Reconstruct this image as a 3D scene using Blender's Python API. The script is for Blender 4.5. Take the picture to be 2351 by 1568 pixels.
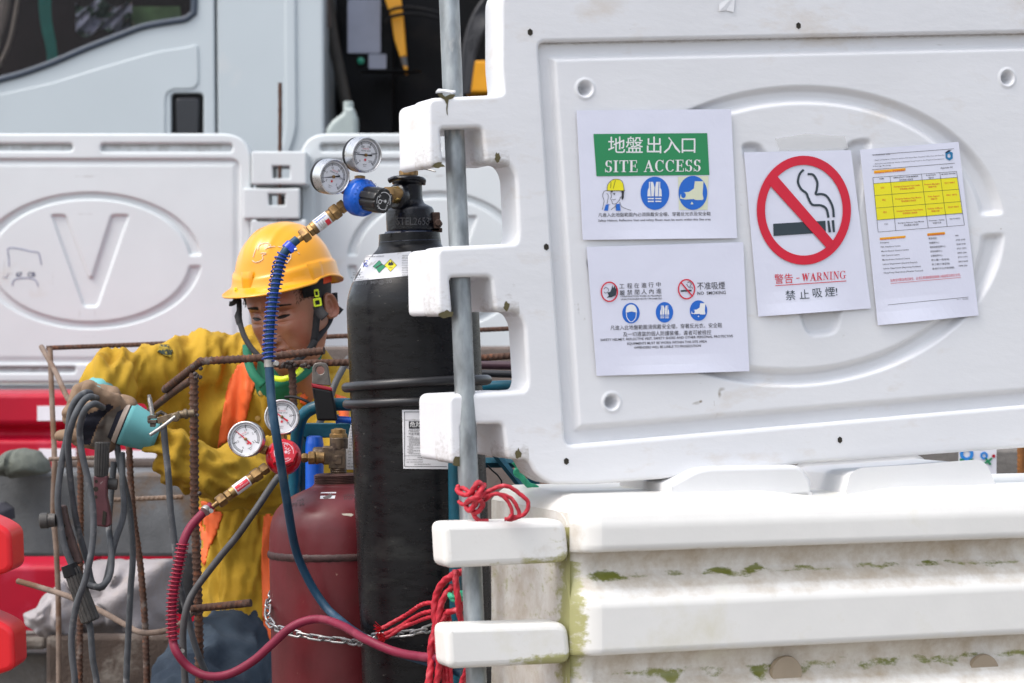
import bpy, math, random
import numpy as np
from mathutils import Vector, Matrix, noise as mnoise
R = math.radians
random.seed(7)
scene = bpy.context.scene
COL = scene.collection
for _o in list(bpy.data.objects): bpy.data.objects.remove(_o)

# ------------------------------------------------------------------ camera
CAMH = 1.20
FP = 85/36*2351.0          # focal length in picture units (photo read on a 2351 x 1568 grid)
cd = bpy.data.cameras.new('camera'); cam = bpy.data.objects.new('camera', cd); COL.objects.link(cam)
cam.location = (0, 0, CAMH); cam.rotation_euler = (R(90), 0, 0)
cd.lens = 85; cd.sensor_width = 36; cd.clip_start = 0.05; cd.clip_end = 600
cd.dof.use_dof = True; cd.dof.focus_distance = 4.15; cd.dof.aperture_fstop = 7.2; cd.dof.aperture_blades = 9
scene.camera = cam
# ------------------------------------------------------------------ sky, sun, exposure
SUN_EL, SUN_AZ = 58.0, -122.0      # azimuth measured from +Y (view direction) clockwise; negative = from the left
w = bpy.data.worlds.new('World'); scene.world = w; w.use_nodes = True
nt = w.node_tree; nt.nodes.clear()
sky = nt.nodes.new('ShaderNodeTexSky'); sky.sky_type = 'NISHITA'; sky.sun_disc = False
sky.sun_elevation = R(SUN_EL); sky.sun_rotation = R(SUN_AZ); sky.air_density = 1.0; sky.dust_density = 3.5; sky.ozone_density = 1.0
hs = nt.nodes.new('ShaderNodeHueSaturation'); hs.inputs['Saturation'].default_value = 0.48
bg = nt.nodes.new('ShaderNodeBackground'); bg.inputs['Strength'].default_value = 0.15
wo = nt.nodes.new('ShaderNodeOutputWorld')
nt.links.new(sky.outputs[0], hs.inputs['Color']); nt.links.new(hs.outputs[0], bg.inputs['Color']); nt.links.new(bg.outputs[0], wo.inputs[0])
sd = bpy.data.lights.new('sun', 'SUN'); sd.energy = 0.5; sd.angle = R(18); sd.color = (1.0, 0.94, 0.86)
sun = bpy.data.objects.new('sun', sd); COL.objects.link(sun)
_e, _a = R(SUN_EL), R(SUN_AZ)
_d = Vector((math.sin(_a)*math.cos(_e), math.cos(_a)*math.cos(_e), math.sin(_e)))
sun.rotation_euler = _d.to_track_quat('Z', 'Y').to_euler()
scene.view_settings.view_transform = 'Standard'; scene.view_settings.look = 'None'
scene.view_settings.gamma = 1; scene.view_settings.use_curve_mapping = False
scene.view_settings.exposure = 1.15
scene.render.engine = 'CYCLES'
scene.cycles.max_bounces = 8; scene.cycles.use_denoising = True

# ------------------------------------------------------------------ helpers
def W(px, py, Y):
    return Vector(((px-1175.5)*Y/FP, Y, CAMH+(784-py)*Y/FP))
def S(n, Y):
    return n*Y/FP
def node_mat(name):
    m = bpy.data.materials.new(name); m.use_nodes = True
    n = m.node_tree; b = n.nodes['Principled BSDF']
    return m, n, b
def mat(name, col, rough=0.6, metal=0.0, var=0.12, vscale=14, col2=None, amt=0.5, scale=9, soft=0.12,
        col3=None, amt3=0.6, scale3=60, bump=0.0, bscale=120, stretch=(1, 1, 1), spec=0.5, attr=None, attrcol=None,
        attrscale=60, coat=0.0, sub=0.0, trans=0.0, rough2=None):
    m, n, b = node_mat(name)
    N = n.nodes.new; L = n.links.new
    tc = N('ShaderNodeTexCoord'); mp = N('ShaderNodeMapping'); mp.inputs['Scale'].default_value = stretch
    L(tc.outputs['Object'], mp.inputs['Vector'])
    def noise(sc, det=4, rgh=0.55):
        t = N('ShaderNodeTexNoise'); t.inputs['Scale'].default_value = sc; t.inputs['Detail'].default_value = det
        t.inputs['Roughness'].default_value = rgh; L(mp.outputs[0], t.inputs['Vector']); return t.outputs['Fac']
    def ramp(src, lo, hi):
        r = N('ShaderNodeMapRange'); r.inputs['From Min'].default_value = lo; r.inputs['From Max'].default_value = hi
        r.clamp = True; L(src, r.inputs['Value']); return r.outputs[0]
    def mix(f, a, c):
        x = N('ShaderNodeMix'); x.data_type = 'RGBA'; L(f, x.inputs['Factor'])
        for s, v in ((x.inputs['A'], a), (x.inputs['B'], c)):
            if isinstance(v, tuple): s.default_value = (*v, 1)
            else: L(v, s)
        return x.outputs['Result']
    dark = tuple(c*(1-var) for c in col); lite = tuple(min(1, c*(1+var*0.7)) for c in col)
    cur = mix(ramp(noise(vscale), 0.3, 0.7), dark, lite)
    if col2: cur = mix(ramp(noise(scale, 6, 0.62), amt, amt+soft), cur, col2)
    if col3: cur = mix(ramp(noise(scale3, 5, 0.7), amt3, amt3+0.06), cur, col3)
    if attr:
        at = N('ShaderNodeAttribute'); at.attribute_name = attr
        nn = ramp(noise(attrscale, 6, 0.7), 0.25, 0.75)
        mu = N('ShaderNodeMath'); mu.operation = 'MULTIPLY_ADD'; L(at.outputs['Fac'], mu.inputs[0]); mu.inputs[1].default_value = 1.6; 
        sb = N('ShaderNodeMath'); sb.operation = 'MULTIPLY'; L(nn, sb.inputs[0]); sb.inputs[1].default_value = -0.8; L(sb.outputs[0], mu.inputs[2])
        cl = N('ShaderNodeMath'); cl.operation = 'ADD'; cl.use_clamp = True; L(mu.outputs[0], cl.inputs[0]); cl.inputs[1].default_value = 0.0
        cur = mix(cl.outputs[0], cur, attrcol)
    L(cur, b.inputs['Base Color'])
    b.inputs['Roughness'].default_value = rough; b.inputs['Metallic'].default_value = metal
    if rough2 is not None:
        rr = N('ShaderNodeMapRange'); L(noise(vscale*2.3), rr.inputs['Value']); rr.inputs['From Min'].default_value = .3; rr.inputs['From Max'].default_value = .7
        rr.inputs['To Min'].default_value = rough; rr.inputs['To Max'].default_value = rough2; L(rr.outputs[0], b.inputs['Roughness'])
    b.inputs['Specular IOR Level'].default_value = spec
    b.inputs['Coat Weight'].default_value = coat
    b.inputs['Subsurface Weight'].default_value = sub
    b.inputs['Transmission Weight'].default_value = trans
    if sub: b.inputs['Subsurface Radius'].default_value = (0.01, 0.006, 0.004)
    if bump:
        bp = N('ShaderNodeBump'); bp.inputs['Strength'].default_value = 1.0; bp.inputs['Distance'].default_value = bump
        L(noise(bscale, 5, 0.6), bp.inputs['Height']); L(bp.outputs[0], b.inputs['Normal'])
    return m

class MB:
    """collects vertices and faces of one mesh object"""
    def __init__(s): s.v = []; s.f = []; s.a = []; s.mi = []
    def add(s, vs, fs, a=0.0, mi=0):
        o = len(s.v); s.v += [tuple(v) for v in vs]; s.a += (list(a) if hasattr(a, '__len__') else [a]*len(vs))
        s.f += [tuple(i+o for i in f) for f in fs]; s.mi += [mi]*len(fs); return s
    def box(s, c, size, M=None, mi=0):
        x, y, z = (k/2 for k in size); c = Vector(c)
        vs = [Vector((a, b, d)) for a in (-x, x) for b in (-y, y) for d in (-z, z)]
        M = M or Matrix.Identity(3)
        return s.add([c+M@v for v in vs], [(0,1,3,2),(4,6,7,5),(0,4,5,1),(2,3,7,6),(0,2,6,4),(1,5,7,3)], mi=mi)
    def build(s, name, m, parent=None, smooth=40, bevel=0, seg=2, attr=None, label=None, sub=0):
        me = bpy.data.meshes.new(name)
        if parent is None:
            n = len(s.v); c = Vector([sum(v[k] for v in s.v)/n for k in range(3)])
        else: c = wloc(parent)
        me.from_pydata([(v[0]-c[0], v[1]-c[1], v[2]-c[2]) for v in s.v], [], s.f)
        return finish(me, name, m, parent, c, smooth, bevel, seg, attr and (attr, s.a), s.mi, label, sub)
def wloc(o):
    p = Vector(o.location)
    while o.parent: o = o.parent; p += Vector(o.location)
    return p
def finish(me, name, m, parent, c, smooth=40, bevel=0, seg=2, attr=None, mi=None, label=None, sub=0):
    import bmesh
    if attr:
        at = me.attributes.new(attr[0], 'FLOAT', 'POINT'); at.data.foreach_set('value', attr[1])
    ms = m if isinstance(m, (list, tuple)) else [m]
    for k in ms: me.materials.append(k)
    if mi and any(mi): me.polygons.foreach_set('material_index', mi)
    bm = bmesh.new(); bm.from_mesh(me); bmesh.ops.recalc_face_normals(bm, faces=bm.faces); bm.to_mesh(me); bm.free()
    if smooth:
        me.polygons.foreach_set('use_smooth', [True]*len(me.polygons)); me.set_sharp_from_angle(angle=R(smooth))
    me.update()
    o = bpy.data.objects.new(name, me); COL.objects.link(o)
    if parent: o.parent = parent
    else: o.location = c
    if bevel:
        b = o.modifiers.new('bevel', 'BEVEL'); b.width = bevel; b.segments = seg; b.limit_method = 'ANGLE'; b.angle_limit = R(35)
        b.harden_normals = False
    if smooth and 25 < smooth <= 60:
        b = o.modifiers.new('wn', 'WEIGHTED_NORMAL'); b.keep_sharp = True; b.weight = 50
    if sub:
        b = o.modifiers.new('sub', 'SUBSURF'); b.levels = sub; b.render_levels = sub
    if label: o['label'] = label
    return o
def tag(o, label, cat, group=None, kind=None):
    o['label'] = label; o['category'] = cat
    if group: o['group'] = group
    if kind: o['kind'] = kind
    return o
def thing(name, label, cat, loc, group=None):
    o = bpy.data.objects.new(name, None); COL.objects.link(o); o.location = loc; o.empty_display_size = 0.05
    return tag(o, label, cat, group)
def structure(o): o['kind'] = 'structure'; return o

def spline(pts, step=0.01):
    """Catmull-Rom through 3-D points, resampled evenly"""
    P = [Vector(p) for p in pts]
    if len(P) == 2: dense = [P[0].lerp(P[1], t/20) for t in range(21)]
    else:
        E = [2*P[0]-P[1]]+P+[2*P[-1]-P[-2]]; dense = []
        for i in range(1, len(E)-2):
            for k in range(16):
                t = k/16; a, b, c, d = E[i-1:i+3]
                dense.append(0.5*((2*b)+(c-a)*t+(2*a-5*b+4*c-d)*t*t+(3*b-a-3*c+d)*t**3))
        dense.append(P[-1])
    L = [0]
    for a, b in zip(dense, dense[1:]): L.append(L[-1]+(b-a).length)
    n = max(2, int(L[-1]/step)+1); out = []; j = 0
    for k in range(n):
        t = L[-1]*k/(n-1)
        while j < len(L)-2 and L[j+1] < t: j += 1
        u = (t-L[j])/max(1e-9, L[j+1]-L[j]); out.append(dense[j].lerp(dense[j+1], min(1, u)))
    return out
def frames(P):
    n = len(P); T = [(P[min(i+1, n-1)]-P[max(i-1, 0)]).normalized() for i in range(n)]
    up = Vector((0, 0, 1)) if abs(T[0].z) < 0.9 else Vector((0, -1, 0))
    X = T[0].cross(up).normalized(); F = []
    for t in T:
        X = (X-t*X.dot(t)).normalized(); F.append((X, t.cross(X), t))
    return F
def tube(mb, pts, r, seg=12, step=0.01, cap=True, rib=None, mi=0, wob=0, flat=1.0):
    P = spline(pts, step); F = frames(P); vs = []; fs = []
    L = 0.0
    for i, (p, (X, Y, T)) in enumerate(zip(P, F)):
        if i: L += (P[i]-P[i-1]).length
        q = i/(len(P)-1)
        rr = r(q) if callable(r) else r
        for k in range(seg):
            a = 2*math.pi*k/seg; r2 = rr
            if rib: r2 = rib(rr, L, a)
            if wob: r2 *= 1+wob*mnoise.noise(Vector((p.x*40, p.y*40+k, p.z*40)))
            vs.append(p+X*(r2*math.cos(a))+Y*(r2*flat*math.sin(a)))
    for i in range(len(P)-1):
        for k in range(seg):
            a, b = i*seg+k, i*seg+(k+1) % seg; fs.append((a, b, b+seg, a+seg))
    if cap: fs.append(tuple(range(seg))[::-1]); fs.append(tuple(range(len(vs)-seg, len(vs))))
    mb.add(vs, fs, mi=mi); return P
def rebar_rib(pitch=0.0085, h=0.13):
    def f(r, L, a):
        s = (L+0.0035*math.sin(a))/pitch % 1.0
        g = max(0, 1-abs(s-0.5)/0.2); lon = max(0, 1-abs(((a/math.pi) % 1.0)-0.5)/0.08)
        return r*(0.90+h*max(g*min(1, abs(math.cos(a))*1.6), lon*0.9))
    return f
def axes(d, up=(0, 0, 1)):
    d = Vector(d).normalized(); u = Vector(up)
    if abs(d.dot(u)) > 0.97: u = Vector((0, 1, 0))
    X = d.cross(u).normalized(); return X, X.cross(d).normalized()*1.0, d
def lathe(mb, prof, p0, d, seg=48, mi=0, flute=None, cap=True, a0=0):
    """prof: (distance along d, radius); flute(angle, radius, t) -> radius"""
    X, Y, D = axes(d); p0 = Vector(p0); vs = []; fs = []
    for t, r in prof:
        for k in range(seg):
            a = a0+2*math.pi*k/seg; rr = flute(a, r, t) if flute else r
            vs.append(p0+D*t+X*(rr*math.cos(a))+Y*(rr*math.sin(a)))
    n = len(prof)
    for i in range(n-1):
        for k in range(seg):
            a, b = i*seg+k, i*seg+(k+1) % seg; fs.append((a, b, b+seg, a+seg))
    if cap: fs.append(tuple(range(seg))[::-1]); fs.append(tuple(range((n-1)*seg, n*seg)))
    mb.add(vs, fs, mi=mi)
def hexnut(mb, p0, d, t, r, mi=0, ch=0.12):
    lathe(mb, [(0, r*(1-ch)), (t*0.14, r), (t*0.86, r), (t, r*(1-ch))], p0, d, seg=6, mi=mi)
def prism(loops, depth, bev, M, inner_scale=1, seg=3):
    """flat outline (list of loops of 2-D points) with thickness and rounded edges -> (verts, faces) placed by 4x4 M; local z from 0 (front) to depth"""
    cu = bpy.data.curves.new('c', 'CURVE'); cu.dimensions = '2D'; cu.fill_mode = 'BOTH'
    cu.extrude = max(0.0, depth/2-bev); cu.bevel_depth = bev; cu.bevel_resolution = seg; cu.offset = -bev
    for lp in loops:
        sp = cu.splines.new('POLY'); sp.points.add(len(lp)-1); sp.use_cyclic_u = True
        for q, p in zip(sp.points, lp): q.co = (p[0], p[1], 0, 1)
    o = bpy.data.objects.new('c', cu); COL.objects.link(o)
    dg = bpy.context.evaluated_depsgraph_get(); me = bpy.data.meshes.new_from_object(o.evaluated_get(dg))
    vs = [M@Vector((v.co.x, v.co.y, v.co.z+depth/2)) for v in me.vertices]; fs = [tuple(p.vertices) for p in me.polygons]
    bpy.data.objects.remove(o); bpy.data.curves.remove(cu); bpy.data.meshes.remove(me)
    return vs, fs
def rounded(pts, r, n=5):
    """round the corners of a 2-D polygon; r number or list"""
    out = []; N_ = len(pts)
    for i in range(N_):
        p = Vector(pts[i]); a = Vector(pts[i-1]); b = Vector(pts[(i+1) % N_]); rr = r[i] if isinstance(r, (list, tuple)) else r
        da, db = (a-p), (b-p); q = min(rr, da.length*0.45, db.length*0.45)
        if q < 1e-6: out.append(tuple(p)); continue
        A, B = p+da.normalized()*q, p+db.normalized()*q
        for k in range(n+1):
            t = k/n; out.append(tuple((1-t)**2*A+2*t*(1-t)*p+t*t*B))
    return out
class Frame:
    """a flat frame standing in the scene: u right, v up, w away from the viewer"""
    def __init__(s, o, U, V):
        s.o = Vector(o); s.U = Vector(U).normalized(); s.V = (Vector(V)-s.U*Vector(V).dot(s.U)).normalized(); s.N = s.V.cross(s.U).normalized()
        if s.N.y < 0: s.N = -s.N
    def p(s, u, v, w=0): return s.o+s.U*u+s.V*v+s.N*w
    def px(s, x, y, w=0):
        """plane coordinates of the point seen at picture position x, y"""
        C = Vector((0, 0, CAMH)); d = W(x, y, 1.0)-C; o = s.o+s.N*w
        t = (o-C).dot(s.N)/d.dot(s.N); q = C+d*t-o; return (q.dot(s.U), q.dot(s.V))
    def M(s, w=0):
        return Matrix(((s.U.x, s.V.x, s.N.x, 0), (s.U.y, s.V.y, s.N.y, 0), (s.U.z, s.V.z, s.N.z, 0), (0, 0, 0, 1))) if False else \
            Matrix.Translation(s.p(0, 0, w)) @ Matrix(((s.U.x, s.V.x, s.N.x, 0), (s.U.y, s.V.y, s.N.y, 0), (s.U.z, s.V.z, s.N.z, 0), (0, 0, 0, 1)))
def field(fr, loopfn, u0, u1, v0, v1, nu, nv, hfn, w0=0):
    """grid in frame fr; hfn(U,V) -> (depth, attr) arrays"""
    us = np.linspace(u0, u1, nu); vs_ = np.linspace(v0, v1, nv); UU, VV = np.meshgrid(us, vs_)
    H, A = hfn(UU, VV)
    O = np.array(fr.o); P = O+UU[..., None]*np.array(fr.U)+VV[..., None]*np.array(fr.V)+(H+w0)[..., None]*np.array(fr.N)
    idx = np.arange(nu*nv).reshape(nv, nu)
    F = np.stack([idx[:-1, :-1], idx[:-1, 1:], idx[1:, 1:], idx[1:, :-1]], -1).reshape(-1, 4)
    return P.reshape(-1, 3), F, A.reshape(-1)
def sstep(a, b, x):
    t = np.clip((x-a)/(b-a), 0, 1); return t*t*(3-2*t)
def sdpoly(U, V, pts):
    d = np.full(U.shape, 1e9); ins = np.zeros(U.shape, bool); n = len(pts)
    for i in range(n):
        ax, ay = pts[i]; bx, by = pts[(i+1) % n]
        ex, ey = bx-ax, by-ay; px_, py_ = U-ax, V-ay
        t = np.clip((px_*ex+py_*ey)/(ex*ex+ey*ey), 0, 1); d = np.minimum(d, (px_-ex*t)**2+(py_-ey*t)**2)
        c = ((ay > V) != (by > V)) & (U < (bx-ax)*(V-ay)/((by-ay) or 1e-9)+ax); ins ^= c
    return np.where(ins, -1, 1)*np.sqrt(d)
def rawmesh(P, F, name, m, parent, attr=None, smooth=60):
    me = bpy.data.meshes.new(name); c = wloc(parent)
    me.from_pydata((np.asarray(P)-np.array(c)).tolist(), [], np.asarray(F).tolist())
    return finish(me, name, m, parent, c, smooth=smooth, attr=attr)
def letter(mb, s, f, u, v, h=None, wd=None, align='C', rot=0.0, bold=0.0, spacing=1.0, serif=False, shear=0.0, mi=0):
    """flat print: glyph outlines of text s mapped by f(u, v); h = height of a capital, wd = total width to fit"""
    cu = bpy.data.curves.new('t', 'FONT'); cu.body = s; cu.resolution_u = 2; cu.offset = bold; cu.space_character = spacing; cu.shear = shear
    o = bpy.data.objects.new('t', cu); COL.objects.link(o)
    dg = bpy.context.evaluated_depsgraph_get(); me = bpy.data.meshes.new_from_object(o.evaluated_get(dg))
    co = [tuple(p.co) for p in me.vertices]; fc = [tuple(p.vertices) for p in me.polygons]
    bpy.data.objects.remove(o); bpy.data.curves.remove(cu); bpy.data.meshes.remove(me)
    if not co: return
    x0, x1 = min(c[0] for c in co), max(c[0] for c in co)
    k = (h/0.70) if h else wd/(x1-x0); kx = wd/(x1-x0) if wd else k
    ox = {'C': (x0+x1)/2, 'L': x0, 'R': x1}[align]
    ca, sa = math.cos(rot), math.sin(rot); out = []
    for x, y, z in co:
        a, b = (x-ox)*kx, y*k; out.append(f(u+a*ca-b*sa, v+a*sa+b*ca))
    mb.add(out, fc, mi=mi)
# ------------------------------------------------------------------ materials of the setting
WHITE = mat('white_moulded_plastic', (0.72, 0.725, 0.74), rough=0.42, var=0.05, vscale=3, col2=(0.55, 0.48, 0.40), amt=0.575, scale=6, soft=0.28,
            col3=(0.30, 0.27, 0.22), amt3=0.71, scale3=52, bump=0.0006, bscale=30, stretch=(1, 1, 2.2), attr='dirt', attrcol=(0.26, 0.22, 0.17), attrscale=70)
WHITE2 = mat('white_barrier_plastic', (0.70, 0.70, 0.70), rough=0.38, var=0.05, vscale=4, col2=(0.52, 0.44, 0.32), amt=0.60, scale=7, soft=0.25,
             col3=(0.35, 0.30, 0.22), amt3=0.74, scale3=42, bump=0.0008, bscale=25, attr='dirt', attrcol=(0.30, 0.26, 0.17), attrscale=26, sub=0.0)
FARWHITE = mat('grubby_white_plastic', (0.575, 0.61, 0.625), rough=0.5, var=0.05, vscale=3, col2=(0.50, 0.46, 0.40), amt=0.64, scale=4, soft=0.25,
               col3=(0.2, 0.18, 0.16), amt3=0.76, scale3=22, attr='dirt', attrcol=(0.18, 0.15, 0.12), attrscale=30)
TRUCKW = mat('truck_paint', (0.43, 0.48, 0.51), rough=0.3, var=0.03, vscale=2, col2=(0.55, 0.54, 0.52), amt=0.62, scale=3, soft=0.3, coat=0.4)
BLACKRUB = mat('black_rubber', (0.007, 0.007, 0.008), spec=.25, rough=0.5, var=0.3)
CONC = mat('rough_concrete', (0.15, 0.14, 0.13), rough=0.9, var=0.25, vscale=9, col2=(0.12, 0.105, 0.09), amt=0.52, scale=6, bump=0.004, bscale=60)
STEELG = mat('dull_grey_steel', (0.125, 0.13, 0.135), rough=0.7, metal=0.0, spec=.2, var=0.35, vscale=8, col2=(0.13, 0.085, 0.055), amt=0.55, scale=5, bump=0.002)
RUSTP = mat('rusty_plate', (0.055, 0.037, 0.028), rough=0.85, var=0.4, vscale=8, col2=(0.17, 0.15, 0.13), amt=0.55, scale=8, bump=0.003)
REDPL = mat('red_barrier_plastic', (0.39, 0.003, 0.022), spec=.25, rough=0.45, var=0.12, vscale=5, col2=(0.42, 0.02, 0.05), amt=0.55, scale=6, coat=0.1)
REDNEAR = mat('bright_red_plastic', (0.62, 0.006, 0.012), rough=0.4, var=0.06, vscale=6, col3=(0.75, 0.3, 0.3), amt3=0.72, scale3=50)
REFL = mat('white_reflective_tape', (0.72, 0.72, 0.76), rough=0.35, var=0.05)
RUST = mat('rusty_rebar_steel', (0.075, 0.037, 0.024), rough=0.85, var=0.35, vscale=60, col2=(0.15, 0.125, 0.11), amt=0.58, scale=22, col3=(0.14, 0.05, 0.022), amt3=0.56, scale3=70, bump=0.0008, bscale=400)
RUSTPALE = mat('dusty_rusty_bar', (0.19, 0.14, 0.11), rough=0.9, var=0.3, vscale=30, col2=(0.13, 0.07, 0.04), amt=0.52, scale=14, bump=0.0006, bscale=300)
GALV = mat('galvanised_pipe', (0.30, 0.325, 0.335), rough=0.38, metal=0.7, var=0.5, vscale=34, col2=(0.55, 0.53, 0.50), amt=0.55, scale=16, soft=0.1,
           col3=(0.13, 0.10, 0.09), amt3=0.66, scale3=45, stretch=(1, 1, 0.35), rough2=0.6, bump=0.0005, bscale=90)
GROUND = mat('site_ground', (0.19, 0.17, 0.15), rough=0.95, var=0.3, vscale=3, col2=(0.11, 0.09, 0.075), amt=0.5, scale=1.5, bump=0.01, bscale=30)

# ------------------------------------------------------------------ ground
g = MB(); g.add([(-150, -60, 0), (150, -60, 0), (150, 300, 0), (-150, 300, 0)], [(0, 1, 2, 3)])
structure(g.build('ground', GROUND, smooth=0))

# ------------------------------------------------------------------ front barrier assembly frame
PSI = R(21); RHO = R(4.0)
U0 = Vector((math.cos(PSI), math.sin(PSI), 0)); ZZ = Vector((0, 0, 1))
PF = Frame(W(1237, 97, 3.76), U0*math.cos(RHO)+ZZ*math.sin(RHO), ZZ*math.cos(RHO)-U0*math.sin(RHO))
BF = Frame(W(1325, 1145, 3.66), U0, ZZ)
def pts_px(fr, L, w=0): return [fr.px(x, y, w) for x, y in L]

# upper panel
panel = thing('plastic_barrier', 'large white plastic barrier panel carrying four paper notices, leaning over the mossy barrier', 'barrier', PF.p(0, -0.6, 0.04))
def lug_outline(x0, y0, x1, y1, x2, y2):
    return [((x1, y1), .012), ((x0+150, y0-4), .002), ((x0, y0+3), .014), ((x0+3, y0+164), .012), ((x0+37, y0+160), .010), ((x0+30, y0+73), .006), ((x0+124, y0+71), .008), ((x0+134, y0+152), .008), ((x2, y2), .014)]
OUT = [((1290, -60), .03), ((1205, -52), .03), ((1150, -20), .03), ((1150, 150), .01)]+lug_outline(982, 222, 1156, 214, 1168, 374)+[((1184, 402), .03), ((1190, 536), .02)]+lug_outline(1003, 564, 1186, 558, 1188, 716)+[((1204, 744), .03), ((1212, 876), .02)]+\
    lug_outline(1030, 902, 1206, 896, 1212, 1054)+[((1228, 1088), .03), ((1264, 1113), .03), ((1360, 1112), 0), ((1520, 1100), 0), ((1850, 1064), 0), ((2351, 1028), 0), ((2460, 1020), .03), ((2460, -60), .03)]
outer = rounded(pts_px(PF, [o[0] for o in OUT]), [o[1] for o in OUT])
inn_px = [(1237, 97), (1300, 1022), (2400, 926), (2400, 74)]
inner = rounded(pts_px(PF, inn_px), 0.012)
vs, fs = prism([outer, inner], 0.075, 0.007, PF.M())
FRAME_V, FRAME_F = vs, fs
# pressed inner panel: grid relief with stepped border, ring groove, V and dimples
cs = pts_px(PF, inn_px); us = [c[0] for c in cs]; vv = [c[1] for c in cs]
u0, u1, v0, v1 = min(us)-0.004, max(us)+0.004, min(vv)-0.004, max(vv)+0.004
Lb = pts_px(PF, [(1237, 97), (1300, 1022)]); Tb = pts_px(PF, [(1237, 97), (2351, 75)]); Bb = pts_px(PF, [(1300, 1022), (2351, 931)])
def lined(A, B):
    (x1, y1), (x2, y2) = A, B; L_ = math.hypot(x2-x1, y2-y1)
    return lambda U, V: ((x2-x1)*(y1-V)-(x1-U)*(y2-y1))/L_
dL, dT, dB = lined(*Lb), lined(*Tb), lined(*Bb)
_e1 = PF.px(1840, 195); _e2 = PF.px(1850, 888); _e3 = PF.px(2312, 515)
EC = ((_e1[0]+_e2[0])/2, (_e1[1]+_e2[1])/2); ERY = math.hypot(_e1[0]-_e2[0], _e1[1]-_e2[1])/2; ERX = abs(_e3[0]-EC[0])
def mirror_check(): return EC, ERX, ERY
dims = [PF.px(1346, 203), PF.px(2316, 178), PF.px(1407, 923)]
Vp = pts_px(PF, [(1697, 325), (1752, 322), (1893, 600), (1945, 320), (2010, 312), (1930, 770), (1855, 778)])
Vp = rounded(Vp, 0.02, 4)
def hpanel(U, V):
    a = np.abs(dL(U, V)); t = np.abs(dT(U, V)); b = np.abs(dB(U, V))
    e = np.minimum(np.minimum(a, t), b)
    h = 0.016-0.011*sstep(0.0185, 0.030, e)
    ex, ey = (U-EC[0])/ERX, (V-EC[1])/ERY; rr = np.sqrt(ex**2+ey**2); 
    dd = (1-rr)*ERY*1.05
    gate = 1-sstep(0.012, 0.0, np.abs(V-EC[1]+0.0))*1.0
    gate = sstep(0.014, 0.024, np.abs(V-(EC[1]-0.0)))
    ring = sstep(0.0, 0.010, dd)*(1-sstep(0.020, 0.034, dd))*gate
    h = h+0.012*ring
    sv = sdpoly(U, V, Vp); h = h+0.010*(1-sstep(-0.012, 0.0, sv))
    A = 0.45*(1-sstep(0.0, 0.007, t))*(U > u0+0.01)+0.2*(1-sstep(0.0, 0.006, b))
    for (cx, cy) in dims:
        r = np.hypot(U-cx, V-cy); h = h+0.026*(1-sstep(0.003, 0.0125, r))-0.002*np.exp(-((r-0.0145)/0.0018)**2); A = A+0.25*(1-sstep(0.0, 0.010, r))
    for (x_, y_, rx_, ry_, k_) in ((1655, 905, 5, 12, .75), (1662, 893, 8, 4, .6), (1643, 925, 3, 14, .45), (1602, 925, 12, 5, .6), (1612, 922, 4, 3, .9), (1612, 880, 5, 4, .4), (1650, 955, 9, 12, .35), (1702, 945, 4, 8, .3), (1330, 700, 3, 40, .35), (1345, 730, 4, 10, .45), (2302, 525, 2.2, 3, 1.0), (1940, 770, 14, 8, .3), (1460, 130, 8, 5, .3), (2120, 140, 30, 3, .3), (2180, 100, 60, 4, .35), (2000, 108, 80, 3, .3)):
        cx_, cy_ = PF.px(x_, y_); A = A+k_*np.exp(-((U-cx_)/S(rx_, 3.8))**2-((V-cy_)/S(ry_, 3.8))**2)
    return h, A
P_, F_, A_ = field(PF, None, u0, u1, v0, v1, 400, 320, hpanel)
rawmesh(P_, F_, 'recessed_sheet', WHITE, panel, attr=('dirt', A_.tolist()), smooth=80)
# interlocking lugs on the left edge
LW = 0.150
CRACK = mat('broken_plastic_inside', (0.10, 0.085, 0.035), rough=0.8, var=0.3)
import bmesh as _bm
uL = PF.px(1166, 300)[0]; po = wloc(panel)
rng = [(PF.px(1000, y_-40)[1], PF.px(1000, y_+200)[1]) for y_ in (222, 564, 902)]
which = lambda d: next((i for i, (a, b) in enumerate(rng) if b < d.dot(PF.V) < a and d.dot(PF.U) < uL), -1)
base_me = bpy.data.meshes.new('b'); base_me.from_pydata([tuple(v-po) for v in FRAME_V], [], FRAME_F)
def dirt_of(me, frame):
    out = []
    for v in me.vertices:
        d = v.co+po-PF.o; u_, v_, w_ = d.dot(PF.U), d.dot(PF.V), d.dot(PF.N); k = 0.0
        if frame:
            if -0.02 < v_ < 0.004 and u_ > 0: k = max(k, 0.5*max(0, min(1, w_/0.008)))
            if v_ < -0.66: k = max(k, 0.45*max(0, min(1, w_/0.02)))
        else:
            for y_ in (222, 564, 902): k = max(k, .5-abs(v_-PF.px(1000, y_+163)[1])*13)
        out.append(k)
    return out
def lug_piece(keep, name):
    b = _bm.new(); b.from_mesh(base_me)
    _bm.ops.remove_doubles(b, verts=b.verts, dist=1e-5)
    _bm.ops.bisect_plane(b, geom=b.verts[:]+b.edges[:]+b.faces[:], plane_co=PF.p(uL, 0, 0)-po, plane_no=PF.U, dist=1e-6)
    kill = [f for f in b.faces if not keep(f.calc_center_median()+po-PF.o)]
    _bm.ops.delete(b, geom=kill, context='FACES'); me = bpy.data.meshes.new(name); b.to_mesh(me); b.free()
    return me
me = lug_piece(lambda d: which(d) < 0, 'frame'); finish(me, 'frame', WHITE, panel, po, smooth=50, attr=('dirt', dirt_of(me, True)))
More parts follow.
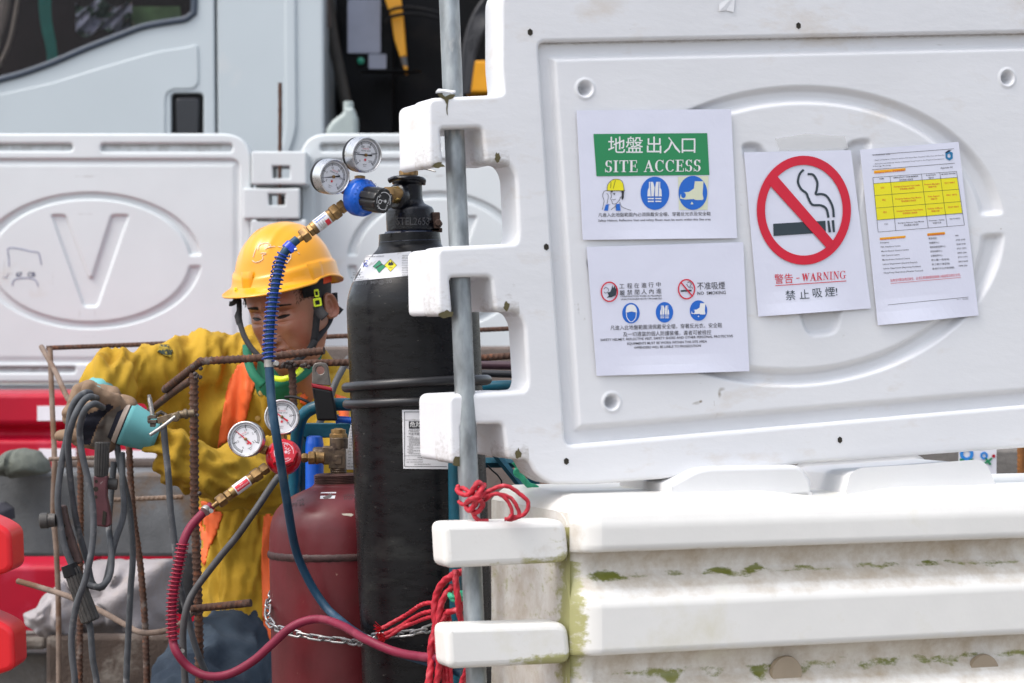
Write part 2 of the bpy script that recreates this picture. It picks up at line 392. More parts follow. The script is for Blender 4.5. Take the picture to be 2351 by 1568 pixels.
for i_, (x0, y0) in enumerate(((982, 222), (1003, 564), (1030, 902))):
    me = lug_piece(lambda d: which(d) == i_, 'lug')
    lug = finish(me, 'lug', WHITE, panel, po, smooth=50, attr=('dirt', dirt_of(me, False)))
    random.seed(x0)
    for (jx, jy, jw, jh) in ((x0+22, 158, 18, 7+6*(x0 > 1000)), (x0+160, 140, 8, 12)):
        cu_, cv_ = PF.px(jx, y0+jy); rw, rh = S(jw, 3.7), S(jh, 3.7)
        jag = [(cu_+rw*math.cos(2*math.pi*k/13)*random.uniform(.6, 1.2), cv_+rh*math.sin(2*math.pi*k/13)*random.uniform(.5, 1.25)) for k in range(13)]
        vs, fs = prism([jag], .0, 0, PF.M(-.0006), seg=0); mb = MB(); mb.add(vs, fs)
        # a ragged hole: flat olive patch on the moulding, cavity shade put in its colour
        mb.build('broken_hole', CRACK, lug, smooth=0)
    if x0 == 982:
        for L_ in ([(1004, 216), (1012, 214), (1022, 222), (1034, 216), (1046, 217), (1040, 226), (1030, 229), (1028, 240), (1024, 238), (1020, 229), (1010, 224)], [(1025, 238), (1028.5, 238), (1027, 252), (1028, 266), (1025.5, 262), (1024, 250)]):
            vs, fs = prism([pts_px(PF, L_)], .0, 0, PF.M(-.0006), seg=0); mb = MB(); mb.add(vs, fs); mb.build('crack', CRACK, lug, smooth=0)
        mb = MB(); mb.add([PF.p(*PF.px(x_, y_, w_), w_) for x_, y_, w_ in ((1000, 214, .004), (1006, 208, .02), (1046, 212, .02), (1036, 217, .003), (1016, 213, .002))], [(0, 1, 2, 3, 4)]); fl_ = mb.build('torn_flap', WHITE, lug, smooth=0); sm_ = fl_.modifiers.new('s', 'SOLIDIFY'); sm_.thickness = .003
    sh = [(x0+1, y0+6), (x0+150, y0-2), (x0+186, y0-2), (x0+186, y0+150), (x0+134, y0+150), (x0+125, y0+74), (x0+29, y0+76), (x0+36, y0+158), (x0+4, y0+162)]
    vs, fs = prism([rounded(pts_px(PF, sh), [.014, .002, .002, .002, .006, .006, .006, .010, .012])], LW-.055, 0.009, PF.M(0.055)); mb = MB(); mb.add(vs, fs, a=[.1]*len(vs)); mb.build('lug_back', WHITE, lug, smooth=50, attr='dirt')
# small hexagonal bolt holes: flat patches on the frame, hole shade put in the colour
HOLE = mat('hole_shade', (0.03, 0.025, 0.018), rough=0.9)
for (x, y) in ((1217, 74), (1833, 59), (1254, 567), (1300, 1059), (1928, 1010)):
    c = PF.px(x, y); mb = MB()
    n_ = 6; M_ = PF.M(-0.0006)
    ring = []
    for rr, zz in ((0.0056, 0.0), (0.0046, 0.0), (0.0042, 0.0004)):
        for k in range(6):
            a = math.pi/6+k*math.pi/3; ring.append(M_@Vector((c[0]+rr*0.85*math.cos(a), c[1]+rr*math.sin(a), zz)))
    fsx = [(k, (k+1) % 6, 6+(k+1) % 6, 6+k) for k in range(6)]+[(6+k, 6+(k+1) % 6, 12+(k+1) % 6, 12+k) for k in range(6)]+[tuple(range(12, 18))]
    mb.add(ring, fsx); mb.build('bolt_hole', HOLE, panel, smooth=0)

# ------------------------------------------------------------------ lower mossy water barrier
lower = thing('water_barrier', 'white plastic water-filled barrier with green moss in its grooves, under the notice panel', 'barrier', (BF.o.x+0.5, BF.o.y+0.35, 0))
MOSS = mat('mossy_white_plastic', (0.79, 0.775, 0.735), rough=0.34, var=0.05, vscale=5, col2=(0.62, 0.58, 0.42), amt=0.54, scale=5, soft=0.28,
           col3=(0.34, 0.29, 0.2), amt3=0.73, scale3=40, bump=0.0007, bscale=22, attr='dirt', attrcol=(0.37, 0.265, 0.14), attrscale=20)
# second mask layer: green moss
def add_moss(m, name='moss', col=(0.15, 0.165, 0.025), scale=34):
    n = m.node_tree; b = n.nodes['Principled BSDF']; N = n.nodes.new; L = n.links.new
    src = b.inputs['Base Color'].links[0].from_socket
    at = N('ShaderNodeAttribute'); at.attribute_name = name
    tc = N('ShaderNodeTexCoord'); t = N('ShaderNodeTexNoise'); t.inputs['Scale'].default_value = scale; t.inputs['Detail'].default_value = 7; t.inputs['Roughness'].default_value = 0.72
    mp = N('ShaderNodeMapping'); mp.inputs['Scale'].default_value = (1, 1, 1.9); L(tc.outputs['Object'], mp.inputs[0]); L(mp.outputs[0], t.inputs['Vector'])
    a = N('ShaderNodeMath'); a.operation = 'ADD'; L(at.outputs['Fac'], a.inputs[0]); L(t.outputs['Fac'], a.inputs[1])
    r = N('ShaderNodeMapRange'); r.inputs['From Min'].default_value = 0.90; r.inputs['From Max'].default_value = 1.06; r.clamp = True; L(a.outputs[0], r.inputs['Value'])
    t2 = N('ShaderNodeTexNoise'); t2.inputs['Scale'].default_value = 18; L(tc.outputs['Object'], t2.inputs['Vector'])
    mc = N('ShaderNodeMix'); mc.data_type = 'RGBA'; mc.inputs['A'].default_value = (*col, 1); mc.inputs['B'].default_value = (0.40, 0.385, 0.17, 1)
    r2 = N('ShaderNodeMapRange'); r2.inputs['From Min'].default_value = .42; r2.inputs['From Max'].default_value = .62; L(t2.outputs['Fac'], r2.inputs['Value'])
    sub_ = N('ShaderNodeAttribute'); sub_.attribute_name = 'pale'
    mx = N('ShaderNodeMath'); mx.operation = 'MAXIMUM'; mx.use_clamp = True
    ml = N('ShaderNodeMath'); ml.operation = 'MULTIPLY'; L(r2.outputs[0], ml.inputs[0]); ml.inputs[1].default_value = 0.35
    L(ml.outputs[0], mx.inputs[0]); L(sub_.outputs['Fac'], mx.inputs[1]); L(mx.outputs[0], mc.inputs['Factor'])
    m2 = N('ShaderNodeMix'); m2.data_type = 'RGBA'; L(r.outputs[0], m2.inputs['Factor']); L(src, m2.inputs['A']); L(mc.outputs['Result'], m2.inputs['B'])
    L(m2.outputs['Result'], b.inputs['Base Color'])
add_moss(MOSS)
def zpx(py, w=0.0, x=1345): return BF.px(x, py, w)[1]
prof = [(0.37, 0.0), (0.055, 0.0), (0.035, -0.003), (0.018, -0.010), (0.006, -0.024), (0.0, -0.042), (0.0, zpx(1262)), (0.006, zpx(1270)), (0.036, zpx(1274)), (0.042, zpx(1290, .04)), (0.042, zpx(1318, .042)), (0.03, zpx(1336, .03)), (0.006, zpx(1376)), (0.0, zpx(1392)),
        (0.0, zpx(1500)), (0.006, zpx(1508)), (0.036, zpx(1512)), (0.042, zpx(1528, .042)), (0.042, zpx(1562, .042)), (0.03, zpx(1580, .03)), (0.0, zpx(1625)), (-0.02, zpx(1800)), (-0.03, -BF.o.z+0.03), (0.0, -BF.o.z), (0.37, -BF.o.z)]
# finer front profile
fine = []
for (a, b) in zip(prof, prof[1:]):
    n_ = max(1, int(math.hypot(a[0]-b[0], a[1]-b[1])/0.006)) if a[0] < 0.2 and b[0] < 0.2 and a[1] > -0.4 else 1
    for k in range(n_): fine.append((a[0]+(b[0]-a[0])*k/n_, a[1]+(b[1]-a[1])*k/n_))
fine.append(prof[-1])
NU = 150; ulen = 1.45
verts, dirt, moss, pale = [], [], [], []
ustops = [0.0, 0.003, 0.008, 0.016, 0.026]+[0.04+(ulen-0.04)*(k/(NU-6))**1.3 for k in range(NU-5)]
zg1, zg2 = zpx(1318, .042), zpx(1562, .042)
gv = lambda z, c, s: math.exp(-((z-c)/s)**2)
hole_u = [BF.px(1805, 1560, .02)[0], BF.px(2260, 1540, .02)[0]]
for u in ustops:
    inset = 0.030*(1-min(1, u/0.04))**2
    for (w_, z) in fine:
        ww = w_+inset if w_ < 0.2 else w_
        zz = z-(inset*0.8 if z > -0.02 else 0)
        # ends of the grooves close towards the left corner
        if u < 0.05 and w_ > 0.001 and w_ < 0.05 and z < -0.03: ww = w_*(0.35+0.65*(u/0.05))+inset
        # wavy dip in the top edge
        if z > -0.03 and 0.33 < u < 0.62: zz -= 0.012*math.sin(math.pi*(u-0.33)/0.29)**2*(1 if w_ < 0.2 else 0.4)
        verts.append(BF.p(u, zz, ww))
        d = 0.0
        if w_ > 0.02 and z < -0.05: d = 0.50
        elif w_ > 0.004 and z < -0.05: d = 0.34
        for c_ in (zg1, zg2): d = max(d, 0.36*gv(z, c_-0.022, 0.02))
        edge = math.exp(-(u/0.02)**2)*0.4; d = max(d, edge*(1 if z < -0.04 else 0.3))
        dirt.append(d)
        n1, n2 = mnoise.noise(Vector((u*9, 1, 0))), mnoise.noise(Vector((u*26, 7, 0)))
        mo = max((.50+.30*n1+.22*n2)*gv(z, zg1-0.004+.008*n2, 0.007+.008*abs(n1)), (.50-.26*n1+.25*n2)*gv(z, zg2+0.006-.012*n2, 0.010+.012*abs(n2)), 0.30*gv(z, zpx(1266), 0.004), 0.30*gv(z, zpx(1508), 0.005))
        mo *= min(1, 0.4+u/0.08)
        if u < 0.03 and -0.28 < z < -0.10: mo = max(mo, 0.62*(1-(u/.035)**2))
        moss.append(mo); pale.append(1.0 if u < 0.03 else 0.0)
nf = len(fine); F = []
for i in range(len(ustops)-1):
    for k in range(nf-1):
        a = i*nf+k; F.append((a, a+1, a+nf+1, a+nf))
    F.append((i*nf, i*nf+nf, i*nf+nf+nf-1, i*nf+nf-1))
F.append(tuple(range((len(ustops)-1)*nf, len(ustops)*nf)))
me = bpy.data.meshes.new('body'); c = wloc(lower)
# left end face as a grid so that its moss can show
ew, ez = 16, 60; base = len(verts)
for i in range(ew+1):
    for k in range(ez+1):
        w_ = 0.030+0.340*i/ew; z = -0.024+(-BF.o.z+0.024)*(k/ez)**1.6
        q = 0.0
        bulge = 0.0
        verts.append(BF.p(0.0+0.0005+bulge, z, w_)); dirt.append(0.30+0.10*(z < -.12))
        m_ = 0.48*math.exp(-((w_-0.02)/0.045)**2)+0.22
        if -0.30 < z < -0.085: m_ += 0.13
        moss.append(m_ if z < -0.045 else 0.0); pale.append(1.0)
for i in range(ew):
    for k in range(ez):
        a = base+i*(ez+1)+k; F.append((a, a+1, a+ez+2, a+ez+1))
me.from_pydata([tuple(Vector(v)-c) for v in verts], [], F)
for nme, arr in (('moss', moss), ('pale', pale)):
    at = me.attributes.new(nme, 'FLOAT', 'POINT'); at.data.foreach_set('value', arr)
body = finish(me, 'body', MOSS, lower, c, smooth=55, attr=('dirt', dirt))
# moulded seats standing on top of the barrier
for L in ([(1528, 1116), (1600, 1078), (1636, 1072), (1838, 1068), (1872, 1116)], [(1938, 1118), (1970, 1084), (2100, 1076), (2250, 1064), (2294, 1112)]):
    q = rounded(pts_px(BF, L, 0.085), 0.012)
    q = [(a, b if b > .012 else -.012) for a, b in q]
    q = [q[0]]+q[1:]
    lowest = min(b for a, b in q)
    vs, fs = prism([[(a, b) for a, b in q]], 0.2, 0.007, BF.M(0.085))
    mb = MB(); mb.add(vs, fs, a=0.1); mb.build('stacking_seat', WHITE2, lower, smooth=50, attr='dirt')
# lugs with vertical eye for the pole
for (x0, x1, y0, y1) in ((1018, 1302, 1198, 1304), (1024, 1306, 1434, 1536)):
    q = rounded(pts_px(BF, [(x0, y0+3), (x1, y0-5), (x1+10, y1-12), (x0+6, y1+2)], 0.02), [.014, .02, .02, .014])
    vs, fs = prism([q], 0.062, 0.011, BF.M(0.022))
    mb = MB(); mb.add(vs, fs)
    lug = None
    mesh_dirt = []
    for v in mb.v:
        d = Vector(v)-BF.o; mesh_dirt.append(0.16)
    mb.a = mesh_dirt
    lug = mb.build('lug', MOSS, lower, smooth=50, attr='dirt')
    m1 = []
    o_ = wloc(lower)
    for v in lug.data.vertices:
        d = v.co+o_-BF.o; uu, zz = d.dot(BF.U), d.z
        ylow = BF.px(x0, y1)[1]
        m1.append(0.34*max(0, (uu+0.16)/0.16)+0.42*math.exp(-((zz-ylow)/0.012)**2)*max(0.2, min(1, (uu+0.2)/0.2)))
    at = lug.data.attributes.new('moss', 'FLOAT', 'POINT'); at.data.foreach_set('value', m1)
    at = lug.data.attributes.new('pale', 'FLOAT', 'POINT'); at.data.foreach_set('value', [1.0]*len(m1))
# round drain holes seen in the lower groove
TAN = mat('tan_plug', (0.34, 0.27, 0.19), rough=0.6, var=0.15, attr=None)
for (x, y) in ((1806, 1545), (2260, 1540)):
    uu, zz = BF.px(x, y, 0.03); mb = MB()
    lathe(mb, [(0.0, 0.026), (0.006, 0.0275), (0.012, 0.026), (0.013, 0.022), (0.02, 0.021), (0.05, 0.02)][:4]+[(0.012, 0.001)], BF.p(uu, zz, 0.028), BF.N, seg=32)
    mb.build('drain_plug', TAN, lower)
# scaffold pole threaded through all the lugs
pw = 0.062
ptop = PF.p(*PF.px(1026, -60, pw), pw); 
a_, b_ = W(1031, 0, ptop.y), W(1094, 1568, 3.70)
dirp = (b_-a_).normalized()
top = a_-dirp*0.12; tlen = (top.z-0.0)/-dirp.z
mb = MB(); tube(mb, [top, top+dirp*tlen], 0.0158, seg=24, step=0.02, wob=0.01)
tag(mb.build('scaffold_pole', GALV), 'galvanised steel pole threaded through the lugs of the white barriers', 'pole')
POLE = (a_, dirp)
# ------------------------------------------------------------------ rear barriers
def rear_barrier(label, Y, xl, xr, yt, yb, oc, orx, ory, vpoly, slots, inner_l, inner_r, lug_side, closed_left):
    fr = Frame(W(xl, yt, Y), (1, 0, 0), (0, 0, 1))
    t = thing('barrier', label, 'barrier', (fr.p(0, 0, 0.2).x+0.3, Y+0.1, 0), 'white barriers behind the worker')
    P = lambda x, y, w=0: fr.px(x, y, w)
    rl = 0.10
    q = rounded([P(xl, yt), P(xr, yt), P(xr, yb), P(xl, yb)], [rl, rl, 0.05, 0.05], 8)
    inn = rounded([P(inner_l, 366), P(inner_r, 366), P(inner_r, 834), P(inner_l, 834)], 0.03)
    holes = [rounded([P(a, c), P(b, c), P(b, d), P(a, d)], 0.012) for a, b, c, d in slots]
    vs, fs = prism([q, inn]+holes, 0.08, 0.009, fr.M())
    mb = MB(); mb.add(vs, fs, a=0.10); mb.build('frame', FARWHITE, t, smooth=50, attr='dirt')
    for a, b, c, d in slots:
        m2 = MB(); (ua, va), (ub, vb) = P(a-6, d+6), P(b+6, c-6)
        m2.add([fr.p(ua, va, .022), fr.p(ub, va, .022), fr.p(ub, vb, .022), fr.p(ua, vb, .022)], [(0, 1, 2, 3)], a=[.12, .12, .62, .62])
        m2.build('slot_back', FARWHITE, t, smooth=0, attr='dirt')
    (ua, vb), (ub, va) = P(inner_l-3, 363), P(inner_r+3, 837)
    E = P(*oc); rx, ry = S(orx, Y), S(ory, Y)
    vp = rounded([P(*k) for k in vpoly], 0.014, 4)
    def h(U, V):
        ed = np.minimum(np.minimum(U-ua, ub-U), np.minimum(V-va, vb-V))
        hh = 0.012-0.006*sstep(0.01, 0.03, ed)
        rr = np.sqrt(((U-E[0])/rx)**2+((V-E[1])/ry)**2); dd = (1-rr)*ry*1.1
        gate = sstep(0.014, 0.026, np.abs(V-E[1]))
        hh = hh+0.014*sstep(0, 0.006, dd)*(1-sstep(0.022, 0.031, dd))*gate
        hh = hh+0.011*(1-sstep(-0.008, 0.001, sdpoly(U, V, vp)))
        A = 0.3*(1-sstep(0, 0.008, vb-V))+0.04
        # scuffs left by old notices and tape
        for (sx, sy, sw, sh, k) in ((760, 52, 200, 5, .55), (880, 45, 90, 6, .5), (780, 397, 150, 5, .5), (820, 765, 70, 4, .4), (800, 1520, 230, 4, .5), (100, 945, 120, 8, .35), (730, 1300, 12, 50, .45), (870, 1300, 12, 50, .45), (35, 900, 5, 160, .4), (480, 1000, 6, 90, .4)):
            cx, cy = P(sx/4+XO, 392+sy/4)
            A = A+k*np.exp(-(np.abs(U-cx)/S(sw/8, Y))**4-(np.abs(V-cy)/S(sh/4, Y))**2)
        return hh, A
    XO = 0 if closed_left else 790
    Pg, Fg, Ag = field(fr, None, ua, ub, va, vb, 330, 230, h)
    rawmesh(Pg, Fg, 'recessed_sheet', FARWHITE, t, attr=('dirt', Ag.tolist()), smooth=80)
    for (a, b, c, d, w0, th, hole) in lug_side:
        q = [rounded([P(a, c), P(b, c), P(b, d), P(a, d)], 0.008)]
        if hole: q.append([P(hole[0], hole[2]), P(hole[1], hole[2]), P(hole[1], hole[3]), P(hole[0], hole[3])])
        vs, fs = prism(q, th, 0.006, fr.M(w0)); mb = MB(); mb.add(vs, fs, a=0.12); mb.build('lug', FARWHITE, t, smooth=50, attr='dirt')
    # foot carrying the panel down to the ground
    mb = MB(); (ua, va), (ub, vb) = P(xl+20, yb-6), P(xr-20, yb)
    zt = fr.o.z+va; mb.box(((fr.p(ua, 0).x+fr.p(ub, 0).x)/2, Y+0.14, (zt-0.02)/2+0.0), (abs(ub-ua), 0.2, zt-0.02)); mb.build('base', FARWHITE, t, bevel=0.02)
    return fr, t
Y1 = 8.2
F1, T1 = rear_barrier('white rear barrier embossed with a V inside an oval, left of the worker', Y1, -330, 577, 306, 878, (206, 598), 257, 158,
    [(114, 491), (151, 491), (207, 640), (254, 491), (298, 491), (224, 706), (190, 706)],
    [(-160, 166, 330, 346), (232, 533, 330, 348), (-150, 172, 842, 855)], -280, 549,
    [(560, 690, 433, 503, -0.03, 0.13, (619, 656, 446, 472)), (560, 690, 590, 650, -0.03, 0.13, None)], True)
F2, T2 = rear_barrier('white rear barrier partly hidden behind the black gas cylinder', Y1+0.12, 688, 1560, 306, 878, (1004, 598), 208, 160,
    [(900, 494), (940, 494), (1008, 640), (1060, 494), (1098, 494), (1026, 706), (990, 706)],
    [(736, 1010, 330, 347), (1060, 1400, 330, 347)], 722, 1520,
    [(588, 712, 355, 430, -0.15, 0.16, (636, 674, 388, 416)), (586, 712, 509, 586, -0.15, 0.16, None)], False)
MKM = mat('faded_blue_marker', (.22, .24, .34), rough=.7, var=.3, vscale=40)
MK2 = mat('dark_marker', (.06, .07, .13), rough=.7, var=.3, vscale=40)
for L_, r__, m__ in (([(21, 612), (20, 590), (19, 570), (45, 571), (70, 577), (88, 580), (92, 594), (95, 608)], 1.3, MKM), ([(28, 656), (30, 646), (37, 640), (60, 638), (78, 641), (86, 650), (87, 658)], 1.3, MKM), ([(6, 636), (16, 636), (18, 628)], 1.2, MKM)):
    mb = MB(); tube(mb, [F1.p(*F1.px(x_, y_, .0052), .0052) for x_, y_ in L_], S(r__, Y1), seg=6, step=.01, flat=.4); mb.build('marker_line', m__, T1)
mb = MB(); letter(mb, '67', lambda u, v: F1.p(u, v, .0050), F1.px(44, 635, .005)[0], F1.px(44, 635, .005)[1], h=S(10, Y1), bold=.03); letter(mb, 'CB', lambda u, v: F1.p(u, v, .0050), F1.px(72, 635, .005)[0], F1.px(72, 635, .005)[1], h=S(10, Y1), bold=.03); mb.build('marker_lettering', MK2, T1, smooth=0)
mb = MB(); tube(mb, [W(643, 190, Y1-.02), W(643, 300, Y1-.02), W(641, 640, Y1-.02)], S(5.0, Y1), seg=10, rib=rebar_rib(0.012))
tag(mb.build('locking_rod', RUST), 'rusty steel rod pinned through the lugs joining the two rear barriers', 'rod')
mb = MB(); tube(mb, [W(588, 430, 8.1), W(640, 431, 8.08), W(688, 430, 8.1), W(692, 436, 8.1), W(692, 498, 8.1), W(686, 505, 8.1), W(640, 507, 8.08), W(590, 506, 8.1)], S(2.2, 8.1), seg=8)
tag(mb.build('wire_loop', BLACKRUB), 'black wire loop wound round the lugs of the rear barriers', 'wire')

# ------------------------------------------------------------------ truck cab and machinery behind
YT = 10.6
truck = thing('truck', 'pale blue-white truck with open dark loader space behind its cab', 'truck', W(500, 700, YT+0.9)*1.0)
truck.location.z = 0
TF = Frame(W(0, 0, YT), (1, 0, 0), (0, 0, 1))
def T_(x, y, w=0): return TF.px(x, y, w)
# door skin with window opening
win = [T_(x, y) for x, y in ((-60, -200), (446, -200), (446, 10), (441, 34), (425, 47), (395, 52), (330, 64), (270, 86), (200, 113), (120, 147), (50, 172), (0, 186), (-60, 208))]
pk = rounded([T_(393, 214), T_(467, 214), T_(467, 330), T_(393, 330)], 0.022)
door = rounded([T_(-420, -420), T_(489, -420), T_(497, 700), T_(-420, 700)], 0.01)
vs, fs = prism([door, win, pk], 0.05, 0.008, TF.M(0)); mb = MB(); mb.add(vs, fs); drobj = mb.build('door', TRUCKW, truck, smooth=50)
# swage: a slightly proud lower door panel gives the soft crease
q = [T_(-400, 262), T_(0, 216), T_(120, 190), T_(250, 150), T_(360, 118), T_(430, 108), T_(455, 100), T_(457, 205), T_(380, 205), T_(380, 690), T_(-400, 690)]
vs, fs = prism([rounded(q, 0.05)], 0.006, 0.0055, TF.M(-0.0045), seg=4)
mb = MB(); mb.add(vs, fs); mb.build('door_swage', TRUCKW, drobj, smooth=80)
mb = MB(); vs, fs = prism([rounded([T_(390, 211, .03), T_(470, 211, .03), T_(470, 333, .03), T_(390, 333, .03)], 0.02)], 0.02, 0.004, TF.M(0.03)); mb.add(vs, fs)
mb.build('door_handle', BLACKRUB, drobj)
mb = MB(); vs, fs = prism([rounded([T_(402, 224), T_(458, 224), T_(455, 320), T_(405, 320)], 0.02)], 0.022, 0.008, TF.M(0.006)); mb.add(vs, fs)
HND = mat('glossy_dark_handle', (0.012, 0.014, 0.02), rough=0.25, var=0.1); mb.build('handle_grip', HND, drobj)
# window rubber and glass
seal = [(x, y) for x, y in ((-60, -200), (446, -200), (446, 10), (441, 34), (425, 47), (395, 52), (330, 64), (270, 86), (200, 113), (120, 147), (50, 172), (0, 186), (-60, 208))]
SEAL = mat('window_rubber', (0.035, 0.05, 0.075), rough=0.5, var=0.1)
mb = MB(); tube(mb, [W(x, y-3, YT-0.004) for x, y in seal[1:]], S(8, YT), seg=10, step=0.02, flat=0.8); mb.build('window_seal', SEAL, truck)
gm, gn, gb = node_mat('tinted_glass'); gb.inputs['Base Color'].default_value = (0.75, 0.72, 0.74, 1); gb.inputs['Roughness'].default_value = 0.02; gb.inputs['Transmission Weight'].default_value = 1.0; gb.inputs['IOR'].default_value = 1.18
mb = MB(); vs, fs = prism([[T_(x, y, .03) for x, y in seal]], 0.004, 0.0003, TF.M(0.03), seg=0); mb.add(vs, fs); mb.build('window_pane', gm, truck, smooth=0)
# cab interior
INT = mat('maroon_cab_interior', (0.014, 0.005, 0.007), rough=0.8, var=0.4, vscale=5)
mb = MB(); c0 = W(100, -60, YT+1.25); mb.box((c0.x, YT+1.25, c0.z), (2.4, 0.02, 1.7)); mb.box((c0.x, YT+0.6, c0.z-0.80), (2.4, 1.1, 0.02)); mb.box((c0.x, YT+0.6, c0.z+0.95), (2.4, 1.2, 0.02)); mb.box((W(447, 0, YT).x+0.06, YT+0.64, c0.z), (0.02, 1.16, 1.7))
mb.build('cab_interior', INT, truck, smooth=0)
mb = MB(); tube(mb, [W(110, -80, YT+.3), W(112, 40, YT+.3), W(125, 112, YT+.3), W(128, 150, YT+.3)], lambda q: S(16-4*q, YT+.3), seg=4, step=.03, flat=0.2)
mb.build('seat_belt', mat('teal_belt', (0.01, 0.20, 0.16), rough=0.7), truck)
mb = MB(); tube(mb, [W(20, -80, YT+.25), W(18, 0, YT+.25), W(6, 60, YT+.25), W(-20, 150, YT+.25)], S(14, YT), seg=8, step=.03); tube(mb, [W(70, -80, YT+.5), W(40, 90, YT+.5), W(12, 160, YT+.5)], S(5, YT), seg=8, step=.03)
mb.build('steering_column', mat('beige_trim', (0.34, 0.30, 0.25), rough=0.7), truck)
PAP = mat('crumpled_papers', (0.30, 0.33, 0.42), rough=0.7, var=0.2, vscale=10, col2=(0.015, 0.05, 0.03), amt=0.5, scale=11, soft=0.03, col3=(0.35, 0.2, 0.22), amt3=0.6, scale3=24)
mb = MB(); n_ = 12
gv_ = [W(182+128*i/n_, 14+68*k/6+10*math.sin(i*0.9+k), YT+.35+.03*math.sin(i*1.7+k*2)) for i in range(n_+1) for k in range(7)]
mb.add(gv_, [(i*7+k, i*7+k+1, (i+1)*7+k+1, (i+1)*7+k) for i in range(n_) for k in range(6)]); mb.build('papers_inside', PAP, truck, smooth=0)
PAP2 = mat('green_papers', (0.10, 0.20, 0.08), rough=0.7, var=0.3, vscale=12, col2=(0.3, 0.26, 0.2), amt=0.5, scale=9)
mb = MB(); mb.add([W(300, 22, YT+.4), W(420, 22, YT+.4), W(425, 60, YT+.4), W(290, 70, YT+.4)], [(0, 1, 2, 3)]); mb.build('map_inside', PAP2, truck, smooth=0)
# cab pillar and rear corner
q = rounded([T_(494, -420), T_(741, -420), T_(747, 760), T_(502, 760)], 0.01)
vs, fs = prism([q], 0.9, 0.012, TF.M(0.004)); mb = MB(); mb.add(vs, fs); cb = mb.build('cab_corner', TRUCKW, truck, smooth=50)
q = rounded([T_(650, -420), T_(676, -420), T_(682, 300), T_(664, 355), T_(640, 360), T_(655, 300)], 0.05)
vs, fs = prism([q], 0.012, 0.010, TF.M(-0.005), seg=4); mb = MB(); mb.add(vs, fs); mb.build('pressed_rib', TRUCKW, truck, smooth=80)
CHAS = mat('black_machinery', (0.004, 0.0045, 0.006), spec=.15, rough=0.55, var=0.5, vscale=7, col2=(0.010, 0.009, 0.009), amt=0.5, scale=5)
mb = MB()
c0 = W(960, 150, YT+0.75); mb.box((c0.x, c0.y, c0.z-0.1), (1.1, 0.05, 1.7)); mb.box((c0.x+0.5, c0.y-0.2, c0.z-0.1), (0.05, 0.5, 1.7))
mb.build('loader_bulkhead', CHAS, truck, smooth=0)
mb = MB()
c1 = W(846, 170, YT+0.6); mb.box((c1.x, c1.y, c1.z), (S(125, YT), 0.1, S(330, YT)))
mb.build('control_cabinet', CHAS, truck, bevel=0.008)
mb = MB(); tube(mb, [W(752, -60, YT+.3), W(760, 60, YT+.3), W(785, 190, YT+.3), W(812, 320, YT+.3)], S(14, YT), seg=10, step=.03); mb.build('chassis_strut', mat('dusty_strut', (0.028, 0.024, 0.02), rough=0.7, var=0.3), truck)
mb = MB(); tube(mb, [W(748, -60, YT+.2), W(756, 62, YT+.2)], S(5, YT), seg=8); mb.build('brown_lever', mat('brownish_metal', (0.06, 0.04, 0.035), rough=0.6), truck)
PAPER = mat('pale_sheet', (0.36, 0.38, 0.47), rough=0.5, var=0.07, vscale=12)
for (a, b, c, d) in ((798, 874, -2, 122), (846, 887, 124, 158)):
    mb = MB(); q = rounded([TF.px(a, c, .53), TF.px(b, c, .53), TF.px(b, d, .53), TF.px(a, d, .53)], 0.008)
    vs, fs = prism([q], 0.006, 0.001, TF.M(0.53), seg=1); mb.add(vs, fs); mb.build('notice_plate', PAPER, truck)
mb = MB(); lathe(mb, [(0, .0), (.004, S(8, YT)), (.02, S(8, YT)), (.022, .001)], W(828, 139, YT+.5), (0, 1, 0), seg=20); mb.build('green_lamp', mat('green_lens', (0.02, 0.28, 0.17), rough=0.3), truck)
YEL = mat('loader_yellow', (0.78, 0.34, 0.006), rough=0.45, var=0.06)
mb = MB()
for L, w0 in (([(876, -60), (915, -60), (921, 0), (926, 40), (933, 128), (918, 130), (905, 90), (898, 40), (884, 0)], .42), ([(925, 150), (935, 150), (936, 168), (930, 170)], .42)):
    vs, fs = prism([[TF.px(x, y, w0) for x, y in L]], 0.05, 0.004, TF.M(w0)); mb.add(vs, fs)
mb.build('loader_arm', YEL, truck)
mb = MB(); vs, fs = prism([[TF.px(x, y, .42) for x, y in ((918, 130), (933, 130), (936, 152), (924, 152))]], 0.05, 0.002, TF.M(.42)); mb.add(vs, fs); mb.build('arm_tip_band', STEELG, truck)
mb = MB(); vs, fs = prism([rounded([TF.px(1072, 140, .3), TF.px(1160, 136, .3), TF.px(1160, 212, .3), TF.px(1070, 212, .3)], .02)], 0.3, 0.01, TF.M(.3)); mb.add(vs, fs); mb.build('counterweight', YEL, truck)
mb = MB(); lathe(mb, [(0, .001), (.006, S(74, YT)), (.012, S(74, YT)), (.016, .001)], W(897, 169, YT+.36), (0.0, -0.06, 1), seg=40); mb.build('plate_table', CHAS, truck)
mb = MB(); hz = [(892, -30), (905, 10), (925, 14)]
tube(mb, [W(882, 40, YT+.4), W(900, 22, YT+.38), W(940, 17, YT+.36), (W(1000, 28, YT+.34)), W(1040, 50, YT+.34), W(1062, 90, YT+.34)], S(4, YT), seg=8); mb.build('hose', CHAS, truck)
mb = MB(); tube(mb, [W(884, 50, YT+.38), W(902, 37, YT+.38), W(950, 32, YT+.36), W(1010, 44, YT+.34), W(1050, 80, YT+.34)], S(4, YT), seg=8); mb.build('hose', CHAS, truck)
HOS = mat('grey_black_hose', (0.016, 0.016, 0.020), rough=0.5, var=0.3)
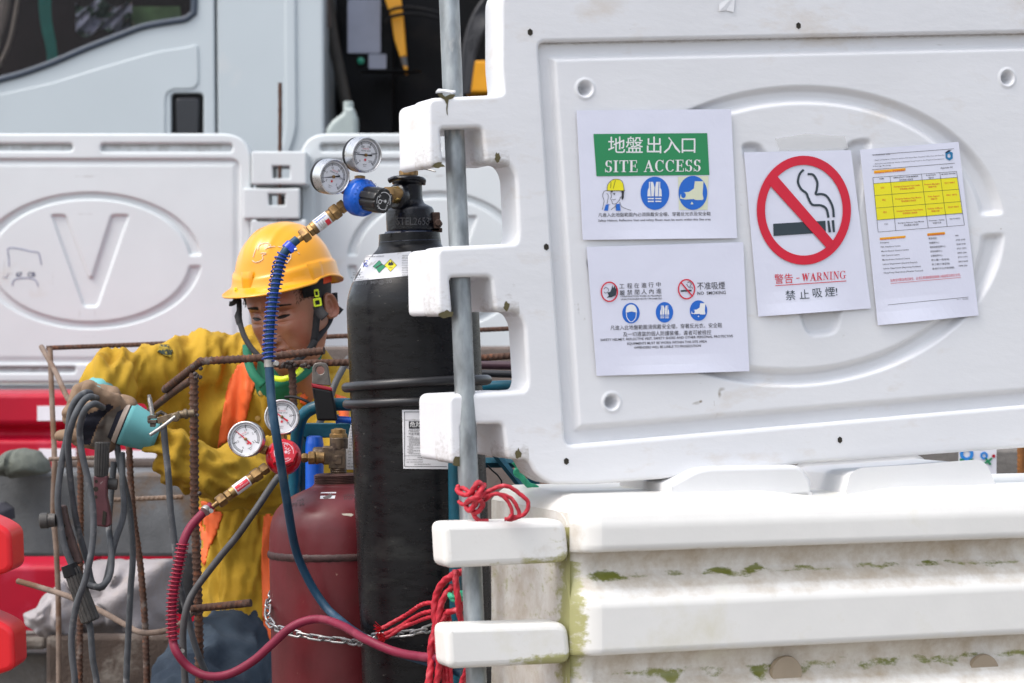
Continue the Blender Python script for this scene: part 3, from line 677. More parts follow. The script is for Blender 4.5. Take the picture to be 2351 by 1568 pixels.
for i in range(7):
    d = i*11; mb = MB()
    tube(mb, [W(1150+d, -40, YT+.1+.02*i), W(1112+d*.8, 0, YT+.1+.02*i), W(1083+d*.55, 50, YT+.1), W(1066+d*.35, 120, YT+.1), W(1058+d*.25, 215, YT+.1)], S(6.5, YT), seg=9); mb.build('hose', HOS, truck)
JUG = mat('translucent_jug', (0.33, 0.38, 0.37), rough=0.4, var=0.08)
fj = Frame(W(752, 304, YT-.6), (1, 0, 0), (0, 0, 1)); J = lambda x, y: fj.px(x, y)
q = rounded([J(746, 420), J(748, 296), J(762, 276), J(787, 258), J(789, 246), J(812, 246), J(815, 258), J(820, 270), J(820, 420)], 0.012)
vs, fs = prism([q], 0.13, 0.02, fj.M(), seg=4); mb = MB(); mb.add(vs, fs)
jug = thing('jug', 'translucent plastic jug standing behind the rear barrier beside the truck cab', 'jug', wloc(truck)*0+Vector((fj.o.x, fj.o.y, fj.o.z-.2)))
mb.build('bottle', JUG, jug, smooth=60)
mb = MB(); c = W(800, 248, YT-.53); lathe(mb, [(0, S(11, YT)), (S(14, YT), S(11, YT)), (S(16, YT), S(9, YT))], W(800, 250, YT-.53), (0, 0, 1), seg=20); mb.build('cap', JUG, jug)
mb = MB(); c = W(785, 430, YT-.5); mb.box((c.x, c.y, c.z/2), (0.5, 0.3, c.z)); crate_s = mb.build('steel_stand', CHAS, None, bevel=.01); tag(crate_s, 'dark stand behind the rear barrier holding the plastic jug', 'stand')

# ------------------------------------------------------------------ red barriers
def red_barrier(label, Y, xl, xr, ytop, rows, tapes):
    fr = Frame(W(xl, ytop, Y), (1, 0, 0), (0, 0, 1))
    t = thing('red_barrier', label, 'barrier', (fr.p(S((xr-xl)/2, Y), 0, 0).x, Y+0.15, 0), 'red plastic barriers')
    L = S(xr-xl, Y); prof = []
    for (y, w_) in rows: prof.append((w_, S(-(y-ytop), Y)))
    prof.append((prof[-1][0], -fr.o.z+0.01)); mb = MB(); n = len(prof)
    pr = prof+[(0.4, prof[-1][1]), (0.4, 0)]
    vs = [fr.p(0, z, w_) for w_, z in pr]+[fr.p(L, z, w_) for w_, z in pr]; k = len(pr)
    mb.add(vs, [tuple(range(k)), tuple(range(k, 2*k))[::-1]]+[(i, (i+1) % k, k+(i+1) % k, k+i) for i in range(k)])
    mb.build('body', REDPL, t, bevel=0.012, seg=3)
    for (a, b, c, d, w_) in tapes:
        q = [fr.px(a, c, w_), fr.px(b, c, w_), fr.px(b, d, w_), fr.px(a, d, w_)]
        vs, fs = prism([q], 0.004, 0.0005, fr.M(w_-0.004), seg=0); mb = MB(); mb.add(vs, fs); mb.build('reflective_strip', REFL, t)
    return t
YR = 7.6
red_barrier('red plastic barrier with white reflective blocks, behind the rebar cage', YR, -300, 660, 900,
    [(900, 0.06), (906, 0.0), (972, 0.0), (982, 0.03), (988, 0.05), (1004, 0.05), (1012, 0.0)], [(86, 174, 932, 966, 0.0), (250, 360, 1034, 1058, 0.0), (90, 175, 1030, 1058, 0.0)])
mb = MB(); q = rounded([F1.px(60, 884), F1.px(150, 884), F1.px(160, 903), F1.px(56, 903)], .01); vs, fs = prism([q], .2, .01, Matrix.Translation((0, -0.55, 0))@F1.M()); mb.add(vs, fs)
red2 = MB(); 
# red barrier end close to the camera at the left frame edge: two interlocking lobes
rn = thing('red_barrier', 'bright red barrier end poking in at the left edge, two rounded lobes', 'barrier', W(-60, 1500, 3.7))
rn.location.z = 0; RFn = Frame(W(0, 1300, 3.7), (1, 0, 0), (0, 0, 1))
for (yt, yb, x1) in ((1186, 1326, 28), (1412, 1552, 34)):
    P = lambda x, y: RFn.px(x, y)
    q = rounded([P(-220, yt-70), P(x1-35, yt+14), P(x1-3, yt+34), P(x1, yb-24), P(x1-10, yb-12), P(-220, yb+70)], [.01, .02, .012, .01, .01, .01])
    vs, fs = prism([q], 0.10, 0.008, RFn.M()); mb = MB(); mb.add(vs, fs); mb.build('lobe', REDNEAR, rn, smooth=50)
mb = MB(); c = W(-230, 1300, 3.75); mb.box((c.x-0.06, 3.8, c.z/2+0.12), (0.2, 0.3, c.z+0.2)); mb.build('body', REDNEAR, rn, bevel=.02)

# ------------------------------------------------------------------ low wall, beams, sacks and other rear things
def slab(name, label, cat, m, x0, x1, y0, y1, Y, dep, bev=0.01, rot=0, down=False, group=None):
    a, b = W(x0, y0, Y), W(x1, y1, Y); zb = 0.0 if down else b.z
    mb = MB(); mb.box(((a.x+b.x)/2, Y+dep/2, (a.z+zb)/2), (abs(b.x-a.x), dep, a.z-zb), Matrix.Rotation(R(rot), 3, 'Y'))
    o = mb.build(name, m, None, bevel=bev); tag(o, label, cat, group); return o
slab('concrete_wall', 'rough brown concrete wall below the rear barriers, right of the worker', 'wall', mat('brown_rendered_wall', (0.15, 0.12, 0.105), rough=0.9, var=0.25, vscale=7, col2=(0.10, 0.08, 0.07), amt=0.5, scale=5, bump=.004), 640, 1700, 795, 1400, 7.3, 0.3, down=True)
slab('concrete_block', 'grey concrete block beyond the gap under the notice panel', 'block', CONC, 1850, 2700, 1030, 1200, 6.2, 0.5, down=True)
slab('steel_beam', 'long dull grey steel beam behind the rebar cage', 'beam', STEELG, -200, 620, 1085, 1278, 6.1, 0.25)
slab('timber_plank', 'rusty brown plank lying above the grey steel beam', 'plank', RUSTP, 120, 760, 1060, 1110, 6.4, 0.2)
slab('rusty_plate', 'upright rusty steel plate at the foot of the white sacks', 'plate', RUSTP, 105, 640, 1460, 1900, 5.7, 0.06, down=True)
slab('concrete_kerb', 'pale concrete kerb under the red barrier, lower left', 'kerb', CONC, -250, 110, 1500, 1700, 6.2, 0.5, down=True)
slab('timber_rail', 'narrow brown rail over the concrete kerb, lower left', 'rail', RUSTP, -250, 105, 1464, 1492, 6.1, 0.1)
red_barrier('dark red barrier panel standing behind the white sacks', 6.9, -250, 180, 1296, [(1296, .02), (1302, 0), (1700, 0)], [])
def heap(name, label, cat, m, pts, Y, dep, seed, amp=0.25, group=None):
    """a cloth or sack: a squashed lumpy closed body following an outline"""
    xs = [p[0] for p in pts]; ys = [p[1] for p in pts]; c = W((min(xs)+max(xs))/2, (min(ys)+max(ys))/2, Y); rx, rz = S((max(xs)-min(xs))/2, Y), S((max(ys)-min(ys))/2, Y)
    ncol, nrow = 56, 36; vs = []; fs = []
    fr = Frame(c, (1, 0, 0), (0, 0, 1)); poly = [fr.px(*p) for p in pts]
    for i in range(nrow+1):
        ph = math.pi*i/nrow
        for k in range(ncol):
            th = 2*math.pi*k/ncol
            dx, dz, dy = math.sin(ph)*math.cos(th), math.cos(ph), -math.sin(ph)*math.sin(th)
            vs.append([dx, dy, dz])
    out = []
    for dx, dy, dz in vs:
        a = math.atan2(dz, dx); L_ = math.hypot(dx, dz)
        best = None  # radius of outline in this direction
        ca, sa = math.cos(a), math.sin(a); rad = 0.01
        n = len(poly)
        for i in range(n):
            ax, ay = poly[i]; bx, by = poly[(i+1) % n]; ex, ey = bx-ax, by-ay; det = ca*(-ey)+sa*ex
            if abs(det) < 1e-9: continue
            t = (ax*(-ey)+ay*ex)/det; s_ = (ca*ay-sa*ax)/det
            if t > 0 and 0 <= s_ <= 1: rad = max(rad, t)
        q = Vector((dx*3+seed, dy*3, dz*3)); f = 1+amp*0.35*mnoise.noise(q*0.9)
        fold = amp*dep*0.5*abs(mnoise.noise(Vector((dx*rx*16+seed, dz*rz*11, 2.0))))+amp*dep*.2*mnoise.noise(Vector((dx*rx*50, dz*rz*40, seed)))
        out.append(c+Vector((ca*rad*L_, dy*dep-fold*1.4, sa*rad*L_)))
    for i in range(nrow):
        for k in range(ncol):
            a, b = i*ncol+k, i*ncol+(k+1) % ncol; fs.append((a, b, b+ncol, a+ncol))
    mb = MB(); mb.add(out, fs); o = mb.build(name, m, None, smooth=120); tag(o, label, cat, group); return o
SACK = mat('white_woven_sack', (0.31, 0.285, 0.29), rough=0.8, var=0.15, vscale=6, col2=(0.30, 0.26, 0.24), amt=0.55, scale=7, bump=0.002, bscale=150)
CLOTH = mat('grey_green_cloth', (0.11, 0.12, 0.10), rough=0.95, var=0.3, vscale=10, bump=0.003, bscale=90)
heap('sack', 'white woven sack slumped under the steel beam behind the bent bar', 'sack', SACK, [(150, 1300), (230, 1285), (400, 1280), (400, 1440), (380, 1462), (200, 1470), (140, 1440)], 6.0, 0.2, 3, .5)
heap('sack', 'smaller white sack hanging down at the left of the heap', 'sack', SACK, [(60, 1405), (85, 1395), (110, 1360), (150, 1330), (200, 1400), (190, 1480), (140, 1472), (100, 1455), (62, 1430)], 5.85, 0.14, 9, .5)
heap('cloth', 'crumpled grey-green cloth lying on the steel beam at far left', 'cloth', CLOTH, [(-40, 1085), (-10, 1060), (20, 1034), (55, 1028), (90, 1036), (112, 1060), (116, 1086), (40, 1096)], 6.0, 0.12, 21, .7)
heap('rag', 'dark rag bundled on the ground beside the left red barrier', 'rag', mat('dark_cloth', (0.03, 0.03, 0.04), rough=0.95), [(-40, 1160), (10, 1152), (32, 1166), (34, 1190), (10, 1200), (-40, 1200)], 5.9, 0.08, 5, .6)

# far things seen in the gap under the notice panel
sgn = thing('site_sign', 'white sign with blue ring and green letters seen through the gap under the notice panel', 'sign', W(2245, 1100, 5.4))
fs_ = Frame(W(2202, 1030, 5.4), (1, 0.1, 0), (0, 0, 1)); Q = lambda x, y: fs_.px(x, y)
mb = MB(); vs, fs = prism([[Q(2202, 1000), Q(2288, 1000), Q(2288, 1108), Q(2284, 1112), Q(2252, 1106), Q(2202, 1140)]], 0.004, 0.0003, fs_.M(), seg=0); mb.add(vs, fs); mb.build('board', mat('sign_board', (.7, .7, .75), rough=.4), sgn)
SBL = mat('sign_blue', (0.02, 0.22, 0.62), rough=.4); SGR = mat('sign_green', (0.01, 0.22, 0.09), rough=.4)
def ringpts(cx, cy, r, n=28): return [(cx+r*math.cos(2*math.pi*k/n), cy+r*math.sin(2*math.pi*k/n)) for k in range(n)]
for (cx, cy, r1, r2) in ((2219, 1042, 16, 8), (2259, 1046, 9, 4)):
    a, b = Q(cx, cy); k = S(1, 5.4); vs, fs = prism([ringpts(a, b, r1*k), ringpts(a, b, r2*k)], 0.001, 0.0001, fs_.M(-0.002), seg=0); mb = MB(); mb.add(vs, fs); mb.build('letter', SBL, sgn, smooth=0)
for L in ([(2203, 1053), (2212, 1053), (2218, 1062), (2226, 1053), (2235, 1053), (2222, 1071), (2203, 1071)], [(2259, 1050), (2264, 1050), (2268, 1056), (2275, 1050), (2279, 1052), (2272, 1060), (2277, 1067), (2271, 1067), (2266, 1062), (2261, 1067), (2256, 1065), (2264, 1058)]):
    vs, fs = prism([[Q(x, y) for x, y in L]], 0.001, 0.0001, fs_.M(-0.002), seg=0); mb = MB(); mb.add(vs, fs); mb.build('letter', SGR, sgn, smooth=0)
a, b = Q(2281, 1047); vs, fs = prism([ringpts(a, b, 4*S(1, 5.4))], 0.001, 0.0001, fs_.M(-0.002), seg=0); mb = MB(); mb.add(vs, fs); mb.build('red_dot', REDPL, sgn, smooth=0)
mb = MB(); a_, b_ = W(2344, 960, 4.9), W(2344, 1300, 4.9); tube(mb, [a_, b_, Vector((b_.x, b_.y, 0.0))], S(9, 4.9), seg=14, step=0.003, rib=rebar_rib(0.009, .2))
tag(mb.build('rebar', mat('orange_rust', (0.22, 0.085, 0.02), rough=.85, var=.3, vscale=60)), 'orange rusty upright rebar at the right edge, under the notice panel', 'rebar')
BRN = mat('brown_rubble', (0.13, 0.10, 0.08), rough=.95, var=.5, vscale=14, bump=.01, bscale=40)
heap('rubble_heap', 'brown rubble heap behind the gap between the two barrier seats', 'rubble', BRN, [(1800, 1085), (1850, 1062), (1950, 1058), (2010, 1080), (2010, 1200), (1800, 1200)], 5.9, .2, 14, .6)
heap('rubble_heap', 'brown earth seen left of the barrier seats, under the notice panel', 'rubble', mat('brown_earth', (0.24, 0.16, 0.12), rough=.95, var=.3, vscale=10, bump=.006), [(1180, 1050), (1300, 1040), (1560, 1040), (1640, 1060), (1640, 1250), (1180, 1250)], 5.8, .2, 17, .4)
# ------------------------------------------------------------------ lettering helper
INK = mat('black_print', (0.02, 0.02, 0.025), rough=0.5, var=0)
WPR = mat('white_print', (0.75, 0.75, 0.75), rough=0.5, var=0)
RPR = mat('red_print', (0.62, 0.02, 0.04), rough=0.4, var=0.05)

# ------------------------------------------------------------------ gas cylinders
BLK = mat('scuffed_black_paint', (0.006, 0.006, 0.007), spec=0.25, rough=0.19, var=0.3, vscale=30, col2=(0.022, 0.023, 0.022), amt=0.58, scale=11, soft=0.16, col3=(0.14, 0.135, 0.12), amt3=0.67, scale3=110,
          bump=0.0004, bscale=40, rough2=0.42, stretch=(0.6, 0.6, 1.7))
BLKV = mat('thick_black_enamel', (0.005, 0.006, 0.010), spec=.4, rough=0.26, var=0.3, vscale=30, col2=(0.035, 0.03, 0.028), amt=0.60, scale=40, bump=0.0012, bscale=130)
BLUEBLK = mat('blue_black_enamel', (0.012, 0.018, 0.04), rough=0.24, var=0.2, vscale=30, col3=(0.2, .17, .15), amt3=.72, scale3=60, bump=0.0007, bscale=90)
MAR = mat('maroon_paint', (0.115, 0.014, 0.018), spec=.4, rough=0.30, var=0.25, vscale=9, col2=(0.085, 0.018, 0.018), amt=0.52, scale=8, soft=0.2, col3=(0.36, 0.22, 0.17), amt3=0.68, scale3=95, bump=0.0005, bscale=50, rough2=0.5,
          stretch=(1, 1, 0.8))
MARD = mat('dark_weld', (0.05, 0.022, 0.02), rough=0.6, var=0.4, vscale=60, bump=.001, bscale=200)
BRASS = mat('dull_brass', (0.30, 0.185, 0.075), rough=0.38, metal=0.75, var=0.35, vscale=60, col2=(0.15, 0.09, 0.045), amt=0.52, scale=50, rough2=0.55)
BRONZE = mat('brown_bronze', (0.125, 0.088, 0.058), rough=0.5, metal=0.5, var=0.35, vscale=50, col2=(0.06, 0.04, 0.03), amt=0.5, scale=60, bump=.0004, bscale=300)
CHROME = mat('chromed_case', (0.62, 0.62, 0.62), rough=0.22, metal=1.0, var=0.1, vscale=60, col2=(0.35, 0.28, 0.2), amt=0.62, scale=50, rough2=0.4)
STL = mat('dull_steel', (0.38, 0.37, 0.35), rough=0.42, metal=0.8, var=0.3, vscale=90)
DIAL = mat('white_dial', (0.70, 0.71, 0.74), rough=0.35, var=0.04, col2=(.55, .52, .46), amt=.62, scale=60)

class Cyl:
    """upright body of revolution leaning along a line; places things on its surface"""
    def __init__(s, pt, pb, Y, prof):   # picture points of the axis, top to bottom
        a, b = W(*pt, Y), W(*pb, Y); s.d = (b-a).normalized(); s.a = a; s.Y = Y; s.pt = pt; s.prof = prof
    def h(s, py):                       # distance below the top point for picture row py
        return (s.a.z-W(0, py, s.Y).z)/-s.d.z
    def r(s, t):
        P = s.prof
        if t <= P[0][0]: return P[0][1]
        for (t0, r0), (t1, r1) in zip(P, P[1:]):
            if t <= t1: return r0+(r1-r0)*(t-t0)/max(1e-9, t1-t0)
        return P[-1][1]
    def on(s, px, py, e=0.0):
        Y = s.Y-0.1
        for _ in range(8):
            q = W(px, py, Y); t = (q-s.a).dot(s.d); c = s.a+s.d*t; r = s.r(t)+e; dx = q.x-c.x
            Y = c.y-math.sqrt(max(1e-8, r*r-dx*dx))
        return W(px, py, Y)
def PX(l, Y): return [(S(a, Y), S(b, Y)) for a, b in l]

OY = 4.08
op = PX([(0, 50), (2, 62), (4, 70), (28, 72), (34, 74), (40, 78), (60, 98), (82, 118), (110, 135), (138, 146), (165, 151), (200, 152), (600, 152)], OY)
ocy = Cyl((940, 532), (985, 1568), OY, op)
base_t = (ocy.a.z-0.0)/-ocy.d.z
oxy = thing('gas_cylinder', 'tall black oxygen cylinder with two rubber rings, blue regulator screwed to its valve', 'gas cylinder', ocy.a+ocy.d*base_t)
prof = op[:-1]
def smoothprof(p, n=4):
    q = spline([Vector((a, 0, b)) for a, b in p], 0.004); return [(v.x, v.z) for v in q]
body_prof = smoothprof(prof[2:])+[(0.25+0.05*k, prof[-1][1]*(1+0.004*math.sin(k*2.1))) for k in range(int((base_t-0.30)/0.05))]+[(base_t-0.012, prof[-1][1]), (base_t-0.001, prof[-1][1]*0.95)]
mb = MB(); lathe(mb, [b for b in body_prof if b[1] > 0.01], ocy.a, ocy.d, seg=96); mb.build('body', BLK, oxy, smooth=60)
# neck ring with stamped text, valve guard, valve
mb = MB(); lathe(mb, PX([(-4, 44), (-2, 55), (2, 58), (20, 70), (23, 72), (26, 70), (27, 50)], OY), ocy.a, ocy.d, seg=72); nr = mb.build('neck_ring', BLUEBLK, oxy, smooth=50)
ga = W(938, 412, OY); gd = (W(944, 532, OY)-ga).normalized()
g_prof = PX([(0, 26), (1, 36), (4, 39), (9, 38), (12, 32), (16, 30), (46, 30), (56, 34), (62, 44), (66, 52), (72, 55), (88, 56), (114, 57), (119, 55), (120, 40)], OY)
mb = MB(); lathe(mb, g_prof, ga, gd, seg=72, flute=lambda a, r, t: r*(1+0.012*math.sin(a*3+t*90)))
mb.build('valve_guard', BLKV, oxy, smooth=55)
mb = MB(); q0 = W(913, 452, OY-.03); lathe(mb, PX([(-16, 24), (-6, 30), (4, 30), (10, 24)], OY), q0, (-0.7, -0.7, 0), seg=40); mb.build('guard_opening', BLKV, oxy)
mb = MB(); tube(mb, [W(893, 415, OY-.03), W(908, 409, OY-.035), W(930, 408, OY-.04), W(955, 409, OY-.035), W(971, 413, OY-.02), W(972, 420, OY-.0)], S(6, OY), seg=10, step=.003, wob=.3); mb.build('guard_lip', BLKV, oxy)
mb = MB(); b0 = W(1000, 500, OY-.01)
hexnut(mb, W(1006, 511, OY-.03), (0, 1, 0), .05, S(9, OY)); mb.box(W(1000, 510, OY), (S(20, OY), .03, S(44, OY))); mb.box(W(1004, 528, OY), (S(22, OY), .03, S(9, OY)))
mb.build('clamp_bolt', mat('rusty_bolt', (.06, .032, .022), rough=.8, var=.4, vscale=90, bump=.001), oxy, bevel=.001)
mb = MB(); lathe(mb, PX([(0, 20), (9, 20), (10, 18)], OY), W(938, 402, OY), (0, 0, 1), seg=24); hexnut(mb, W(938, 404, OY), (0, 0, 1), S(13, OY), S(22, OY)); lathe(mb, PX([(0, 18), (18, 18), (20, 14)], OY), W(938, 391, OY), (0, 0, 1), seg=24)
mb.build('valve_stem', BRASS, oxy)
mb = MB(); tube(mb, [W(950, 386, OY-.02), W(978, 388, OY-.025), W(1000, 394, OY-.03)], lambda q: S(4.2, OY)*(1-.3*q), seg=8, step=.005, flat=.6); mb.build('valve_lever', STL, oxy)
mb = MB(); lathe(mb, [(0, .013), (.006, .014), (.010, .0145), (.022, .0135), (.03, .010), (.05, .010)], W(917, 446, OY-.03), (-0.55, -0.80, -0.12), seg=32); mb.build('outlet_ring', mat('bright_brass', (.62, .42, .14), rough=.25, metal=.9, var=.2, vscale=60), oxy)
# stamped lettering standing proud of guard and neck
gcy = Cyl((938, 412), (944, 532), OY, g_prof)
def stamp(s_, cy, px, py, h, wd, e=.0012, m=BLKV, par=oxy, name='stamped_lettering', rot=0, bold=.012):
    mb = MB(); letter(mb, s_, lambda u, v: cy.on(u, -v, e), px, -py, h=h, wd=wd, rot=rot, bold=bold); n0 = len(mb.v)
    # give it thickness: second layer behind
    return mb.build(name, m, par, smooth=0)
EMB = mat('worn_stamp', (0.05, 0.05, 0.055), rough=.3, var=.3)
stamp('STEL2653', gcy, 948, 516, 17, 76, m=EMB)
stamp('4/21', Cyl((940, 532), (985, 1568), OY, PX([(-2, 55), (2, 58), (20, 70), (24, 72)], OY)), 893, 549, 11, 30, m=EMB, rot=.12)
stamp('8609  MP@-20', ocy, 858, 652, 8, 84, m=EMB, rot=.06)
# pictogram label
def patch(cy, quad, name, m, par, nu=24, nv=10, e=.0006):
    (ax, ay), (bx, by), (cx, cy_), (dx, dy) = quad; vs = []
    for j in range(nv+1):
        for i in range(nu+1):
            s_, t = i/nu, j/nv; x = (ax*(1-s_)+bx*s_)*(1-t)+(dx*(1-s_)+cx*s_)*t; y = (ay*(1-s_)+by*s_)*(1-t)+(dy*(1-s_)+cy_*s_)*t
            vs.append(cy.on(x, y, e))
    mb = MB(); mb.add(vs, [(j*(nu+1)+i, j*(nu+1)+i+1, (j+1)*(nu+1)+i+1, (j+1)*(nu+1)+i) for j in range(nv) for i in range(nu)])
    return mb.build(name, m, par, smooth=80)
LABW = mat('white_label', (0.66, 0.66, 0.68), rough=.4, var=.05, vscale=30, col2=(.45, .43, .40), amt=.6, scale=30, soft=.05)
lab = patch(ocy, [(841, 586), (944, 577), (946, 632), (810, 646)], 'label', LABW, oxy)
GRN = mat('label_green', (0.01, 0.27, 0.12), rough=.4, var=.1); YLW = mat('label_yellow', (0.80, 0.72, 0.02), rough=.4, var=.05)
def flat_on(cy, polys, m, par, name, e):
    mb = MB()
    for pl in polys:
        n = 6; 
        # fan subdivided so that it follows the curve
        cx = sum(p[0] for p in pl)/len(pl); cy0 = sum(p[1] for p in pl)/len(pl)
        vs = [cy.on(cx, cy0, e)]; rings = 3; N_ = len(pl)
        for r_ in range(1, rings+1):
            for p in pl: vs.append(cy.on(cx+(p[0]-cx)*r_/rings, cy0+(p[1]-cy0)*r_/rings, e))
        fs = [(0, 1+k, 1+(k+1) % N_) for k in range(N_)]
        for r_ in range(rings-1):
            for k in range(N_): fs.append((1+r_*N_+k, 1+r_*N_+(k+1) % N_, 1+(r_+1)*N_+(k+1) % N_, 1+(r_+1)*N_+k))
        mb.add(vs, fs)
    return mb.build(name, m, par, smooth=60)
for (cx, m_, nm, yy) in ((870.5, GRN, 'green_diamond', 612), (896.5, YLW, 'yellow_diamond', 609)):
    D = lambda k: [(cx, yy-k), (cx+k, yy), (cx, yy+k), (cx-k, yy)]
    off = .0001 if m_ is YLW else .0
    flat_on(ocy, [D(15)], INK, lab, 'diamond_border', .0011+off*2); flat_on(ocy, [D(13.6)], m_, lab, nm, .0013+off*2)
flat_on(ocy, [[(862, 614), (876, 605), (878, 607), (864, 616)], [(891, 606), (894, 601), (896, 604), (899, 599), (901, 604), (903, 602), (903, 608), (897, 610), (892, 609)], [(893, 613), (901, 613), (901, 614), (893, 614)]], INK, lab, 'pictogram', .0017)
mb = MB()
for s_, x, y, h_, w_ in (('北京普莱克斯气体有限公司', 861, 590, 2.6, 40), ('安全 信息 说明', 821, 627, 2.4, 22), ('规格 纯度', 818, 632, 2.4, 16), ('生产日期 批号', 820, 638, 2.4, 30), ('储运注意事项说明文字内容', 829, 643, 2.3, 36), ('5.1', 897, 617.5, 2.6, 5), ('2', 870, 620, 2.6, 2)):
    letter(mb, s_, lambda u, v: ocy.on(u, -v, .0018), x, -y, h=h_, wd=w_, rot=.06)
for k, s_ in enumerate(('危险', '氧气压缩', '远离热源', '防止日晒', '贮于通风', '搬运轻放', '吸入可能', '灭火用水', '穿防护服')):
    letter(mb, '·'+s_, lambda u, v: ocy.on(u, -v, .0018), 922, -(588+k*5.6), h=2.2, wd=15, align='L')
mb.build('label_lettering', INK, lab, smooth=0)
mb = MB(); 
for k in range(10):
    a = R(60+k*25); a2 = R(60+(k+1)*25); P4 = [(841+7*math.cos(t)*q, 604-8*math.sin(t)*q) for t, q in ((a, 1), (a2, 1), (a2, .72), (a, .72))]; mb.add([ocy.on(x, y, .0018) for x, y in P4], [(0, 1, 2, 3)])
letter(mb, 'F', lambda u, v: ocy.on(u, -v, .0018), 841, -607, h=6, rot=.05); mb.build('blue_roundel', mat('roundel_blue', (.02, .06, .5), rough=.4), lab, smooth=0)
# warning label low on the cylinder
lab2 = patch(ocy, [(923, 941), (1030, 941), (1031, 1077), (926, 1076)], 'warning_label', LABW, oxy)
mb = MB()
def bar(mb, f, x0, y0, x1, y1, n=6):
    vs = [f(x0+(x1-x0)*i/n, y) for y in (y0, y1) for i in range(n+1)]; mb.add(vs, [(i, i+1, n+2+i, n+1+i) for i in range(n)])
f2 = lambda x, y: ocy.on(x, y, .0014)
for x0, y0, x1, y1 in ((928, 945, 1024, 946.2), (929, 1070.5, 1026, 1071.7), (928, 945, 929.2, 1071), (928, 964, 1000, 964.8), (929, 1046, 1000, 1046.8)): bar(mb, f2, x0, y0, x1, y1)
bar(mb, f2, 938.5, 967, 985, 984)
f3 = lambda u, v: ocy.on(u, -v, .0014)
for s_, x, y, h_, w_ in (('内装加压气体遇热', 938, 991.5, 4.6, 48), ('可能导致或加剧', 938, 998.5, 4.6, 44)): letter(mb, s_, f3, x, -y, h=h_, wd=w_, align='L')
for k, s_ in enumerate(('【预防措施】', '· 远离热源火花', '· 远离服装其他可燃', '· 阀门及紧固装置', '· 如需搬运请使用', '· 禁止儿童接触', '· 使用前阅读', '【事故响应】', '· 泄漏火灾如能', '【安全储存】', '· 防日晒存放', '【废弃处置】', '· 处置内装物容器')):
    letter(mb, s_, f3, 936 if s_[0] == '·' else 935, -(1003+k*3.3), h=1.9, wd=(31 if s_[0] == '·' else 13), align='L')
for s_, x, y in (('请参阅化学品', 958, 1051.5), ('生产商 深圳高发气体股份', 933, 1056.5), ('地址 深圳市坪山区坑梓', 933, 1062), ('化学事故应急咨询电话', 951, 1067)): letter(mb, s_, f3, x, -y, h=2.2, wd=38, align='L')
mb.build('label_lettering', INK, lab2, smooth=0)
mb = MB(); letter(mb, '危险', lambda u, v: ocy.on(u, -v, .0019), 941, -979.5, h=9.5, wd=28, align='L'); mb.build('label_heading', WPR, lab2, smooth=0)
# rubber rings
RUB = mat('black_rubber_ring', (0.016, 0.016, 0.018), rough=.38, var=.3, vscale=40)
def ring_around(label, pl, pm, pr, rr):
    """tilted ring passing left, front-middle and right picture points"""
    c = ocy.a+ocy.d*((W(952, (pl[1]+pr[1])/2, OY)-ocy.a).dot(ocy.d)); Rr = S((pr[0]-pl[0])/2, OY)-rr
    zl, zr = W(0, pl[1], OY).z, W(0, pr[1], OY).z; cx = W((pl[0]+pr[0])/2, 0, OY).x; cz = (zl+zr)/2; zf = W(0, pm[1], OY-.12).z-cz
    P = []
    for k in range(49):
        a = 2*math.pi*k/48; P.append(Vector((cx+Rr*math.cos(a), OY-Rr*math.sin(a), cz+(zr-zl)/2*math.cos(a)+zf*math.sin(a))))
    mb = MB(); tube(mb, P, rr, seg=14, step=.008, cap=False); tag(mb.build('rubber_ring', RUB), label, 'rubber ring', 'rubber rings round the black cylinder')
ring_around('upper black rubber ring, wider and tilted, round the black gas cylinder', (784, 890), (930, 878), (1130, 872), S(11.5, 4))
ring_around('lower black rubber ring round the black gas cylinder, just above the warning label', (786, 928), (935, 922), (1118, 914), S(11, 4))

MY = 4.29
mp_ = PX([(0, 47), (2, 50), (22, 51), (26, 54), (32, 64), (48, 100), (66, 126), (86, 143), (110, 152), (140, 156), (168, 157.5)], MY)
mcy = Cyl((772, 1087), (783, 1568), MY, mp_+[(2, mp_[-1][1])])
bt = mcy.a.z/-mcy.d.z
ace = thing('gas_cylinder', 'squat maroon acetylene cylinder with a weld seam, red regulator on its brass valve', 'gas cylinder', mcy.a+mcy.d*bt)
sp_ = smoothprof(mp_[2:], 4); rM = mp_[-1][1]
mb = MB(); lathe(mb, sp_+[(S(178, MY), rM), (S(250, MY), rM), (S(400, MY), rM*1.002), (bt-.02, rM), (bt-.002, rM*.94)], mcy.a, mcy.d, seg=96); mb.build('body', MAR, ace, smooth=60)
mb = MB(); lathe(mb, [(S(170, MY), rM-.002), (S(174, MY), rM+.0022), (S(180, MY), rM+.0032), (S(187, MY), rM+.0022), (S(192, MY), rM-.002)], mcy.a, mcy.d, seg=96, cap=False, flute=lambda a, r, t: r+.0007*math.sin(a*41)+.0005*math.sin(a*97))
mb.build('weld_seam', MARD, ace, smooth=60)
thr = []
for k in range(6): thr += [(S(2+k*3.6, MY), S(47.5, MY)), (S(3.4+k*3.6, MY), S(51.5, MY)), (S(4.6+k*3.6, MY), S(51.5, MY)), (S(5.4+k*3.6, MY), S(47.5, MY))]
mb = MB(); lathe(mb, [(0, S(30, MY))]+[(0.0005, S(47, MY))]+thr, mcy.a, mcy.d, seg=72); mb.build('neck_thread', mat('rusty_maroon', (.085, .035, .028), rough=.7, var=.4, vscale=70), ace, smooth=30)
st = patch(mcy, [(737, 1130), (772, 1129.5), (766, 1154.5), (733, 1154.5)], 'inspection_sticker', LABW, ace, nu=8, nv=6)
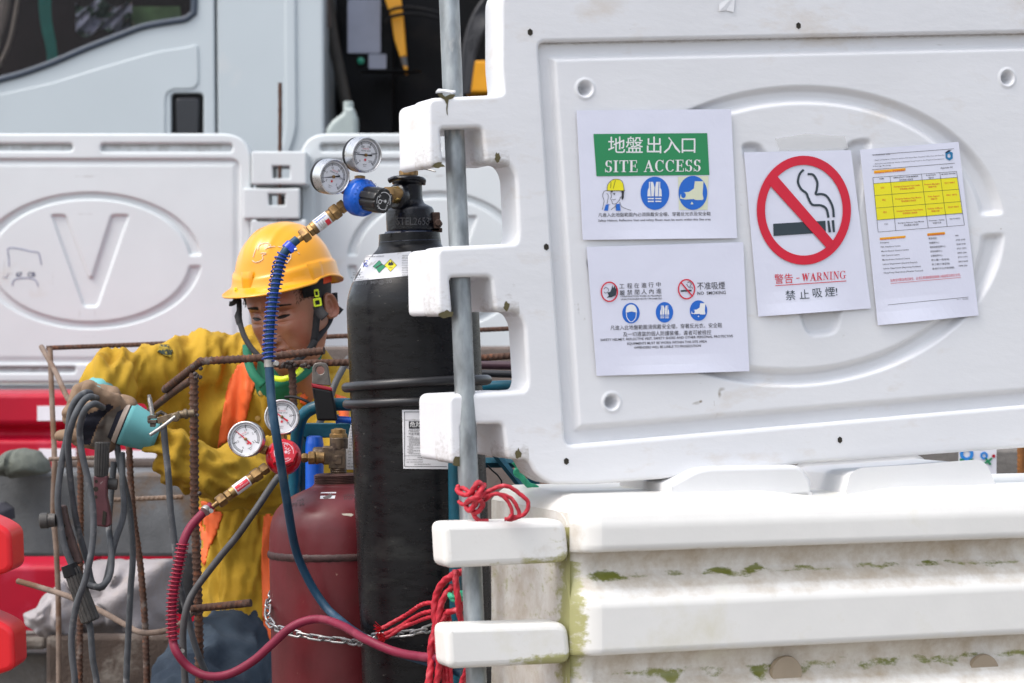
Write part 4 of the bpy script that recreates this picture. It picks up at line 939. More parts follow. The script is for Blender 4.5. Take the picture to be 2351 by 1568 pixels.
flat_on(mcy, [[(741, 1141), (750, 1138), (757, 1134), (763, 1136), (760, 1142), (752, 1145), (744, 1146)]], mat('worn_print', (.12, .10, .10), rough=.6), st, 'worn_print', .0012)
stamp('FP7 56', mcy, 682, 1161, 7, 34, m=MARD, par=ace, rot=.08); stamp('m5', mcy, 690, 1151, 6, 16, m=MARD, par=ace, rot=.08); stamp('HW', mcy, 800, 1148, 7, 20, m=MARD, par=ace); stamp('LHWN', mcy, 802, 1140, 6, 26, m=MARD, par=ace)
flat_on(mcy, [[(782, 1178), (790, 1173), (803, 1176), (812, 1182), (806, 1186), (797, 1184), (788, 1183)]], mat('chipped_primer', (.40, .36, .30), rough=.8, var=.2), ace, 'paint_chip', .0005)
# acetylene valve
mb = MB(); up = (0, 0, 1)
lathe(mb, PX([(0, 18), (6, 18), (7, 20), (9, 18), (12, 20), (14, 18), (16, 18)], MY), W(777, 1090, MY), up, seg=32); mb.box(W(775, 1052, MY), (S(38, MY), S(38, MY), S(46, MY)))
lathe(mb, PX([(0, 21), (24, 21), (26, 19)], MY), W(778, 1030, MY), up, seg=36); mb.build('valve_body', BRONZE, ace, bevel=.002)
mb = MB(); lathe(mb, PX([(0, 18), (7, 19), (24, 19), (28, 14)], MY), W(745, 1045, MY-.0), (-1, -.06, 0), seg=36); mb.box(W(756, 1045, MY), (S(30, MY), S(36, MY), S(42, MY))); mb.build('valve_outlet', BRONZE, ace, bevel=.003)
mb = MB(); hexnut(mb, W(777, 1008, MY), up, S(13, MY), S(20.5, MY)); lathe(mb, PX([(0, 17), (11, 17), (12, 12), (14, 8)], MY), W(777, 997, MY), up, seg=28); mb.build('valve_gland', BRASS, ace)
mb = MB(); mb.box(W(776, 1056, MY-.0145), (S(17, MY), .004, S(20, MY))); mb.build('valve_mark', BRONZE, ace, bevel=.001)

# ------------------------------------------------------------------ pressure gauges
GLS, gn_, gb_ = node_mat('gauge_glass'); gb_.inputs['Transmission Weight'].default_value = 1; gb_.inputs['Roughness'].default_value = 0.03; gb_.inputs['IOR'].default_value = 1.15
STAR = lambda r, n=8: [(r*(1 if k % 2 else .42)*math.cos(math.pi*k/n), r*(1 if k % 2 else .42)*math.sin(math.pi*k/n)) for k in range(2*n)]
def gauge(parent, c, n, up, r, deep, nums, needle_a, redneedle=False, case=CHROME, back=BLACKRUB, tagtext=True, tscale=1.0):
    n = Vector(n).normalized(); up = Vector(up); V_ = (up-n*up.dot(n)).normalized(); U_ = V_.cross(n).normalized()
    fr = Frame(c, U_, V_); f = lambda e: (lambda u, v: Vector(c)+U_*u+V_*v+n*e)
    mb = MB(); c = Vector(c)
    lathe(mb, [(-deep, r*.86), (-deep+.001, r*.97), (-deep*.72, r*.99)], c, n, seg=48)
    g = mb.build('gauge', back, parent)
    mb = MB(); lathe(mb, [(-deep*.72, r*.96), (-deep*.7, r), (-.002, r), (.0015, r*.985), (.002, r*.94), (.001, r*.90), (-.003, r*.87), (-.0045, r*.86)], c, n, seg=56, cap=False); mb.build('case', case, g)
    mb = MB(); lathe(mb, [(-.004, r*.88), (-.0039, r*.87), (-.0039, .0001)], c, n, seg=48); mb.build('dial', DIAL, g, smooth=30)
    mb = MB(); e = -.0035
    a0, a1 = R(225), R(-45)
    def arc(r1, r2, A0, A1, k=40):
        vs = []; 
        for i in range(k+1):
            a = A0+(A1-A0)*i/k
            for q in (r1, r2): vs.append(f(e)(q*math.cos(a), q*math.sin(a)))
        mb.add(vs, [(2*i, 2*i+1, 2*i+3, 2*i+2) for i in range(k)])
    arc(r*.755, r*.77, a0, a1); arc(r*.66, r*.675, a0, a1)
    for i in range(51):
        a = a0+(a1-a0)*i/50; big = i % 10 == 0; w_ = r*(.018 if big else .009); r1, r2 = (r*.60 if big else r*.68), r*.80
        ca, sa = math.cos(a), math.sin(a); mb.add([f(e)(q*ca-s_*w_*sa, q*sa+s_*w_*ca) for q, s_ in ((r1, -1), (r2, -1), (r2, 1), (r1, 1))], [(0, 1, 2, 3)])
    for i, s_ in enumerate(nums):
        a = a0+(a1-a0)*i/(len(nums)-1); letter(mb, s_, f(e), r*.50*math.cos(a), r*.50*math.sin(a)-r*.05, h=r*.12)
    letter(mb, 'PRESSURE  GAUGE', f(e), 0, r*.20, wd=r*.62, h=r*.075); letter(mb, 'kg/cm²', f(e), 0, -r*.56, h=r*.07); letter(mb, 'lb/in²', f(e), 0, -r*.66, h=r*.06)
    mb.build('scale', INK, g, smooth=0)
    mb = MB(); letter(mb, 'USE NO OIL', f(e), 0, r*.31, wd=r*.42, h=r*.075); mb.add([f(e)(x, y-r*.27) for x, y in STAR(r*.11)], [tuple(range(16))]); mb.build('red_marks', RPR, g, smooth=0)
    mb = MB(); ca, sa = math.cos(needle_a), math.sin(needle_a)
    pts = [(-.42, -.06), (-.42, .06), (-.1, .035), (0, .04), (.74, .008), (.74, -.008), (0, -.04), (-.1, -.035)]
    mb.add([f(-.0022)(r*(x*ca-y*sa), r*(x*sa+y*ca)) for x, y in pts], [tuple(range(8))]); mb.build('needle', RPR if redneedle else INK, g, smooth=0)
    mb = MB(); lathe(mb, [(-.0035, r*.09), (-.001, r*.09), (-.0006, r*.06), (-.0006, .0002)], c, n, seg=16); mb.build('pivot', BRASS, g)
    mb = MB(); lathe(mb, [(-.0002, r*.885), (.0002, r*.87), (.0002, .0002)], c, n, seg=48); 
    return g
def knob_face(parent, c, n, up, r, texts, m, logo=True, e=.0006):
    n = Vector(n).normalized(); up = Vector(up); V_ = (up-n*up.dot(n)).normalized(); U_ = V_.cross(n).normalized(); c = Vector(c)
    f = lambda u, v: c+U_*u+V_*v+n*e
    mb = MB()
    for A0, A1 in ((-.3, 2.2), (2.7, 3.6), (4.1, 5.4)):
        k = 14; vs = []
        for i in range(k+1):
            a = A0+(A1-A0)*i/k
            for q in (r*.90, r*.96): vs.append(f(q*math.cos(a), q*math.sin(a)))
        mb.add(vs, [(2*i, 2*i+1, 2*i+3, 2*i+2) for i in range(k)])
    if logo: mb.add([f(x+r*.22, y) for x, y in STAR(r*.24)], [tuple(range(16))])
    for s_, x, y, h_, ro in texts: letter(mb, s_, f, x*r, y*r, h=h_*r, rot=ro, bold=.01)
    return mb.build('knob_print', m, parent, smooth=0)

BREG = mat('regulator_blue', (0.003, 0.095, 0.50), rough=.3, var=.1, vscale=40, bump=.0003, bscale=200)
BKNOB = mat('black_knob', (0.011, 0.011, 0.011), rough=.3, var=.2, vscale=60, col2=(.09, .08, .065), amt=.6, scale=70, soft=.1)
RREG = mat('regulator_red', (0.55, 0.006, 0.02), rough=.28, var=.12, vscale=40)
nB = Vector((.66, -.73, -.14)).normalized()
bc = W(834, 454, 3.985)
breg = thing('regulator', 'blue oxygen regulator with two chromed gauges and black fluted knob on the black cylinder valve', 'regulator', bc)
mb = MB(); r_ = S(43.5, 3.99)
lathe(mb, [(-.024, .014), (-.023, .022), (-.017, r_*.93), (-.014, r_), (0.0, r_*1.0), (.004, r_*.95), (.006, r_*.86), (.0075, r_*.84), (.009, r_*.80), (.0125, r_*.72), (.0135, r_*.6), (.014, r_*.3)], bc, nB, seg=64); mb.build('bonnet', BREG, breg)
fl = lambda a, r, t: r*(1-.13*max(0, math.cos(8*a))**3)
mb = MB(); kr = S(30, 3.95)
lathe(mb, [(.012, kr*.80), (.014, kr*.96), (.030, kr*.98), (.032, kr*1.0), (.050, kr*.99), (.053, kr*.93), (.0535, kr*.7), (.0535, .001)], bc, nB, seg=96, flute=fl); kb = mb.build('knob', BKNOB, breg, smooth=35)
knob_face(kb, bc+nB*.0535, nB, (0.18, 0, 1), kr*.72, [('O', -.25, -.2, .48, R(80)), ('2', -.05, -.02, .25, R(80)), ('HI', -.55, .35, .24, R(60)), ('LO', -.50, -.62, .24, R(130)), ('MADE IN JAPAN', .72, -.1, .17, R(76))], WPR)
mb = MB(); Xb, Yb, _ = axes(nB)
def arc_text(mb, s_, c, n, up, r, a0, da, h_, e):
    n = Vector(n).normalized(); up = Vector(up); V_ = (up-n*up.dot(n)).normalized(); U_ = V_.cross(n).normalized()
    for i, ch in enumerate(s_):
        a = a0+da*i; f = lambda u, v: c+U_*u+V_*v+n*e
        letter(mb, ch, f, r*math.cos(a), r*math.sin(a), h=h_, rot=a-math.pi/2)
arc_text(mb, 'REGULATOR', bc, nB, (0, 0, 1), r_*.78, R(165), R(-15), .0048, .0116); arc_text(mb, 'PURE', bc, nB, (0, 0, 1), r_*.78, R(228), R(-15), .0048, .0116)
mb.build('raised_lettering', mat('lettering_blue', (0.004, 0.09, 0.42), rough=.35), breg, smooth=0)
gN = Vector((.60, -.79, -.10)).normalized()
g2 = W(842, 356, 3.97); g1 = W(768, 406, 3.96)
gauge(breg, g2, gN, (0.02, 0, 1), S(41, 3.97), .031, ['0', '50', '100', '150', '200', '250'], R(180))
gauge(breg, g1, gN, (0.42, 0, 1), S(41, 3.96), .031, ['0', '5', '15', '20', '25', '3'], R(205))
mb = MB(); hexnut(mb, W(826, 403, 4.0), (0, 0, -1), S(15, 4), S(13, 4)); lathe(mb, PX([(0, 9), (10, 9)], 4), W(827, 415, 4.0), (0, 0, -1), seg=20); hexnut(mb, W(800, 440, 4.0), (-.8, 0, .45), S(16, 4), S(13, 4)); lathe(mb, PX([(0, 9), (14, 9)], 4), W(812, 446, 4.0), (-.8, 0, .45), seg=20)
mb.box(W(826, 450, 4.015), (.040, .02, .052)); mb.build('brass_block', BRASS, breg, bevel=.001)
mb = MB(); tube(mb, [bc-nB*.0+Vector((0.0, .01, 0)), W(905, 446, 4.03), W(925, 446, 4.05)], .010, seg=16); hexnut(mb, W(880, 447, 4.02), (1, .1, 0), .018, .0145); mb.build('inlet_nut', BRASS, breg)
def arrestor(parent, a, b, r, lablen, labcol, ptxt, mi=None):
    """brass flashback arrestor from a to b with hex nuts and a wrapped label"""
    a, b = Vector(a), Vector(b); d = (b-a).normalized(); L = (b-a).length
    mb = MB(); hexnut(mb, a, d, L*.11, r*1.12); lathe(mb, [(0, r*.8), (L*.02, r*.8)], a+d*L*.11, d, seg=24); hexnut(mb, a+d*L*.13, d, L*.14, r*1.28)
    lathe(mb, [(0, r*.9), (.001, r), (L*.40, r), (L*.405, r*.9)], a+d*L*.27, d, seg=32); hexnut(mb, a+d*L*.67, d, L*.08, r*1.02); hexnut(mb, a+d*L*.77, d, L*.13, r*1.25)
    lathe(mb, [(0, r*.5), (L*.1, r*.42)], a+d*L*.90, d, seg=20); o = mb.build('flashback_arrestor', BRASS, parent)
    X, Y_, D = axes(d)
    # face of the tube towards the viewer
    tc = Vector((0, -1, 0)); N_ = (tc-d*tc.dot(d)).normalized(); T_2 = d.cross(N_).normalized()
    s0, s1 = L*.34, L*.34+lablen
    def f(u, v, e=.0004): # u along d, v around
        an = v/r; return a+d*u+(N_*math.cos(an)+T_2*math.sin(an))*(r+e)
    def strip(u0, u1, v0, v1, m, nm, e=.0004):
        mb = MB(); n_ = 14; vs = [f(u, v0+(v1-v0)*k/n_, e) for k in range(n_+1) for u in (u0, u1)]; mb.add(vs, [(2*k, 2*k+1, 2*k+3, 2*k+2) for k in range(n_)]); return mb.build(nm, m, o, smooth=60)
    strip(s0, s1, -r*1.9, r*1.9, LABW, 'label')
    return o, f, strip, s0, s1, r
oa, fA, strA, s0, s1, rr_ = arrestor(breg, W(792, 470, 4.0), W(682, 553, 3.99), S(15.5, 4), .026, None, None)
strA(s0+.002, s0+.010, -rr_*1.2, -rr_*.2, RPR, 'red_box', .0008)
mb = MB()
sgnB = 1
for k, (s_, h_) in enumerate((('FLASHBACK', .0026), ('Model', .0024), ('O 25bar', .0024), ('ISO 5175', .0022))): letter(mb, s_, lambda u, v: fA(s1-.004-v, -u), -.000, .0+.0-.0+k*.0042-.0005, h=h_)
mb.build('label_lettering', INK, oa, smooth=0)
mb = MB()
for (u0_, v0_, u1_, v1_) in ((.003, .35, .024, .45), (.003, .75, .024, .85)): mb.add([fA(s0+u, v*rr_, .0009) for u, v in ((u0_, v0_), (u1_, v0_), (u1_, v1_), (u0_, v1_))], [(0, 1, 2, 3)])
mb.build('blue_arrow', mat('arrow_blue', (.02, .12, .6), rough=.4), oa, smooth=0)

nR = Vector((.10, -.95, .24)).normalized()
rc = W(651, 1048, 4.19)
rreg = thing('regulator', 'red acetylene regulator with two white-faced gauges and red fluted knob, on the maroon cylinder', 'regulator', rc)
mb = MB(); r_ = S(41, 4.19)
lathe(mb, [(-.024, .012), (-.022, r_*.8), (-.016, r_*.96), (-.012, r_), (0, r_), (.006, r_*.95), (.012, r_*.84), (.0145, r_*.72), (.015, r_*.4)], rc, nR, seg=64); mb.build('bonnet', RREG, rreg)
mb = MB(); kr = S(32, 4.15); fl2 = lambda a, r, t: r*(1+.10*max(0, math.cos(8*a))**2-.04)
lathe(mb, [(.012, kr*.9), (.014, kr*1.0), (.030, kr*1.0), (.034, kr*.97), (.036, kr*.88), (.0362, kr*.6), (.0362, .001)], rc, nR, seg=96, flute=fl2); kb = mb.build('knob', RREG, rreg, smooth=35)
PINK = mat('pale_print', (.75, .55, .6), rough=.5, var=0)
knob_face(kb, rc+nR*.0362, nR, (-.15, 0, 1), kr*.74, [('C₂H₂', .28, .25, .34, R(-65)), ('LO', .35, .72, .2, R(-25)), ('HI', .78, .30, .2, R(-68)), ('JAPAN', .05, -.78, .18, R(8))], PINK)
gauge(rreg, W(563, 1008, 4.16), (-.12, -.98, .06), (-.55, 0, 1), S(41.5, 4.16), .026, ['0', '0.5', '1', '1.5', '2', '2.5'], R(112), redneedle=True)
gauge(rreg, W(647, 957, 4.19), (.05, -.99, .05), (0.02, 0, 1), S(40.5, 4.19), .026, ['0', '5', '10', '15', '20', '25'], R(146), redneedle=True)
mb = MB(); hexnut(mb, W(597, 1029, 4.19), (1, 0, -.35), S(17, 4.2), S(12, 4.2)); mb.box(W(650, 1048, 4.215), (.05, .02, .03)); lathe(mb, PX([(0, 11), (18, 11)], 4.2), W(648, 993, 4.2), (0, 0, -1), seg=6)
mb.build('brass_block', BRASS, rreg, bevel=.001)
mb = MB(); lathe(mb, PX([(0, 8), (20, 8)], 4.25), W(690, 1051, 4.25), (1, 0, 0), seg=20); hexnut(mb, W(694, 1051, 4.25), (1, 0, 0), S(12, 4.25), S(12, 4.25)); hexnut(mb, W(708, 1051, 4.25), (1, 0, 0), S(16, 4.25), S(17, 4.25)); lathe(mb, PX([(0, 12), (4, 15), (9, 15), (14, 13), (24, 13)], 4.25), W(721, 1051, 4.26), (1, 0, 0), seg=24)
mb.build('inlet_nut', BRASS, rreg)
oa, fA, strA, s0, s1, rr_ = arrestor(rreg, W(614, 1072, 4.18), W(487, 1164, 4.15), S(12.5, 4.17), .030, None, None)
strA(s0+.002, s1-.002, -rr_*.55, rr_*.55, RPR, 'red_box', .0008)
mb = MB(); letter(mb, 'SEE INSTRUCTION', lambda u, v: fA(s0+.015-u, -v, .0011), 0, .0003, wd=.023, h=.0022); letter(mb, 'ID 02', lambda u, v: fA(s0+.015-u, -v, .0011), 0, -.0035, h=.002); mb.build('label_lettering', WPR, oa, smooth=0)

# ------------------------------------------------------------------ hoses with springs
def helix(P, r, pitch, wire, seg=6, q0=0, q1=1):
    P = spline(P, .001); F = frames(P); n = len(P); i0, i1 = int(q0*(n-1)), int(q1*(n-1)); out = []; L = 0
    for i in range(i0, i1):
        L += (P[i+1]-P[i]).length; X, Y_, T = F[i]; a = 2*math.pi*L/pitch; out.append(P[i]+X*(r*math.cos(a))+Y_*(r*math.sin(a)))
    mb = MB(); n = len(out); F2 = frames(out); vs = []; fs = []
    for p, (X, Y_, T) in zip(out, F2):
        for k in range(seg): a = 2*math.pi*k/seg; vs.append(p+X*(wire*math.cos(a))+Y_*(wire*math.sin(a)))
    for i in range(n-1):
        for k in range(seg): a, b = i*seg+k, i*seg+(k+1) % seg; fs.append((a, b, b+seg, a+seg))
    mb.add(vs, fs); return mb
BH = mat('dusty_blue_hose', (0.014, 0.055, 0.105), spec=.3, rough=.42, var=.3, vscale=30, col2=(.07, .12, .17), amt=.55, scale=14, soft=.15, stretch=(1, 1, .4))
BSP = mat('blue_coated_spring', (0.008, 0.045, 0.30), rough=.3, var=.1)
hose1 = thing('hose', 'blue oxygen hose in a blue coil spring, hanging in front of the worker face', 'hose', W(640, 900, 3.96))
hp = [(682, 550, 3.99), (668, 562, 3.985), (655, 577, 3.98), (644, 600, 3.98), (633, 650, 3.97), (623, 720, 3.965), (618, 790, 3.96), (618, 842, 3.955), (625, 934, 3.95), (640, 1034, 3.96), (658, 1146, 4.03), (678, 1258, 4.11), (708, 1331, 4.135), (746, 1391, 4.135), (785, 1428, 4.10), (838, 1466, 3.985), (900, 1494, 3.93), (998, 1524, 3.86), (1060, 1545, 3.84)]
hpW = [W(*p) for p in hp]
mb = MB(); tube(mb, hpW, S(10.3, 3.97), seg=16, step=.006); mb.build('hose_tube', BH, hose1)
sp_mb = helix([W(*p) for p in hp[2:8]], S(15.5, 3.97), S(10.6, 3.97), S(1.9, 3.97), q0=.02, q1=.965); sp_mb.build('coil_spring', BSP, hose1, smooth=80)
mb = MB(); q0 = W(663, 568, 3.985); dd = (W(680, 551, 3.99)-W(662, 569, 3.985)).normalized(); lathe(mb, PX([(-8, 13), (-7, 14), (9, 14), (10, 13)], 3.98), q0, dd, seg=28); mb.box(W(672, 571, 3.965), (S(12, 4), .012, S(16, 4)), Matrix.Rotation(R(40), 3, 'Y'))
mb.build('hose_clamp', mat('blue_clamp', (.006, .04, .42), rough=.3, var=.1), hose1, bevel=.0008)
mb = MB(); tube(mb, [W(676, 574, 3.96), W(682, 572, 3.96)], S(4, 4), seg=8); lathe(mb, PX([(-9, 11.5), (-8, 12), (8, 12), (9, 11.5)], 3.96), W(618, 834, 3.956), (0, 0, 1), seg=24); lathe(mb, PX([(0, 6), (5, 6)], 3.95), W(635, 834, 3.95), (0, -1, 0), seg=16); mb.box(W(630, 834, 3.955), (S(8, 4), .008, S(10, 4)))
mb.build('ferrule', STL, hose1, bevel=.0005)
RH = mat('dusty_maroon_hose', (0.20, 0.018, 0.045), spec=.25, rough=.48, var=.2, vscale=20, col2=(.30, .07, .10), amt=.55, scale=12, soft=.2)
RSP = mat('red_coated_spring', (0.32, 0.008, 0.035), rough=.35, var=.1)
hose2 = thing('hose', 'dull red acetylene hose looping low across both cylinders, with a red coil spring', 'hose', W(420, 1400, 4.12))
hp2 = [(487, 1160, 4.15), (478, 1168, 4.15), (462, 1182, 4.14), (437, 1210, 4.13), (421, 1244, 4.12), (410, 1296, 4.12), (398, 1358, 4.12), (395, 1413, 4.12), (397, 1470, 4.12), (407, 1500, 4.11), (434, 1532, 4.11), (475, 1552, 4.1), (525, 1548, 4.1), (580, 1518, 4.1), (625, 1478, 4.1), (663, 1444, 4.1), (700, 1426, 4.1), (740, 1422, 4.09), (788, 1438, 4.04), (838, 1467, 3.945), (913, 1498, 3.905), (1000, 1511, 3.83), (1040, 1512, 3.83)]
mb = MB(); tube(mb, [W(*p) for p in hp2], S(10, 4.1), seg=16, step=.006); mb.build('hose_tube', RH, hose2)
helix([W(*p) for p in hp2[4:9]], S(14, 4.12), S(9.6, 4.12), S(1.8, 4.12), q0=.0, q1=1).build('coil_spring', RSP, hose2, smooth=80)
for (x, y, x2, y2) in ((478, 1167, 466, 1178), (401, 1481, 411, 1506)):
    a, b = W(x, y, 4.14), W(x2, y2, 4.13); mb = MB(); d = (b-a).normalized(); lathe(mb, PX([(0, 11.2), (1, 12), (10, 12), (11, 11.2)], 4.13), a+d*.002, d, seg=26); lathe(mb, PX([(0, 5), (8, 5)], 4.1), W((x+x2)/2+12, (y+y2)/2, 4.12), (.3, -1, 0), seg=12); mb.build('hose_clamp', STL, hose2)

# ------------------------------------------------------------------ cylinder trolley and tools
TEAL = mat('teal_trolley_paint', (0.004, 0.075, 0.115), spec=.35, rough=.35, var=.3, vscale=25, col2=(.02, .05, .06), amt=.55, scale=18, col3=(.12, .07, .05), amt3=.70, scale3=70, bump=.0006, bscale=90)
tro = thing('cylinder_trolley', 'teal painted steel trolley frame holding the two gas cylinders', 'trolley', W(860, 1500, 4.3)); tro.location.z = 0
def to_ground(p): return Vector((p.x, p.y, .12))
mb = MB(); TY = 4.40; a = W(672, 1250, TY)
tube(mb, [to_ground(a), W(672, 1250, TY), W(676, 1100, TY), W(681, 1010, TY-.02), (W(690, 965, TY-.04)), W(712, 940, TY-.05), W(760, 929, TY-.05), W(840, 927, TY-.03), W(960, 905, 4.36), W(1090, 892, 4.33), W(1180, 888, 4.33), W(1215, 900, 4.34), W(1222, 960, 4.36), W(1225, 1120, 4.38)], S(14.5, TY), seg=18, step=.01); mb.build('tube_arch', TEAL, tro)
mb = MB(); a = W(1043, 1060, 4.26); tube(mb, [W(1041, 960, 3.925), W(1043, 1060, 3.925), W(1048, 1568, 3.925), to_ground(W(1052, 1700, 3.925))], S(14.5, 3.925), seg=18); mb.build('upright', TEAL, tro)
mb = MB(); a = W(702, 990, 4.42); mb.box((a.x, 4.42, (a.z+.12)/2), (S(24, 4.4), .02, a.z-.12)); mb.build('upright', TEAL, tro, bevel=.002)
mb = MB(); mb.box(W(756, 988, 4.405), (S(122, 4.4), .012, S(34, 4.4))); mb.build('cross_plate', TEAL, tro, bevel=.002)
mb = MB(); tube(mb, [W(1120, 1020, 4.32), W(1240, 1170, 4.32)], S(15, 4.3), seg=4, flat=.6); tube(mb, [W(1100, 1062, 4.34), W(1260, 1062, 4.34)], S(12, 4.3), seg=4); mb.build('brace', TEAL, tro, smooth=20)
mb = MB()
for x in (660, 1225):
    c = W(x, 1500, 4.5); lathe(mb, [(-.03, .07), (-.028, .12), (-.02, .14), (.02, .14), (.028, .12), (.03, .07)], (c.x, 4.52, .141), (1, 0, 0), seg=40)
mb.build('wheel', BLACKRUB, tro)
mb = MB(); c = W(850, 1500, 4.35); mb.box((c.x, 4.25, .004+.002), (.62, .5, .012)); mb.build('foot_plate', TEAL, tro)
mb = MB(); tube(mb, [to_ground(W(1068, 1500, 4.2)), W(1088, 1060, 4.4), W(1090, 1040, 4.4)], S(9, 4.3), seg=10); mb.build('stay_rod', mat('dark_rod', (.04, .04, .045), rough=.5), tro)
# dark pipes right of the black cylinder
mb = MB(); tube(mb, [W(1085, 838, 4.5), W(1200, 840, 4.5)], S(10, 4.5), seg=14); p1_ = mb.build('pipe', mat('plum_pipe', (.055, .025, .035), rough=.4)); tag(p1_, 'plum coloured pipe running behind the black cylinder to the panel lugs', 'pipe')
mb = MB(); tube(mb, [W(1085, 857, 4.47), W(1200, 860, 4.47)], S(8.5, 4.5), seg=14); p2_ = mb.build('pipe', mat('black_pipe', (.012, .014, .018), rough=.4)); tag(p2_, 'black pipe just below the plum coloured pipe, behind the cylinder', 'pipe')
# wrench hung in the trolley
wr = thing('wrench', 'steel wrench handle with red and black grip and a hole at its end', 'wrench', W(745, 960, 4.33))
fw = Frame(W(737, 850, 4.33), (1, 0, .0), (0, 0, 1)); Wq = lambda L: [fw.px(x, y) for x, y in L]
vs, fs = prism([rounded(Wq([(717, 842), (722, 834), (735, 831.5), (748, 834), (753, 842), (760, 886), (716, 882)]), .004), ringpts(*fw.px(735, 850), S(9.5, 4.33))], .009, .0015, fw.M(), seg=2); mb = MB(); mb.add(vs, fs); mb.build('handle_end', mat('greasy_steel', (.16, .145, .13), rough=.4, metal=.7, var=.4, vscale=60), wr)
fw2 = fw
vs, fs = prism([rounded(Wq([(715, 880), (762, 890), (764, 898), (716, 889)]), .001)], .015, .002, fw.M(-.003)); mb = MB(); mb.add(vs, fs); mb.build('grip_band', mat('red_grip', (.30, .008, .02), rough=.4), wr)
vs, fs = prism([rounded(Wq([(716, 888), (763, 897), (770, 930), (775, 966), (728, 966), (722, 925)]), .004)], .016, .004, fw.M(-.003)); mb = MB(); mb.add(vs, fs); mb.build('grip', BLACKRUB, wr)
BPL = mat('bright_blue_plastic', (.006, .10, .55), rough=.35, var=.15)
bt_ = thing('plastic_bottle', 'bright blue plastic bottle standing in the trolley behind the brass valve', 'bottle', W(722, 1130, 4.37))
mb = MB(); lathe(mb, PX([(0, 12), (3, 18), (14, 20), (20, 21), (150, 21), (152, 18)], 4.37), W(722, 1000, 4.37), (0, 0, -1), seg=30); mb.build('bottle_body', BPL, bt_)
mb = MB(); tube(mb, [W(772, 962, 4.36), W(815, 966, 4.36)], S(8, 4.36), seg=12); tube(mb, [W(772, 952, 4.36), W(776, 972, 4.36)], S(5, 4.36), seg=8); mb.build('bottle_nozzle', BPL, bt_)
pp = MB(); n_ = 8; pv = [W((795+(810-795)*(1-j/8)*0+x), y, 4.33+.0*x) for j in range(9) for x, y in ((0, 0),)]
q = [(812, 950), (803, 985), (795, 1030), (792, 1068), (793, 1078), (825, 1078), (825, 950)]
fpp = Frame(W(800, 1000, 4.325), (1, .15, 0), (0, .05, 1)); vs, fs = prism([[fpp.px(x, y) for x, y in q]], .001, .0001, fpp.M(), seg=0); pp = MB(); pp.add(vs, fs)
po = pp.build('paper_form', LABW, None, smooth=0); tag(po, 'printed paper form tucked between the brass valve and the black cylinder', 'paper')
mb = MB(); ff = lambda u, v: fpp.p(u, v, -.0012)
for y in range(975, 1076, 7):
    a, b = fpp.px(806-(y-975)*.09, y); letter(mb, random.choice(['日期 ____ 年', 'No: ____ / __', '检查 人员 ____', '姓名 ________', '合格 签名 ___']), ff, a, b, h=S(3, 4.3), wd=S(20, 4.3), align='L')
mb.build('form_lettering', INK, po, smooth=0)
mb = MB(); tube(mb, [W(655, 912, 4.38), W(675, 911, 4.37), W(700, 919, 4.36), (W(716, 930, 4.36))], S(3.4, 4.37), seg=8); mb2 = mb.build('thin_cable', BLACKRUB, None); tag(mb2, 'short thin black cable end above the round gauge', 'cable')

# ------------------------------------------------------------------ chain
CH = mat('galvanised_chain', (.40, .40, .40), rough=.38, metal=.85, var=.25, vscale=80, col2=(.2, .14, .1), amt=.6, scale=50)
chain = thing('chain', 'galvanised steel chain looped loosely round both gas cylinders', 'chain', W(800, 1470, 4.1))
cp = [(640, 1335, 4.36), (626, 1362, 4.30), (616, 1390, 4.25), (615, 1418, 4.22), (628, 1438, 4.19), (668, 1452, 4.145), (708, 1461, 4.13), (750, 1467, 4.125), (793, 1471, 4.12), (830, 1476, 4.07), (856, 1462, 3.985), (900, 1458, 3.95), (943, 1453, 3.94), (978, 1446, 3.945), (1025, 1428, 3.98), (1050, 1418, 4.02), (1085, 1405, 4.08)]
cpts = spline([W(*p) for p in cp], .0195); lk = MB(); vs = []; fs = []; nA, nB_ = 22, 8; hl, hw, wr_ = .0085, .0052, .0021
for i in range(nA):
    a = 2*math.pi*i/nA; ca, sa = math.cos(a), math.sin(a); c = Vector((hl*0+ (hw*ca+(hl if ca > 0 else -hl) if abs(ca) > 1e-6 else 0), hw*sa*1.1, 0)); o_ = Vector((ca, sa, 0))
    for k in range(nB_): b = 2*math.pi*k/nB_; vs.append(c+o_*(wr_*math.cos(b))+Vector((0, 0, wr_*math.sin(b))))
for i in range(nA):
    for k in range(nB_): a, b = i*nB_+k, i*nB_+(k+1) % nB_; c_, d_ = ((i+1) % nA)*nB_+k, ((i+1) % nA)*nB_+(k+1) % nB_; fs.append((a, b, d_, c_))
lme = bpy.data.meshes.new('link'); lme.from_pydata([tuple(v) for v in vs], [], fs); lme.materials.append(CH); lme.polygons.foreach_set('use_smooth', [True]*len(lme.polygons))
for i in range(len(cpts)-1):
    a, b = cpts[i], cpts[i+1]; d = (b-a).normalized(); o = bpy.data.objects.new('link', lme); COL.objects.link(o); o.parent = chain; o.location = (a+b)/2-chain.location
    qd = d.to_track_quat('X', 'Z').to_matrix(); o.rotation_euler = (qd@Matrix.Rotation(R(45+90*(i % 2)+random.uniform(-12, 12)), 3, 'X')).to_euler()

